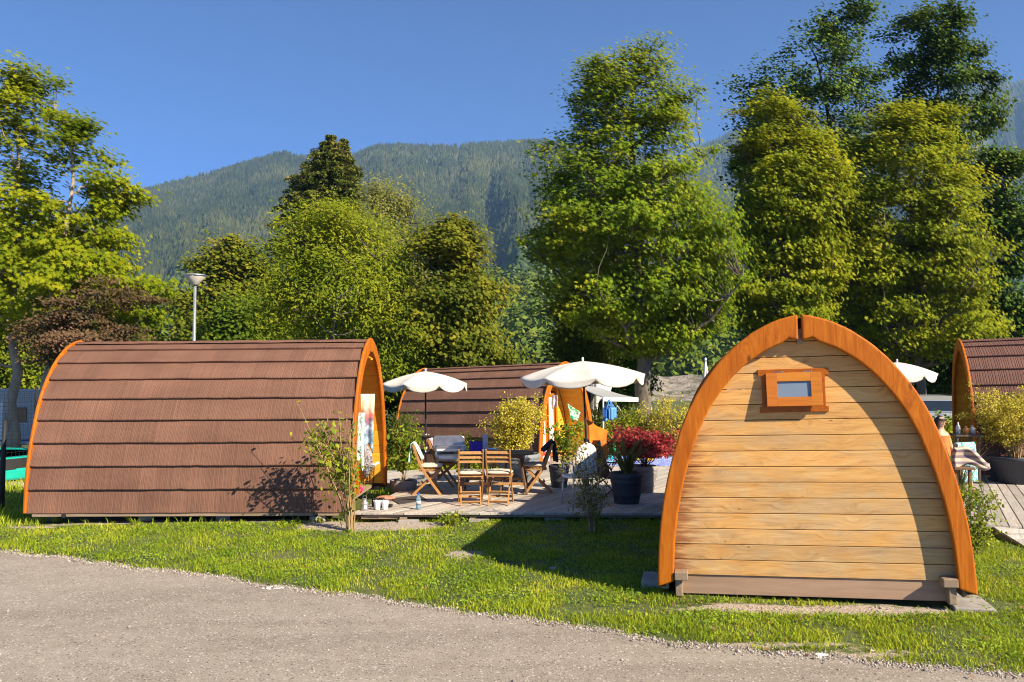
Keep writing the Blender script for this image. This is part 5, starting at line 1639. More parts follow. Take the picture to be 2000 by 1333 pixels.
# roses
pr_ = Vector((at(912, 880, 17.2).x, 17.2, dz2(-0.9, 17.2)))
rs = make_shrub('rose_bush', 'small rose bush with pink blooms behind the steel grill', pr_, L_LIME, M_STEM_BR, 0.98, 0.95, 10, 1500, 0.055, 0.35, 15, KITE, 0.4, 0.07, 0.2)
mb = MB()
for dx, dzz in ((-0.30, 0.93), (-0.16, 0.90), (-0.42, 0.80), (0.30, 0.96)):
    for k in range(9):
        a = k * 2.4; r = 0.007 * k ** 0.7
        mb.add([(dx + r * math.cos(a), -0.25 + r * math.sin(a) * 0.6, dzz + 0.012), (dx + 0.038 * math.cos(a), -0.25 + 0.02 * math.sin(a), dzz + 0.02), (dx + 0.045 * math.cos(a + 0.5), -0.27, dzz + 0.03 * math.sin(a + 0.5)), (dx + 0.03 * math.cos(a + 1.0), -0.26, dzz - 0.012)], [(0, 1, 2, 3)])
mb.build('blossoms', sm("pink_rose_petals", (0.78, 0.36, 0.38), 0.7, 0.1), rs)

# ---------------------------------------------------------------- shrubs in the lawn
ps = on(683, 1037)
make_shrub('straggly_shrub', 'straggly shrub with straw stems leaning in front of the left cabin corner', ps, L_LIME, M_STEM, 1.72, 0.42, 11, 300, 0.055, 0.12, 17, LEAF6, 0.4, 0.05, 0.07, (-0.06, 0.0), 0.011, 3, 'shrub', None, 0.1)
make_shrub('leafy_shrub', 'spreading leafy branches of the shrub that shades the left cabin roof', (ps.x + 0.0, ps.y + 0.05, ps.z + 0.0), L_LIME, M_STEM, 1.80, 0.66, 6, 620, 0.070, 0.48, 18, LEAF6, 0.3, 0.075, 0.03, (-0.48, 0.0), 0.012, 8, 'shrub', None, 0.5)
pk = on(1157, 1040)
make_shrub('sparse_shrub', 'sparse small leaved shrub fanning up from the lawn before the terrace', pk, L_OLIVE, M_STEM, 1.30, 0.86, 17, 1050, 0.036, 0.22, 19, KITE, 0.3, 0.035, 0.07, (-0.05, 0), 0.008, 6, 'shrub', None, 0.5, 0.4)
make_shrub('weed_clump', 'low bright weed clump in front of the terrace gravel', on(880, 1026), L_LIME, M_STEM_BR, 0.17, 0.45, 12, 320, 0.045, 0.1, 20, LEAF6, 0.9, 0.035, 0.06, (0, 0), 0.004, 3, 'weed')
pc = Vector((at(1893, 985, 9.9).x, 9.9, float(gz(5.5, 9.9))))
make_shrub('olive_bush', 'small leaved bush squeezed between near cabin and right terrace', pc, L_LIME, M_STEM_BR, 0.92, 0.62, 20, 2200, 0.036, 0.1, 22, KITE, 0.4, 0.05, 0.10, (0, 0), 0.007, 5, 'shrub')
make_strap_plant('ornamental_grass', 'wispy dry ornamental grass behind the right side of the near cabin', (at(1866, 900, 12.6).x, 12.6, rdz(6.8, 12.6)), L_STRAW, 90, 1.35, 0.75, 0.014, 23, droop=0.35)
make_strap_plant('ornamental_grass', 'green grass blades beside the striped lounge cushion', (at(1872, 900, 12.3).x, 12.3, rdz(6.8, 12.3)), L_STRAP, 40, 1.0, 0.5, 0.014, 24, droop=0.4)

# shrubs behind the far terrace
def bush(label, px, py_top, d, w, mat, seed, h=None, n=2600, ls=0.07, name='garden_shrub', tpl=KITE, x=None, zb=None):
    X = at(px, 735, d).x; zb = float(gz(X, d)) if zb is None else zb
    hh = at(px, py_top, d).z - zb
    return make_shrub(name, label, (X, d, zb), mat, M_STEM_BR, hh, w, 18, n, ls, 0.12, seed, tpl, 0.5, 0.10, w * 0.18, (0, 0), 0.012, 5, 'shrub', None, 0.3)
bush('lime green bush with white flowers beside the camper awning', 1205, 792, 26.5, 2.0, L_LIME, 71, ls=0.085)
bush('green bush between the camper and the big sycamore trunk', 1238, 792, 27.0, 1.8, L_LIME, 72, ls=0.085)
bush('spiky golden shrub left of the near cabin, behind the red maple', 1308, 770, 26.0, 1.7, L_GOLD, 73, n=3000, ls=0.06)
bush('golden shrub at the foot of the big sycamore', 1274, 783, 26.4, 1.2, L_GOLD, 74, n=1800, ls=0.06)
bush('dark leafy bush behind the porch of the left cabin', 782, 800, 21.0, 1.0, L_HEDGE, 75)
bush('leafy bush behind the camper rear, in tree shade', 1180, 760, 33.0, 3.0, L_HEDGE, 76, ls=0.14)
bush('green bush in front of the silver car', 1852, 800, 20.0, 1.1, L_LIME, 77, ls=0.08)

# ---------------------------------------------------------------- steel grill
gp = Vector((at(880, 900, 15.3).x, 15.3, dz(-1.0, 15.3)))
gr = thing('grill', 'portable steel grill with rounded lid standing behind the side chairs', 'grill', gp, R(6))
mb = MB()
def rrect(w, h, r, n=6):
    pts = []
    for cx, cy, a0 in ((w - r, h - r, 0), (-w + r, h - r, 90), (-w + r, -h + r, 180), (w - r, -h + r, 270)):
        for i in range(n + 1):
            a = R(a0 + 90 * i / n); pts.append((cx + r * math.cos(a), cy + r * math.sin(a)))
    return pts
mb.prism(rrect(0.29, 0.115, 0.05), lambda a, b, t: (a, t, 0.70 + b), -0.18, 0.18)
mb.build('body', M_STEEL, gr, bevel=0.01)
mb = MB(); mb.prism(rrect(0.30, 0.15, 0.07), lambda a, b, t: (a - 0.03, t, 0.83 + b), 0.16, 0.21); mb.build('lid', M_STEEL, gr, bevel=0.012)
MB().box((0.0, -0.186, 0.685), (0.50, 0.012, 0.05)).build('vent_strip', M_BLACKMETAL, gr, bevel=0.003)
MB().box((0.0, -0.192, 0.745), (0.52, 0.016, 0.035)).build('front_rail', M_WHITE, gr, bevel=0.004)
MB().box((0.03, -0.19, 0.605), (0.5, 0.015, 0.05)).build('front_panel', M_WHITE, gr, bevel=0.004)
MB().tube([(0.06, -0.2, 0.60), (0.06, -0.235, 0.60)], 0.026, 14).build('knob', M_ALU, gr)
MB().tube([(0.27, -0.05, 0.80), (0.38, -0.05, 0.86), (0.42, -0.05, 0.80)], 0.013, 8).build('handle', M_GLAZE, gr, smooth=True)
for sx_ in (-0.24, 0.24):
    for sy in (-0.13, 0.13):
        MB().tube([(sx_, sy, 0.6), (sx_ * 1.1, sy * 1.2, 0.0)], 0.014, 8).build('leg', M_GALV, gr)

# ---------------------------------------------------------------- garden chair with white round back, seen from behind
def q(p, rz): return p
wc = on(1122, 990, dz)
ch = thing('metal_chair', 'aluminium garden chair with a rounded white back, behind the sparse shrub', 'chair', wc + Vector((0.10, 0.20, 0)), R(18))
def bk(u, v):
    zz = 0.48 + 0.50 * v
    w = 0.165 * (1 - max(0, (v - 0.55) / 0.45) ** 2.6) ** 0.5 + 0.012
    return ((u - 0.5) * 2 * w, -0.20 - 0.08 * v - 0.03 * math.sin(math.pi * u), zz)
mb = MB(); mb.grid(bk, 14, 16); mb.build('backrest', sm("white_webbing", (0.80, 0.79, 0.77), 0.7, 0.06, 40, 0.4, 90), ch, smooth=True, solid=0.03)
mb = MB(); mb.grid(lambda u, v: ((u - 0.5) * 0.42, -0.18 + 0.42 * v, 0.45 - 0.02 * math.sin(math.pi * v)), 8, 8); mb.build('seat', M_WHITE, ch, smooth=True, solid=0.03)
for s in (-1, 1):
    MB().tube([(s * 0.19, -0.20, 0.62), (s * 0.20, -0.23, 0.40), (s * 0.225, -0.28, 0.0)], 0.014, 10).build('leg', M_ALU, ch, smooth=True)
    MB().tube([(s * 0.19, 0.20, 0.46), (s * 0.21, 0.24, 0.0)], 0.014, 10).build('leg', M_ALU, ch, smooth=True)
    MB().tube([(s * 0.205, -0.20, 0.66), (s * 0.235, 0.0, 0.66), (s * 0.225, 0.18, 0.64), (s * 0.2, 0.2, 0.47)], 0.013, 8).build('armrest', M_ALU, ch, smooth=True)

# dark sling lounger behind it
lp = Vector((at(1188, 930, 14.2).x, 14.2, dz(1.8, 14.2)))
lg = thing('lounge_chair', 'low folding lounger with dark sling seat behind the black pot', 'chair', lp, R(-62))
M_SLING = cloth("charcoal_sling", (0.075, 0.068, 0.06), 0.2)
prf = [(0, -0.34, 0.98), (0, -0.26, 0.74), (0, -0.14, 0.42), (0, -0.03, 0.31), (0, 0.12, 0.29), (0, 0.32, 0.36), (0, 0.42, 0.38)]
def sl(u, v):
    k = v * (len(prf) - 1); i = min(int(k), len(prf) - 2); f = k - i
    return ((u - 0.5) * 0.46, prf[i][1] * (1 - f) + prf[i + 1][1] * f, prf[i][2] * (1 - f) + prf[i + 1][2] * f - 0.015 * math.sin(math.pi * u))
mb = MB(); mb.grid(sl, 6, 24); mb.build('sling', M_SLING, lg, smooth=True, solid=0.008)
for s in (-1, 1):
    MB().tube([(s * 0.24, a[1], a[2]) for a in prf], 0.013, 8).build('side_rail', M_BLACKMETAL, lg, smooth=True)
    MB().tube([(s * 0.25, -0.22, 0.60), (s * 0.25, 0.05, 0.25), (s * 0.25, 0.30, 0.0)], 0.012, 8).build('leg', M_BLACKMETAL, lg, smooth=True)
    MB().tube([(s * 0.255, 0.32, 0.36), (s * 0.255, 0.0, 0.20), (s * 0.255, -0.32, 0.0)], 0.012, 8).build('leg', M_BLACKMETAL, lg, smooth=True)
    MB().box((s * 0.26, -0.02, 0.60), (0.04, 0.36, 0.02)).build('armrest', M_BLACKMETAL, lg, bevel=0.006)

# ---------------------------------------------------------------- things at the left porch
def small(x, y, zf=dz): return on(x, y, zf)
p = small(699, 962); 
mb = MB()
for k in range(9): 
    z = 0.02 + 0.055 * k; r = 0.135 + 0.02 * k / 8
    mb.tube([(r * math.cos(a), r * math.sin(a), z) for a in [2 * math.pi * i / 20 for i in range(21)]], 0.004, 5, cap=False)
for i in range(22):
    a = 2 * math.pi * i / 22
    mb.tube([(0.135 * math.cos(a), 0.135 * math.sin(a), 0.01), (0.155 * math.cos(a), 0.155 * math.sin(a), 0.46)], 0.0035, 4, cap=False)
o = mb.build('wire_basket', M_BLACKMETAL, loc=p + Vector((0.10, 0.25, 0))); tag(o, 'tall black wire basket standing inside the left cabin porch', 'basket')
mb = MB(); mb.grid(lambda u, v: ((0.12 + 0.03 * noise.noise(Vector((u * 6, v * 5, 2)))) * math.sin(math.pi * v) ** 0.6 * math.cos(2 * math.pi * u), (0.12 + 0.03 * noise.noise(Vector((u * 6, v * 5, 2)))) * math.sin(math.pi * v) ** 0.6 * math.sin(2 * math.pi * u), 0.62 * v), 24, 20, closed_u=True)
o = mb.build('shoulder_bag', multi_cloth("grey_print_cloth", [(0.06, 0.06, 0.07), (0.35, 0.33, 0.34), (0.12, 0.12, 0.15), (0.5, 0.47, 0.45)], 14), smooth=True, loc=p + Vector((0.10, 0.25, 0.22))); tag(o, 'grey patterned bag stuffed into the black wire basket', 'bag')
p = small(712, 997)
ln = thing('lantern', 'round galvanised lantern on the terrace edge by the porch', 'lantern', p)
MB().lathe([(0.075, 0.0), (0.08, 0.01), (0.08, 0.13), (0.084, 0.14), (0.075, 0.16), (0.045, 0.19), (0.04, 0.23), (0.046, 0.24), (0.0, 0.25)], 20).build('body', M_GALV, ln, smooth=True, bevel=0.003)
MB().box((0.03, -0.078, 0.075), (0.055, 0.02, 0.08)).build('pane', M_WHITE, ln, bevel=0.003)
MB().tube([(-0.04, 0, 0.24), (-0.03, 0, 0.30), (0.03, 0, 0.30), (0.04, 0, 0.24)], 0.004, 6).build('handle', M_GALV, ln)
ln.scale = (0.72, 0.72, 0.72)
mb = MB(); mb.grid(lambda u, v: ((0.028 + 0.012 * math.sin(v * 5)) * math.sin(math.pi * v) ** 0.5 * math.cos(6.283 * u), (0.028) * math.sin(math.pi * v) ** 0.5 * math.sin(6.283 * u), 0.15 * v), 14, 12, closed_u=True)
o = mb.build('toy', sm("magenta_plastic", (0.75, 0.02, 0.14), 0.4, 0.05), smooth=True, loc=small(702, 985) + Vector((0.0, 0.1, 0.16))); tag(o, 'small magenta toy on the black basket by the porch', 'toy')
for s in (0, 1):
    b = MB(); b.sweep([(0, 0, 0.02), (0.0, -0.1, 0.03), (0, -0.2, 0.025)], 0.085, 0.04); b.grid(lambda u, v: (0.045 * math.cos(6.283 * u) * (1 - 0.15 * v), 0.05 * math.sin(6.283 * u) * (1 - 0.1 * v) - 0.03, 0.03 + 0.11 * v), 16, 5, closed_u=True)
    o = b.build('boot', M_RUBBER, smooth=True, bevel=0.01, loc=small(724, 993) + Vector((0.02 + 0.10 * s, 0.10 + 0.03 * s, 0))); o.rotation_euler.z = R(70 + 10 * s)
    tag(o, ['dark ankle boot beside the lantern on the terrace', 'dark ankle boot just right of the other boot'][s], 'boot', 'dark boots beside the lantern')
M_PAPER = sm("white_paper_cup", (0.82, 0.81, 0.79), 0.7, 0.03)
for k, x in enumerate((737, 752)):
    mb = MB()
    def cup(u, v):
        fl = 0.006 * math.cos(6.283 * u * 6) * max(0, v - 0.8) * 5
        r = 0.036 + 0.020 * v + fl
        return (r * math.cos(6.283 * u), r * math.sin(6.283 * u), 0.135 * v + fl)
    mb.grid(cup, 36, 10, closed_u=True); mb.lathe([(0.0, 0.003), (0.036, 0.003)], 24)
    o = mb.build('paper_cup', M_PAPER, smooth=True, solid=0.003, loc=small(x, 996)); tag(o, ['white frilled cup on the terrace edge, the one beside the lantern', 'white frilled cup on the terrace edge, the one nearer the mat'][k], 'cup', 'white frilled cups on the terrace edge')
mb = MB(); mb.grid(lambda u, v: ((0.16 * math.sin(math.pi * v) ** 0.6 + 0.006 * math.sin(u * 60)) * math.cos(6.283 * u), 0.75 * (0.16 * math.sin(math.pi * v) ** 0.6 + 0.006 * math.sin(u * 60)) * math.sin(6.283 * u), 0.085 * v), 60, 10, closed_u=True)
o = mb.build('bread_basket', wood("rust_wicker", [(0.25, 0.09, 0.05), (0.42, 0.19, 0.12), (0.6, 0.34, 0.24)], 0, 0.8, 4.0), smooth=True, loc=small(753, 978)); tag(o, 'low rust coloured wicker basket behind the white cups', 'basket')
mb = MB(); mt = [small(761, 975), small(820, 969), small(834, 977), small(780, 986)]
mb.add([Vector((v.x, v.y, v.z + 0.012)) for v in mt] + [Vector((v.x, v.y, v.z + 0.001)) for v in mt], [(3, 2, 1, 0), (4, 5, 6, 7), (0, 1, 5, 4), (1, 2, 6, 5), (2, 3, 7, 6), (3, 0, 4, 7)])
o = mb.build('door_mat', sm("dark_rubber_mat", (0.05, 0.042, 0.038), 0.9, 0.2, 30, 0.5, 90)); tag(o, 'dark doormat on the terrace boards before the left porch', 'mat')
bt = thing('water_bottle', 'clear blue plastic water bottle standing on the terrace edge', 'bottle', small(817, 995))
tb_ = NT("blue_bottle_plastic")
M_BOTTLE = tb_.surf((0.35, 0.62, 0.80), 0.08, Transmission_Weight=0.75, IOR=1.33)
MB().lathe([(0.036, 0.0), (0.038, 0.01), (0.037, 0.06), (0.035, 0.065), (0.038, 0.07), (0.038, 0.14), (0.034, 0.175), (0.016, 0.205), (0.015, 0.225)], 20).build('body', M_BOTTLE, bt, smooth=True)
MB().lathe([(0.0172, 0.218), (0.0172, 0.245), (0.0, 0.246)], 16).build('cap', sm("blue_cap", (0.02, 0.12, 0.55), 0.4), bt, smooth=False)
MB().lathe([(0.0388, 0.085), (0.0388, 0.13)], 20).build('label_band', sm("pale_label", (0.65, 0.70, 0.72), 0.5), bt, smooth=True)

# hanging towels at the porch door
def sunset_towel():
    t = NT("sunset_print_towel")
    gz_ = t.n('SeparateXYZ', {0: t.n('TexCoord').outputs['Generated']}).outputs[2]
    nz = t.noise(t.coord(), 7.0, 3, 0.6, 0.8)
    f = t.math('ADD', gz_, t.val(nz, 0.3, 0.7, -0.11, 0.11))
    c = t.ramp(f, [(0.06, (0.10, 0.16, 0.22)), (0.20, (0.40, 0.52, 0.60)), (0.32, (0.09, 0.14, 0.22)), (0.44, (0.42, 0.50, 0.55)), (0.56, (0.16, 0.10, 0.16)), (0.66, (0.70, 0.16, 0.12)), (0.76, (0.78, 0.42, 0.30)), (0.88, (0.82, 0.74, 0.50)), (1.0, (0.84, 0.78, 0.52))])
    return t.surf(c, 0.92, t.bump(nz, 0.3, 0.004))
def hang(name, label, cat, top_c, w, l, mat, rz=0.0, lump=0.02, seed=1, taper=0.0, thick=0.012, fold=5.0, slant=0.0):
    mb = MB(); c, s = math.cos(rz), math.sin(rz)
    def fn(u, v):
        ww = w * (1 - taper * v)
        x = (u - 0.5) * ww
        y = lump * (0.3 + v) * math.sin(u * fold * 2 + seed) + 0.012 * math.sin(v * 7 + u * 5)
        z = -l * v * (1 + 0.10 * math.sin(u * 5 + seed)) - slant * (u - 0.5) * (1 - 0.5 * v)
        return (top_c[0] + c * x - s * y, top_c[1] + s * x + c * y, top_c[2] + z)
    mb.grid(fn, 26, 26)
    o = mb.build(name, mat, smooth=True, solid=thick)
    return tag(o, label, cat)
dtop = Vector((at(722, 770, 13.65).x, 13.65, at(722, 770, 13.65).z))
hang('beach_towel', 'printed beach towel in yellow, red and blue hung at the left porch door', 'towel', dtop + Vector((-0.03, -0.02, 0.0)), 0.23, 0.92, sunset_towel(), 0.3, 0.022, 2, 0.25)
hang('white_towel', 'white and leaf print towel hung behind the beach towel at the porch', 'towel', dtop + Vector((-0.11, -0.20, -0.30)), 0.13, 0.86, multi_cloth("leaf_print_towel", [(0.80, 0.80, 0.78), (0.30, 0.42, 0.38), (0.82, 0.82, 0.80)], 9, (1, 1, 1)), 0.4, 0.018, 4, 0.1)

# laundry on a line from the middle cabin to the parasol pole and beyond
la, lb, lc = at(1112, 786, 20.3), at(1141, 818, 13.6), at(1188, 858, 15.5)
mb = MB(); mb.tube([la, la.lerp(lb, 0.5) - Vector((0, 0, 0.05)), lb], 0.004, 5); mb.tube([lb, lb.lerp(lc, 0.5) - Vector((0, 0, 0.04)), lc], 0.004, 5)
o = mb.build('clothes_line', cloth("orange_cord", (0.6, 0.28, 0.06))); tag(o, 'thin orange clothes line tied to the larger parasol pole', 'line')
pt = at(1121, 797, 18.5)
hang('green_cloth', 'small green and white printed cloth pegged on the orange line', 'cloth', pt, 0.30, 0.27, multi_cloth("green_print", [(0.05, 0.42, 0.16), (0.6, 0.72, 0.6), (0.04, 0.34, 0.10)], 9), 0.2, 0.01, 1, 0.5, 0.006, 5, 0.2)
mb = MB(); A0, A1 = at(1145, 820, 13.9), at(1186, 843, 14.3)
mb.grid(lambda u, v: A0.lerp(A1, u) + Vector((0.10 * v * (1 - u) + 0.02 * math.sin(v * 6 + u * 9), 0.035 * math.sin(u * 16 + v * 5) * v + 0.02 * math.sin(u * 7), -(0.60 - 0.13 * u) * v)), 26, 24)
o = mb.build('orange_towel', cloth("orange_terry", (0.72, 0.165, 0.010), 0.15), smooth=True, solid=0.012); tag(o, 'bright orange towel slung from the line beside the larger parasol pole', 'towel')
pt = at(1079, 773, 20.9)
hang('grey_towel', 'grey and white towel over the top of the middle cabin door', 'towel', at(1083, 772, 21.9), 0.19, 0.34, multi_cloth("grey_stripe_towel", [(0.55, 0.53, 0.55), (0.72, 0.70, 0.70), (0.35, 0.33, 0.36)], 8), -0.5, 0.02, 1, 0.0)

# picnic blanket with bags and toys
def rug(name, label, pts, mat):
    mb = MB(); P = [on(x, y, dz) for x, y in pts]
    mb.grid(lambda u, v: (P[0].lerp(P[1], u)).lerp(P[3].lerp(P[2], u), v) + Vector((0, 0, 0.014 + 0.008 * noise.noise(Vector((u * 8, v * 8, 1))))), 24, 12)
    o = mb.build(name, mat, smooth=True, solid=0.006); return tag(o, label, 'blanket')
rug('picnic_blanket', 'blue and white patterned blanket spread on the terrace behind the pots', [(1150, 911), (1340, 911), (1326, 893), (1165, 893)], multi_cloth("blue_batik", [(0.02, 0.10, 0.50), (0.65, 0.68, 0.75), (0.03, 0.14, 0.60), (0.40, 0.35, 0.6), (0.05, 0.2, 0.65)], 9))
def bag(name, label, px, py, w, h, mat, cat='bag', seed=1, handle=True, d=0.16, zf=dz):
    p = on(px, py, zf); root = thing(name, label, cat, p)
    mb = MB()
    def fn(u, v):
        a = 6.283 * u; ph = math.pi * v
        r = math.sin(ph) ** 0.55 if 0 < v < 1 else 0
        n_ = 1 + 0.16 * noise.noise(Vector((math.cos(a) * 1.6 + seed, math.sin(a) * 1.6, v * 3)))
        return (w / 2 * r * math.copysign(abs(math.cos(a)) ** 0.7, math.cos(a)) * n_, d / 2 * r * math.copysign(abs(math.sin(a)) ** 0.7, math.sin(a)) * n_, h / 2 * (1 - math.cos(ph)) * n_)
    mb.grid(fn, 28, 16, closed_u=True); mb.build('body', mat, root, smooth=True)
    if handle: MB().tube([(-w * 0.28, 0, h * 0.9), (-w * 0.2, 0, h * 1.25), (w * 0.2, 0, h * 1.25), (w * 0.28, 0, h * 0.9)], 0.008, 6).build('handle', mat, root, smooth=True)
    return root
Mp = lambda n, c: sm(n, c, 0.5, 0.08)
bag('tote_bag', 'yellow tote bag on the blue blanket under the red maple', 1240, 900, 0.24, 0.22, Mp("yellow_plastic_cloth", (0.80, 0.60, 0.03)), seed=1)
bag('tote_bag', 'small orange and yellow pouch beside the yellow tote bag', 1268, 902, 0.20, 0.13, Mp("amber_cloth", (0.80, 0.42, 0.03)), seed=2, handle=False)
bag('tote_bag', 'royal blue bag behind the black pot leaves', 1222, 901, 0.13, 0.19, Mp("royal_blue_cloth", (0.02, 0.08, 0.50)), seed=3)
bag('swim_ring', 'turquoise rolled swim toy at the left end of the blanket', 1190, 899, 0.20, 0.12, Mp("turquoise_plastic", (0.02, 0.45, 0.58)), 'toy', 4, False)
bag('swim_ring', 'pale turquoise deflated toy in front of the turquoise one', 1193, 906, 0.16, 0.07, Mp("pale_turquoise_plastic", (0.15, 0.60, 0.70)), 'toy', 5, False)
bag('tote_bag', 'magenta bag beside the near cabin frame', 1301, 890, 0.09, 0.22, Mp("magenta_cloth", (0.80, 0.02, 0.22)), seed=6)
bag('tote_bag', 'violet and white printed bag left of the magenta bag', 1290, 897, 0.17, 0.24, multi_cloth("violet_print", [(0.16, 0.10, 0.45), (0.65, 0.62, 0.75), (0.10, 0.12, 0.5)], 12), seed=7)
bag('toy_ball', 'coral ball on the blanket below the red maple', 1281, 892, 0.12, 0.13, Mp("coral_plastic", (0.80, 0.26, 0.16)), 'ball', 8, False, 0.12)
bag('cooler_box', 'blue cool box under the dining table', 908, 944, 0.22, 0.24, Mp("cool_box_blue", (0.02, 0.22, 0.55)), 'box', 9, False, 0.2)
bag('swim_bag', 'red, white and blue swim bag leaning behind the right chair', 1064, 905, 0.26, 0.30, multi_cloth("swim_print", [(0.70, 0.05, 0.04), (0.70, 0.75, 0.80), (0.03, 0.25, 0.60), (0.72, 0.06, 0.04)], 5), 'bag', 10, False)
bag('green_pouch', 'small green bag hanging low behind the black pot leaves', 1200, 884, 0.10, 0.20, Mp("green_plastic", (0.02, 0.42, 0.12)), 'bag', 11)
# ---------------------------------------------------------------- lamp post
dl_ = 19.5
pl_ = at(379, 672, dl_)
zb_ = float(gz(pl_.x, dl_))
hL = at(379, 556, dl_).z - zb_
lamp = thing('street_lamp', 'slim steel lamp post with a shallow bowl head behind the left cabin', 'lamp', (pl_.x, dl_, zb_))
MB().tube([(0, 0, 0), (0, 0, 1.0), (0, 0, hL)], [0.055, 0.042, 0.036], 12).build('pole', M_GALV, lamp, smooth=True)
t = NT("frosted_lamp_bowl"); M_BOWL = t.surf((0.60, 0.55, 0.46), 0.35, Transmission_Weight=0.25)
MB().lathe([(0.05, hL - 0.02), (0.10, hL), (0.12, hL + 0.06), (0.27, hL + 0.20), (0.265, hL + 0.215), (0.11, hL + 0.075)], 28).build('bowl', M_BOWL, lamp, smooth=True)
MB().lathe([(0.09, hL + 0.01), (0.105, hL + 0.03), (0.10, hL + 0.05), (0.118, hL + 0.07), (0.112, hL + 0.09), (0.13, hL + 0.11), (0.12, hL + 0.14), (0.0, hL + 0.145)], 20).build('louvre_core', M_BOWL, lamp, smooth=False)
MB().lathe([(0.285, hL + 0.205), (0.29, hL + 0.215), (0.20, hL + 0.245), (0.0, hL + 0.26)], 28).build('cap', M_GALV, lamp, smooth=True)

# ---------------------------------------------------------------- trampoline and its net pole, left edge
tx, ty = at(-66, 735, 20.6).x, 20.6
tz = float(gz(tx, ty))
tr_ = thing('trampoline', 'garden trampoline with turquoise edge pad and black safety net', 'trampoline', (tx, ty, tz))
M_TURQ = sm("turquoise_vinyl", (0.01, 0.36, 0.27), 0.3, 0.1)
RT_ = 1.95
def ring_z(u): return 0.0
mb = MB(); mb.grid(lambda u, v: ((RT_ - 0.32 * (1 - v) + (0.02 if v > 0.9 else 0)) * math.cos(6.283 * u), (RT_ - 0.32 * (1 - v)) * math.sin(6.283 * u), 0.60 + 0.02 * math.sin(math.pi * v)), 72, 5, closed_u=True); mb.build('edge_pad', M_TURQ, tr_, smooth=True, solid=0.03)
mb = MB(); mb.lathe([(0.0, 0.58), (RT_ - 0.3, 0.58)], 64); mb.build('mat', M_RUBBER, tr_)
mb = MB(); mb.grid(lambda u, v: ((RT_ + 0.03) * math.cos(6.283 * u), (RT_ + 0.03) * math.sin(6.283 * u), 0.60 - 0.26 * v), 72, 3, closed_u=True); mb.build('spring_skirt', M_RUBBER, tr_, smooth=True)
mb = MB(); mb.grid(lambda u, v: ((RT_ + 0.04 + 0.03 * math.sin(u * 60)) * math.cos(6.283 * u), (RT_ + 0.04 + 0.03 * math.sin(u * 60)) * math.sin(6.283 * u), 0.36 - 0.27 * v), 72, 4, closed_u=True); mb.build('lower_skirt', M_TURQ, tr_, smooth=True, solid=0.01)
for k in range(6):
    a = 6.283 * (k + 0.2) / 6
    MB().tube([((RT_ + 0.08) * math.cos(a), (RT_ + 0.08) * math.sin(a), 0.0), ((RT_ + 0.10) * math.cos(a), (RT_ + 0.10) * math.sin(a), 2.3)], 0.03, 8).build('net_pole', M_RUBBER, tr_)
nb_ = MB()
for k in range(120):
    a = 6.283 * k / 120
    nb_.tube([((RT_ - 0.02) * math.cos(a), (RT_ - 0.02) * math.sin(a), 0.6), ((RT_ - 0.02) * math.cos(a), (RT_ - 0.02) * math.sin(a), 2.2)], 0.0035, 3, cap=False)
for k in range(16):
    z = 0.65 + 0.1 * k
    nb_.tube([((RT_ - 0.02) * math.cos(6.283 * i / 60), (RT_ - 0.02) * math.sin(6.283 * i / 60), z) for i in range(61)], 0.0035, 3, cap=False)
nb_.build('safety_net', M_BLACKMETAL, tr_)
pp_ = on(3, 998)
o = MB().tube([(0, 0, -0.05), (0, 0, 0.8), (0.02, 0, 1.55)], [0.045, 0.045, 0.03], 10).build('net_post', M_RUBBER, smooth=True, loc=pp_); tag(o, 'black padded post at the left edge of the lawn', 'post')

# ---------------------------------------------------------------- caravan behind the two pale trunks
cvx = at(-10, 735, 31).x
cv = thing('caravan', 'grey white caravan parked behind the two pale trunks', 'caravan', (cvx, 31, float(gz(cvx, 31))), R(4))
M_CARAVAN = sm("dull_caravan_panel", (0.40, 0.41, 0.43), 0.5, 0.06)
mb = MB(); sidep = [(-2.6, 0.45), (2.5, 0.45), (2.75, 0.9), (2.6, 1.9), (2.2, 2.45), (-2.3, 2.5), (-2.7, 2.0), (-2.75, 0.9)]
mb.prism(sidep, lambda a, b, t: (a, t, b), -1.05, 1.05); mb.build('body', M_CARAVAN, cv, bevel=0.06, seg=3)
for x in (-1.7, -0.2, 1.35):
    w = MB().box((x, -1.06, 1.55), (0.75, 0.03, 0.55)).build('window', M_GLASS_DK, cv, bevel=0.02)
MB().box((0.6, -1.062, 1.25), (0.55, 0.02, 1.55)).build('door', M_CARWHITE, cv, bevel=0.02)
for s in (-1.0, 1.0):
    wb = MB(); wb.tube([(0.2, s * 0.95 - 0.09, 0.32), (0.2, s * 0.95 + 0.09, 0.32)], 0.32, 20); wb.build('wheel', M_RUBBER, cv)
MB().box((0, -1.065, 0.62), (4.9, 0.02, 0.06)).build('trim_strip', sm("blue_trim", (0.02, 0.05, 0.2), 0.4), cv)

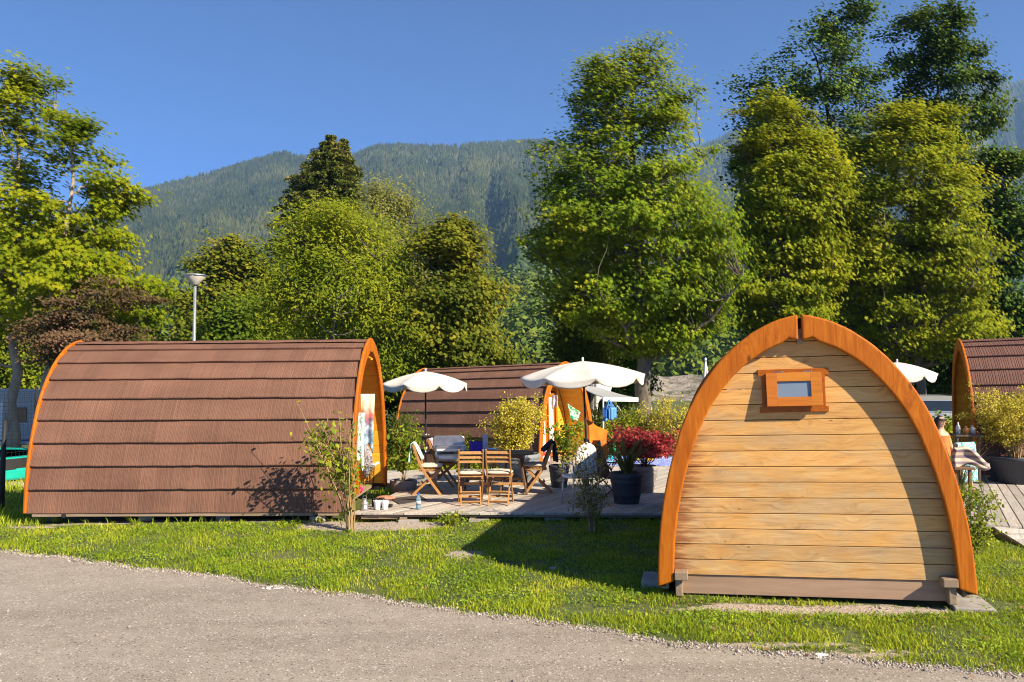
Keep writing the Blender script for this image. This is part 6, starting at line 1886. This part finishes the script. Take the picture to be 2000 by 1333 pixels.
# ---------------------------------------------------------------- camper van with awning behind the middle pod
dcv = 29.0
cx0 = at(1146, 735, dcv).x
cm = thing('camper_van', 'white camper van with rounded cab roof parked behind the middle cabin', 'camper van', (cx0 - 1.5, dcv, float(gz(cx0, dcv))), R(-6))
sidep = [(-3.0, 0.45), (1.75, 0.45), (1.85, 0.8), (1.85, 1.35), (1.9, 1.75), (2.30, 2.05), (2.42, 2.45), (2.15, 2.80), (1.6, 2.92), (-2.9, 2.88), (-3.05, 2.6)]
mb = MB(); mb.prism(sidep, lambda a, b, t: (a, t, b), -1.08, 1.08); mb.build('body', M_CARWHITE, cm, bevel=0.08, seg=3)
MB().box((1.55, -1.09, 1.45), (0.5, 0.03, 1.9)).build('doorway', M_GLASS_DK, cm, bevel=0.01)
MB().box((-0.6, -1.09, 1.75), (1.2, 0.03, 0.6)).build('window', M_GLASS_DK, cm, bevel=0.02)
for x in (1.22, 1.74):
    mb = MB(); mb.grid(lambda u, v: (x - 0.10 + 0.20 * u, -1.14 + 0.02 * math.sin(u * 25), 0.7 + 1.75 * v), 20, 4); mb.build('door_curtain', M_CURTAIN, cm, smooth=True)
for x in (-1.9, 1.15):
    for s in (-1, 1):
        wb = MB(); wb.tube([(x, s * 0.98 - 0.1, 0.33), (x, s * 0.98 + 0.1, 0.33)], 0.33, 20); wb.build('wheel', M_RUBBER, cm)
MB().box((0.6, 0, 2.95), (0.7, 0.6, 0.1)).build('roof_hatch', M_WHITE, cm, bevel=0.02)
# awning: a thing of its own, clamped to the camper side
A = [at(1128, 752, dcv - 1.2), at(1158, 752, dcv - 1.0), at(1246, 778, dcv - 3.2), at(1178, 777, dcv - 3.8)]
aw = thing('awning', 'grey cloth awning pulled out from the camper with a white front bar', 'awning', A[0])
mb = MB(); mb.grid(lambda u, v: A[0].lerp(A[1], u).lerp(A[3].lerp(A[2], u), v) - A[0] - Vector((0, 0, 0.05 * math.sin(math.pi * v))), 10, 10); mb.build('cloth', M_AWN, aw, smooth=True, solid=0.01)
MB().bar(A[3] - A[0] - Vector((0, 0, 0.05)), A[2] - A[0] - Vector((0, 0, 0.05)), 0.06, 0.13).build('front_bar', M_CARWHITE, aw, bevel=0.01)
MB().tube([A[3] - A[0], Vector((A[3].x - A[0].x, A[3].y - A[0].y, float(gz(A[3].x, A[3].y)) - A[0].z))], 0.025, 8).build('leg', M_CARWHITE, aw)
MB().tube([A[3].lerp(A[2], 0.2) - A[0], at(1212, 802, dcv - 1.6) - A[0]], 0.025, 8).build('brace_arm', M_CARWHITE, aw)
# hanging peg airer with blue cloths
ha = at(1190, 780, 24.6)
hn = thing('peg_airer', 'blue peg airer hung with blue cloths under the awning edge', 'airer', ha)
M_BLUE = Mp("sky_blue_plastic", (0.10, 0.30, 0.62))
mb = MB()
for r, z in ((0.15, -0.24), (0.11, -0.20), (0.07, -0.16)):
    mb.tube([(r * math.cos(6.283 * i / 16), r * math.sin(6.283 * i / 16), z) for i in range(17)], 0.012, 5, cap=False)
for k in range(6):
    a = 6.283 * k / 6; mb.tube([(0, 0, 0), (0.15 * math.cos(a), 0.15 * math.sin(a), -0.24)], 0.010, 5)
mb.tube([(0, 0, 0), (0, 0, 0.08)], 0.008, 6)
mb.build('frame', M_BLUE, hn)
for k in range(5):
    a = 6.283 * k / 5
    mb = MB(); mb.grid(lambda u, v: (0.14 * math.cos(a) + (u - 0.5) * 0.15, 0.14 * math.sin(a) + 0.015 * math.sin(u * 9), -0.25 - (0.32 + 0.05 * (k % 3)) * v), 8, 8)
    mb.build('pegged_cloth', [M_BLUE, cloth("denim_cloth%d" % k, (0.03, 0.12, 0.38))][k % 2], hn, smooth=True, solid=0.006)
# bicycle handlebar / dark items under the awning arm
# ---------------------------------------------------------------- silver car behind the right parasol
dc = 33.0
ccx = at(1800, 735, dc).x
car = thing('parked_car', 'silver estate car parked beyond the near cabin roof', 'car', (ccx, dc, float(gz(ccx, dc)) + 0.12), R(78))
sidep = [(-2.2, 0.35), (2.1, 0.35), (2.2, 0.75), (1.9, 0.95), (0.95, 1.08), (-2.15, 1.05), (-2.25, 0.7)]
mb = MB(); mb.prism(sidep, lambda a, b, t: (a, t, b), -0.88, 0.88); mb.build('body', M_CARSILVER, car, bevel=0.08, seg=3)
cab = [(-2.1, 1.05), (0.95, 1.07), (0.25, 1.60), (-0.3, 1.68), (-1.7, 1.66), (-1.95, 1.5)]
mb = MB(); mb.prism(cab, lambda a, b, t: (a, t * (1 - 0.17 * (b - 1.05) / 0.6), b), -0.82, 0.82); mb.build('cabin', M_CARSILVER, car, bevel=0.05, seg=3)
MB().add([(-2.095, -0.66, 1.12), (-2.095, 0.66, 1.12), (-1.985, 0.60, 1.48), (-1.985, -0.60, 1.48)], [(3, 2, 1, 0)]).build('rear_window', M_GLASS_DK, car, solid=0.01)
for s in (-1, 1):
    MB().add([(-1.9, s * 0.83, 1.12), (0.7, s * 0.83, 1.12), (0.2, s * 0.735, 1.54), (-1.75, s * 0.735, 1.54)], [(0, 1, 2, 3)]).build('side_window', M_GLASS_DK, car, solid=0.01)
    MB().tube([(-1.6, s * 0.62, 1.71), (0.0, s * 0.62, 1.72)], 0.02, 8).build('roof_rail', M_BLACKMETAL, car)
    MB().box((-2.2, s * 0.72, 0.9), (0.06, 0.16, 0.28)).build('tail_light', Mp("red_lamp%d" % s, (0.5, 0.02, 0.02)), car, bevel=0.02)
    for x in (-1.4, 1.35):
        wb = MB(); wb.tube([(x, s * 0.80 - 0.1, 0.20), (x, s * 0.80 + 0.1, 0.20)], 0.32, 20); wb.build('wheel', M_RUBBER, car)
# dark car glimpsed behind the porch bush
dk = 31.0
kx = at(775, 735, dk).x
k2_ = thing('parked_car', 'dark blue car glimpsed between the left porch and the middle cabin', 'car', (kx - 1.2, dk, float(gz(kx, dk))), R(5))
mb = MB(); mb.prism(sidep, lambda a, b, t: (a, t, b), -0.85, 0.85); mb.build('body', sm("dark_blue_paint", (0.02, 0.03, 0.07), 0.25, 0.05), k2_, bevel=0.08, seg=3)
mb = MB(); mb.prism(cab, lambda a, b, t: (a, t * (1 - 0.17 * (b - 1.05) / 0.6), b), -0.80, 0.80); mb.build('cabin', M_GLASS_DK, k2_, bevel=0.05, seg=3)
for s in (-1, 1):
    for x in (-1.4, 1.35):
        wb = MB(); wb.tube([(x, s * 0.78 - 0.1, 0.30), (x, s * 0.78 + 0.1, 0.30)], 0.31, 20); wb.build('wheel', M_RUBBER, k2_)

# ---------------------------------------------------------------- person seated at the right cabin
def skin_body(name, joints, edges, mat, parent, sub=2):
    me = bpy.data.meshes.new(name)
    me.from_pydata([j[0] for j in joints], edges, [])
    me.materials.append(mat)
    o = bpy.data.objects.new(name, me); col.objects.link(o); o.parent = parent
    o.modifiers.new('skin', 'SKIN').use_smooth_shade = True
    for i, (_, r) in enumerate(joints): me.skin_vertices[0].data[i].radius = (r, r * 0.85) if isinstance(r, float) else r
    me.skin_vertices[0].data[0].use_root = True
    s = o.modifiers.new('sub', 'SUBSURF'); s.levels = s.render_levels = sub
    return o
ppx = Vector((at(1836, 800, 14.6).x, 14.6, rdz(7.6, 14.6)))
pe = thing('person', 'seated dark haired person in an orange top beyond the near cabin', 'person', ppx, R(205))
J = [((0, 0, 0.50), 0.15), ((0, 0.02, 0.68), 0.125), ((0, 0.02, 0.88), 0.15), ((0, 0.01, 1.00), 0.09), ((0, 0.0, 1.07), 0.052), ((0, 0.01, 1.14), 0.065), ((0, 0.015, 1.22), 0.088), ((0, 0.0, 1.29), 0.06),
     ((0.17, 0.0, 0.95), 0.052), ((0.23, 0.03, 0.72), 0.042), ((0.16, 0.24, 0.60), 0.032), ((0.12, 0.32, 0.60), 0.03),
     ((-0.17, 0.0, 0.95), 0.052), ((-0.23, 0.03, 0.72), 0.042), ((-0.16, 0.24, 0.60), 0.032), ((-0.12, 0.32, 0.60), 0.03),
     ((0.10, 0.08, 0.49), 0.085), ((0.12, 0.45, 0.50), 0.062), ((0.12, 0.47, 0.26), 0.05), ((0.12, 0.46, 0.05), 0.036), ((0.12, 0.58, 0.03), 0.032),
     ((-0.10, 0.08, 0.49), 0.085), ((-0.12, 0.45, 0.50), 0.062), ((-0.12, 0.47, 0.26), 0.05), ((-0.12, 0.46, 0.05), 0.036), ((-0.12, 0.58, 0.03), 0.032)]
E = [(0, 1), (1, 2), (2, 3), (3, 4), (4, 5), (5, 6), (6, 7), (3, 8), (8, 9), (9, 10), (10, 11), (3, 12), (12, 13), (13, 14), (14, 15), (0, 16), (16, 17), (17, 18), (18, 19), (19, 20), (0, 21), (21, 22), (22, 23), (23, 24), (24, 25)]
skin_body('body', J, E, M_SKIN, pe)
for sx_ in (1, -1):      # fingers
    for k, (dx, ln_) in enumerate([(-0.022, 0.055), (-0.008, 0.065), (0.006, 0.062), (0.02, 0.05)]):
        b = Vector((sx_ * 0.12 + dx, 0.33, 0.60))
        MB().tube([b, b + Vector((0, ln_ * 0.55, -0.004)), b + Vector((0, ln_ * 0.9, -0.025))], [0.008, 0.0075, 0.006], 6).build('finger', M_SKIN, pe, smooth=True)
    b = Vector((sx_ * 0.12 - sx_ * 0.03, 0.30, 0.60)); MB().tube([b, b + Vector((-sx_ * 0.02, 0.03, 0.0)), b + Vector((-sx_ * 0.025, 0.055, -0.008))], [0.01, 0.009, 0.007], 6).build('thumb', M_SKIN, pe, smooth=True)
mb = MB(); mb.grid(lambda u, v: ((0.165 - 0.02 * math.sin(math.pi * v) + 0.004 * math.sin(u * 40)) * math.cos(6.283 * u) * (0.85 + 0.25 * math.sin(math.pi * v * 0.9)), (0.125 + 0.004 * math.sin(u * 30)) * math.sin(6.283 * u) + 0.02, 0.50 + 0.46 * v), 32, 12, closed_u=True); mb.build('top', cloth("orange_top", (0.60, 0.20, 0.05)), pe, smooth=True)
mb = MB(); mb.grid(lambda u, v: (0.100 * math.sin(math.pi * (0.02 + 0.60 * v)) * math.cos(6.283 * u), 0.112 * math.sin(math.pi * (0.02 + 0.60 * v)) * math.sin(6.283 * u) - 0.02, 1.315 - 0.17 * v + (0.075 if math.sin(6.283 * u) > 0.35 else -0.05) * v ** 2), 32, 12, closed_u=True); mb.build('hair', M_HAIR, pe, smooth=True)
mb = MB()
for s in (-1, 1): mb.lathe([(0.0, -0.012), (0.010, -0.006), (0.013, 0.0), (0.010, 0.006), (0.0, 0.012)], 10, c=(s * 0.032, 0.088, 1.215))
mb.build('eyes', M_HAIR, pe, smooth=True)
mb = MB(); mb.tube([(0, 0.085, 1.215), (0, 0.108, 1.185), (0, 0.088, 1.175)], [0.008, 0.014, 0.008], 8); mb.build('nose', M_SKIN, pe, smooth=True)
mb = MB(); mb.tube([(-0.024, 0.082, 1.150), (0, 0.094, 1.147), (0.024, 0.082, 1.150)], 0.006, 6); mb.build('mouth', sm("lips", (0.40, 0.14, 0.11), 0.5), pe, smooth=True)
# chair the person sits on
cc_ = thing('folding_chair', 'folding chair carrying the seated person, hidden by the near cabin', 'chair', (ppx.x, ppx.y, ppx.z), R(205)); chair_parts(cc_)
# second chair with teal towel
tcp = Vector((at(1856, 880, 13.6).x, 13.6, rdz(7.2, 13.6)))
c2_ = thing('folding_chair', 'folding chair wearing a teal patterned towel behind the dry grass', 'chair', tcp, R(25)); chair_parts(c2_)
drape('towel', 'teal patterned towel draped over a chair back behind the dry grass', 'towel', tcp, R(25), multi_cloth("teal_print_towel", [(0.16, 0.42, 0.42), (0.40, 0.62, 0.58), (0.10, 0.32, 0.36), (0.5, 0.66, 0.62)], 11), 0.44, 0.62, 0.40, seed=5, ztop=0.90)
# curved striped lounge cushion
lcp = at(1900, 893, 12.0)
t = NT("striped_mauve_cloth")
w_ = t.n('TexWave', {'Vector': t.coord((1, 1, 1)), 'Scale': 3.6, 'Distortion': 0.6}, bands_direction='Z').outputs[0]
M_STRIPE = t.surf(t.ramp(w_, [(0.30, (0.20, 0.15, 0.16)), (0.5, (0.36, 0.29, 0.27)), (0.7, (0.50, 0.40, 0.28))]), 0.8)
mb = MB()
def lcf(u, v):
    x = -0.26 + 0.50 * u
    z = 0.135 - 0.16 * u + 0.075 * math.sin(u * 5.6 - 0.4) * (0.4 + u) - (0.27 * (1 - u ** 1.6) + 0.02) * v
    return (x, 0.05 * math.sin(v * 3.1) - 0.35 * 0 + 0.03 * math.sin(u * 6), z)
mb.grid(lcf, 30, 14)
o = mb.build('lounge_cushion', M_STRIPE, smooth=True, solid=0.06, loc=lcp); tag(o, 'wavy striped mauve lounge cushion curling up before the right cabin', 'cushion')
# stand that carries the cushion
st = thing('low_lounger', 'low dark wooden lounge frame carrying the wavy striped cushion', 'lounger', (lcp.x - 0.05, 12.0, rdz(7.0, 12.0)))
hz_ = lcp.z - rdz(7.0, 12.0) - 0.16
MB().box((-0.11, 0.12, hz_), (0.30, 0.40, 0.04)).build('seat', M_TABLELEG, st, bevel=0.006)
for sx_ in (-0.22, 0.0):
    for sy in (0.0, 0.25): MB().box((sx_, sy, hz_ / 2 - 0.01), (0.04, 0.04, hz_ - 0.02)).build('leg', M_TABLELEG, st, bevel=0.004)
# crates of bottles at the right cabin's porch
tbp = Vector((at(1882, 850, 15.6).x, 15.6, rdz(8.6, 15.6)))
tb2 = thing('side_table', 'small dark side table at the porch of the right cabin', 'table', tbp)
hT = at(1882, 848, 15.6).z - tbp.z
MB().box((0, 0, hT - 0.02), (0.5, 0.4, 0.035)).build('table_top', M_TABLE, tb2, bevel=0.005)
for sx_ in (-0.2, 0.2):
    for sy in (-0.15, 0.15): MB().box((sx_, sy, hT / 2 - 0.02), (0.035, 0.035, hT - 0.04)).build('leg', M_TABLE, tb2, bevel=0.004)
for k, (dx, c, h, lab) in enumerate([(-0.13, (0.60, 0.60, 0.58), 0.22, 'pale bottle on the side table at the right cabin'), (0.02, (0.75, 0.28, 0.06), 0.15, 'orange brown tub on the side table at the right cabin'), (0.14, (0.50, 0.49, 0.45), 0.17, 'grey container on the side table, nearest the cabin')]):
    r = 0.05 if k else 0.04
    o = MB().lathe([(r, 0), (r, h * 0.6), (r * 0.8, h * 0.72), (r * 0.4, h * 0.82), (r * 0.4, h), (0, h)], 16, c=(0, 0, 0)).build('bottle', Mp("bottle_plastic%d" % k, c), smooth=True, loc=(tbp.x + dx, tbp.y - 0.05, tbp.z + hT)); tag(o, lab, 'bottle')

# ---------------------------------------------------------------- trees
def T(*a, **k): return make_tree(*a, **k)
T('maple_tree', 'tall pale green maple with flaking trunk at the left edge', 24, 27.0, [(122, -10, 52), (150, -40, 82), (200, -70, 112), (260, -100, 102), (330, -120, 108), (400, -130, 118), (480, -130, 108), (560, -120, 92), (640, -100, 82), (700, -60, 60)],
  L_LIGHT, M_BARK_PALE, 230, 95, 0.18, 0.62, 0.45, 0.34, 18, 0.20, 101, tpl=STAR, group=None, top=0.9, fill=0.2, nbough=46, bough_r=0.62)
T('maple_tree', 'pale green maple with bare twigs and long right bough', 70, 26.0, [(225, 120, 145), (262, 95, 185), (290, 85, 215), (330, 80, 208), (368, 75, 315), (392, 70, 285), (440, 60, 228), (490, 60, 235), (540, 50, 325), (580, 60, 318), (620, 70, 300), (650, 80, 250)],
  L_LIGHT, M_BARK_PALE, 230, 85, 0.18, 0.55, 0.40, 0.30, 22, 0.19, 102, tpl=STAR, top=0.97, lean=0.3, fill=0.2, nbough=50, bough_r=0.52)
T('copper_beech', 'purple brown copper beech behind the ridge of the left cabin', 130, 24.0, [(545, 160, 200), (568, 60, 305), (600, 25, 325), (640, 40, 352), (668, 60, 345), (690, 70, 250)],
  L_COPPER, M_BARK_DK, 130, 170, 0.08, 0.50, 0.24, 0.75, 16, 0.13, 103, depthk=0.5, fill=0.5, nbough=34, bough_r=0.5, sep=1.0)
T('ash_tree', 'browning broadleaf tree right behind the street lamp', 430, 41.0, [(472, 425, 495), (510, 385, 515), (560, 350, 525), (620, 332, 535), (690, 320, 545), (730, 320, 540)],
  L_BROWN, M_BARK, 240, 150, 0.19, 0.78, 0.5, 0.38, 14, 0.2, 104, fill=0.4, nbough=50, bough_r=0.8)
make_spruce('spruce_tree', 'dark spruce with twin tops rising above the green willow', 632, 50.0, [(264, 643, 649), (285, 618, 672), (310, 592, 690), (345, 560, 702), (400, 536, 706), (470, 518, 700), (560, 510, 690), (650, 505, 700), (700, 500, 700)], L_SPRUCE, M_BARK_DK, 36, 105)
make_spruce('spruce_tree', 'second spruce tip leaning beside the taller twin', 668, 51.0, [(272, 664, 672), (330, 640, 704), (420, 620, 708), (520, 600, 705)], L_SPRUCE, M_BARK_DK, 22, 106)
T('willow_tree', 'dense bright green fine leaved willow in the tree row', 650, 28.5, [(395, 620, 690), (425, 560, 770), (470, 530, 805), (520, 515, 830), (580, 512, 855), (640, 520, 868), (700, 525, 870), (735, 540, 860)],
  L_FINE, M_BARK, 420, 105, 0.155, 0.75, 0.75, 0.45, 20, 0.22, 107, tpl=SLIM, up=0.5)
T('willow_tree', 'pale yellowish willow behind the bright green one', 775, 44.0, [(362, 720, 755), (385, 695, 800), (420, 688, 845), (470, 685, 862), (540, 690, 870), (620, 700, 880), (700, 700, 880)],
  L_WILLOW, M_BARK, 330, 110, 0.20, 0.85, 0.8, 0.5, 16, 0.25, 108, tpl=SLIM, up=0.4)
T('maple_tree', 'thin brownish green maple with visible trunk above the left parasol', 905, 28.0, [(422, 862, 895), (450, 820, 945), (490, 800, 958), (540, 800, 950), (570, 795, 985), (620, 800, 992), (660, 795, 1012), (700, 790, 1015), (725, 800, 1000)],
  L_BROWN, M_BARK, 270, 130, 0.15, 0.58, 0.45, 0.34, 18, 0.17, 109, fill=0.3, nbough=60, bough_r=0.55)
T('sycamore_tree', 'tall full sycamore in the centre, trunk behind the camper awning', 1258, 30.0, [(86, 1262, 1298), (108, 1190, 1322), (130, 1131, 1342), (154, 1118, 1357), (196, 1092, 1374), (233, 1090, 1364), (270, 1088, 1412), (312, 1050, 1418), (375, 1036, 1424), (428, 1020, 1448), (480, 1030, 1462), (533, 1075, 1470), (585, 1070, 1440), (618, 1095, 1425), (648, 1140, 1385), (668, 1185, 1320)],
  L_MAPLE, M_BARK, 640, 95, 0.165, 0.62, 0.45, 0.12, 30, 0.34, 110, tpl=STAR, crown_pow=0.42, top=0.9, fill=0.5, nbough=175, bough_r=0.8, core=0.2)
T('small_maple', 'small yellowish tree in the shade below the big sycamore', 1110, 36.0, [(575, 1085, 1140), (610, 1072, 1195), (650, 1075, 1205), (690, 1085, 1200), (715, 1100, 1180)], L_BROWN, M_BARK, 120, 150, 0.15, 0.6, 0.45, 0.3, 9, 0.12, 111)
T('ash_tree', 'tall dark ash with two spires behind the yellow maples, left crown', 1690, 42.0, [(6, 1692, 1712), (30, 1580, 1725), (50, 1540, 1730), (75, 1532, 1735), (105, 1492, 1738), (140, 1448, 1740), (180, 1432, 1742), (230, 1425, 1735), (300, 1425, 1720), (400, 1425, 1710), (520, 1440, 1700), (600, 1450, 1690), (680, 1480, 1680)],
  L_DARK, M_BARK_DK, 430, 110, 0.20, 0.66, 0.75, 0.2, 30, 0.33, 112, up=0.5, crown_pow=0.5, fill=0.3, nbough=105, bough_r=0.8, sep=0.7)
T('ash_tree', 'tall dark ash with forked top at the upper right', 1790, 43.0, [(8, 1818, 1848), (24, 1760, 1908), (50, 1748, 1920), (95, 1755, 1938), (140, 1755, 1948), (170, 1750, 1960), (195, 1755, 1995), (230, 1765, 1990), (262, 1775, 1930), (300, 1790, 1925), (360, 1790, 1900), (450, 1790, 1880)],
  L_DARK, M_BARK_DK, 330, 110, 0.20, 0.62, 0.75, 0.2, 28, 0.33, 113, up=0.5, crown_pow=0.55, fill=0.15, nbough=75, bough_r=0.72, sep=0.8)
T('maple_tree', 'yellow green maple in front of the dark ashes, straight trunk', 1552, 33.0, [(158, 1440, 1492), (180, 1432, 1555), (212, 1425, 1592), (247, 1432, 1640), (295, 1430, 1650), (357, 1430, 1665), (420, 1440, 1670), (472, 1450, 1670), (525, 1440, 1660), (580, 1425, 1640), (625, 1430, 1620), (660, 1450, 1600)],
  L_YELLOW, M_BARK, 400, 90, 0.18, 0.60, 0.36, 0.16, 26, 0.19, 114, tpl=STAR, top=0.95, fill=0.5, nbough=80, bough_r=0.7)
T('maple_tree', 'broad yellow green maple right above the near cabin ridge', 1798, 35.0, [(198, 1738, 1806), (230, 1700, 1888), (272, 1650, 1875), (315, 1620, 1900), (367, 1610, 1905), (410, 1605, 1925), (450, 1595, 1915), (500, 1605, 1930), (550, 1632, 1926), (603, 1642, 1962), (645, 1660, 1968), (690, 1705, 1890)],
  L_YELLOW, M_BARK, 580, 95, 0.19, 0.66, 0.38, 0.18, 30, 0.24, 115, tpl=STAR, top=0.93, fill=0.5, nbough=120, bough_r=0.85)
T('ash_tree', 'dark leafy tree with horizontal boughs at the right edge', 1985, 38.0, [(292, 1905, 2010), (340, 1882, 2040), (400, 1872, 2060), (480, 1885, 2070), (560, 1905, 2060), (640, 1900, 2000), (690, 1890, 2000)],
  L_DARK, M_BARK_DK, 220, 120, 0.18, 0.7, 0.35, 0.24, 16, 0.25, 116, up=0.5, fill=0.2, nbough=45, bough_r=0.8)
# trees and hedges closing the gaps behind the cabins
BACK = [(470, 38, 590, 400, 560, L_HEDGE, 'dark green tree filling in behind the street lamp'), (240, 40, 600, 160, 330, L_HEDGE, 'green tree behind the copper beech'), (60, 42, 560, -60, 170, L_FINE, 'green tree behind the two pale maples'),
        (720, 42, 560, 640, 820, L_HEDGE, 'dark tree low behind the bright willow'), (860, 40, 600, 760, 960, L_HEDGE, 'dark tree low behind the thin brown maple'), (1180, 44, 650, 1110, 1260, L_HEDGE, 'dark tree in the shade behind the sycamore trunk'), (1560, 44, 560, 1460, 1660, L_DARK, 'dark tree directly behind the near cabin ridge'),
        (1730, 46, 560, 1640, 1820, L_DARK, 'dark undergrowth tree behind the yellow maples'), (1850, 43, 570, 1770, 1960, L_DARK, 'dark tree behind the right parasol'), (1965, 40, 690, 1900, 2030, L_HEDGE, 'dark green tree behind the right cabin ridge'), (560, 46, 520, 500, 640, L_HEDGE, 'dark green tree below the spruce')]
for i, (px, d, yt, xl_, xr_, lm, lab) in enumerate(BACK):
    m_ = (xl_ + xr_) / 2
    T('broadleaf_tree', lab, px, d, [(yt, m_ - (xr_ - xl_) * 0.15, m_ + (xr_ - xl_) * 0.15), (yt + 30, m_ - (xr_ - xl_) * 0.35, m_ + (xr_ - xl_) * 0.35), (yt + 80, xl_, xr_), (735, xl_, xr_), (775, xl_ + 10, xr_ - 10)], lm, M_BARK_DK, 240, 130, 0.17, 0.85, 0.6, 0.45, 10, 0.16, 200 + i, up=0.6)
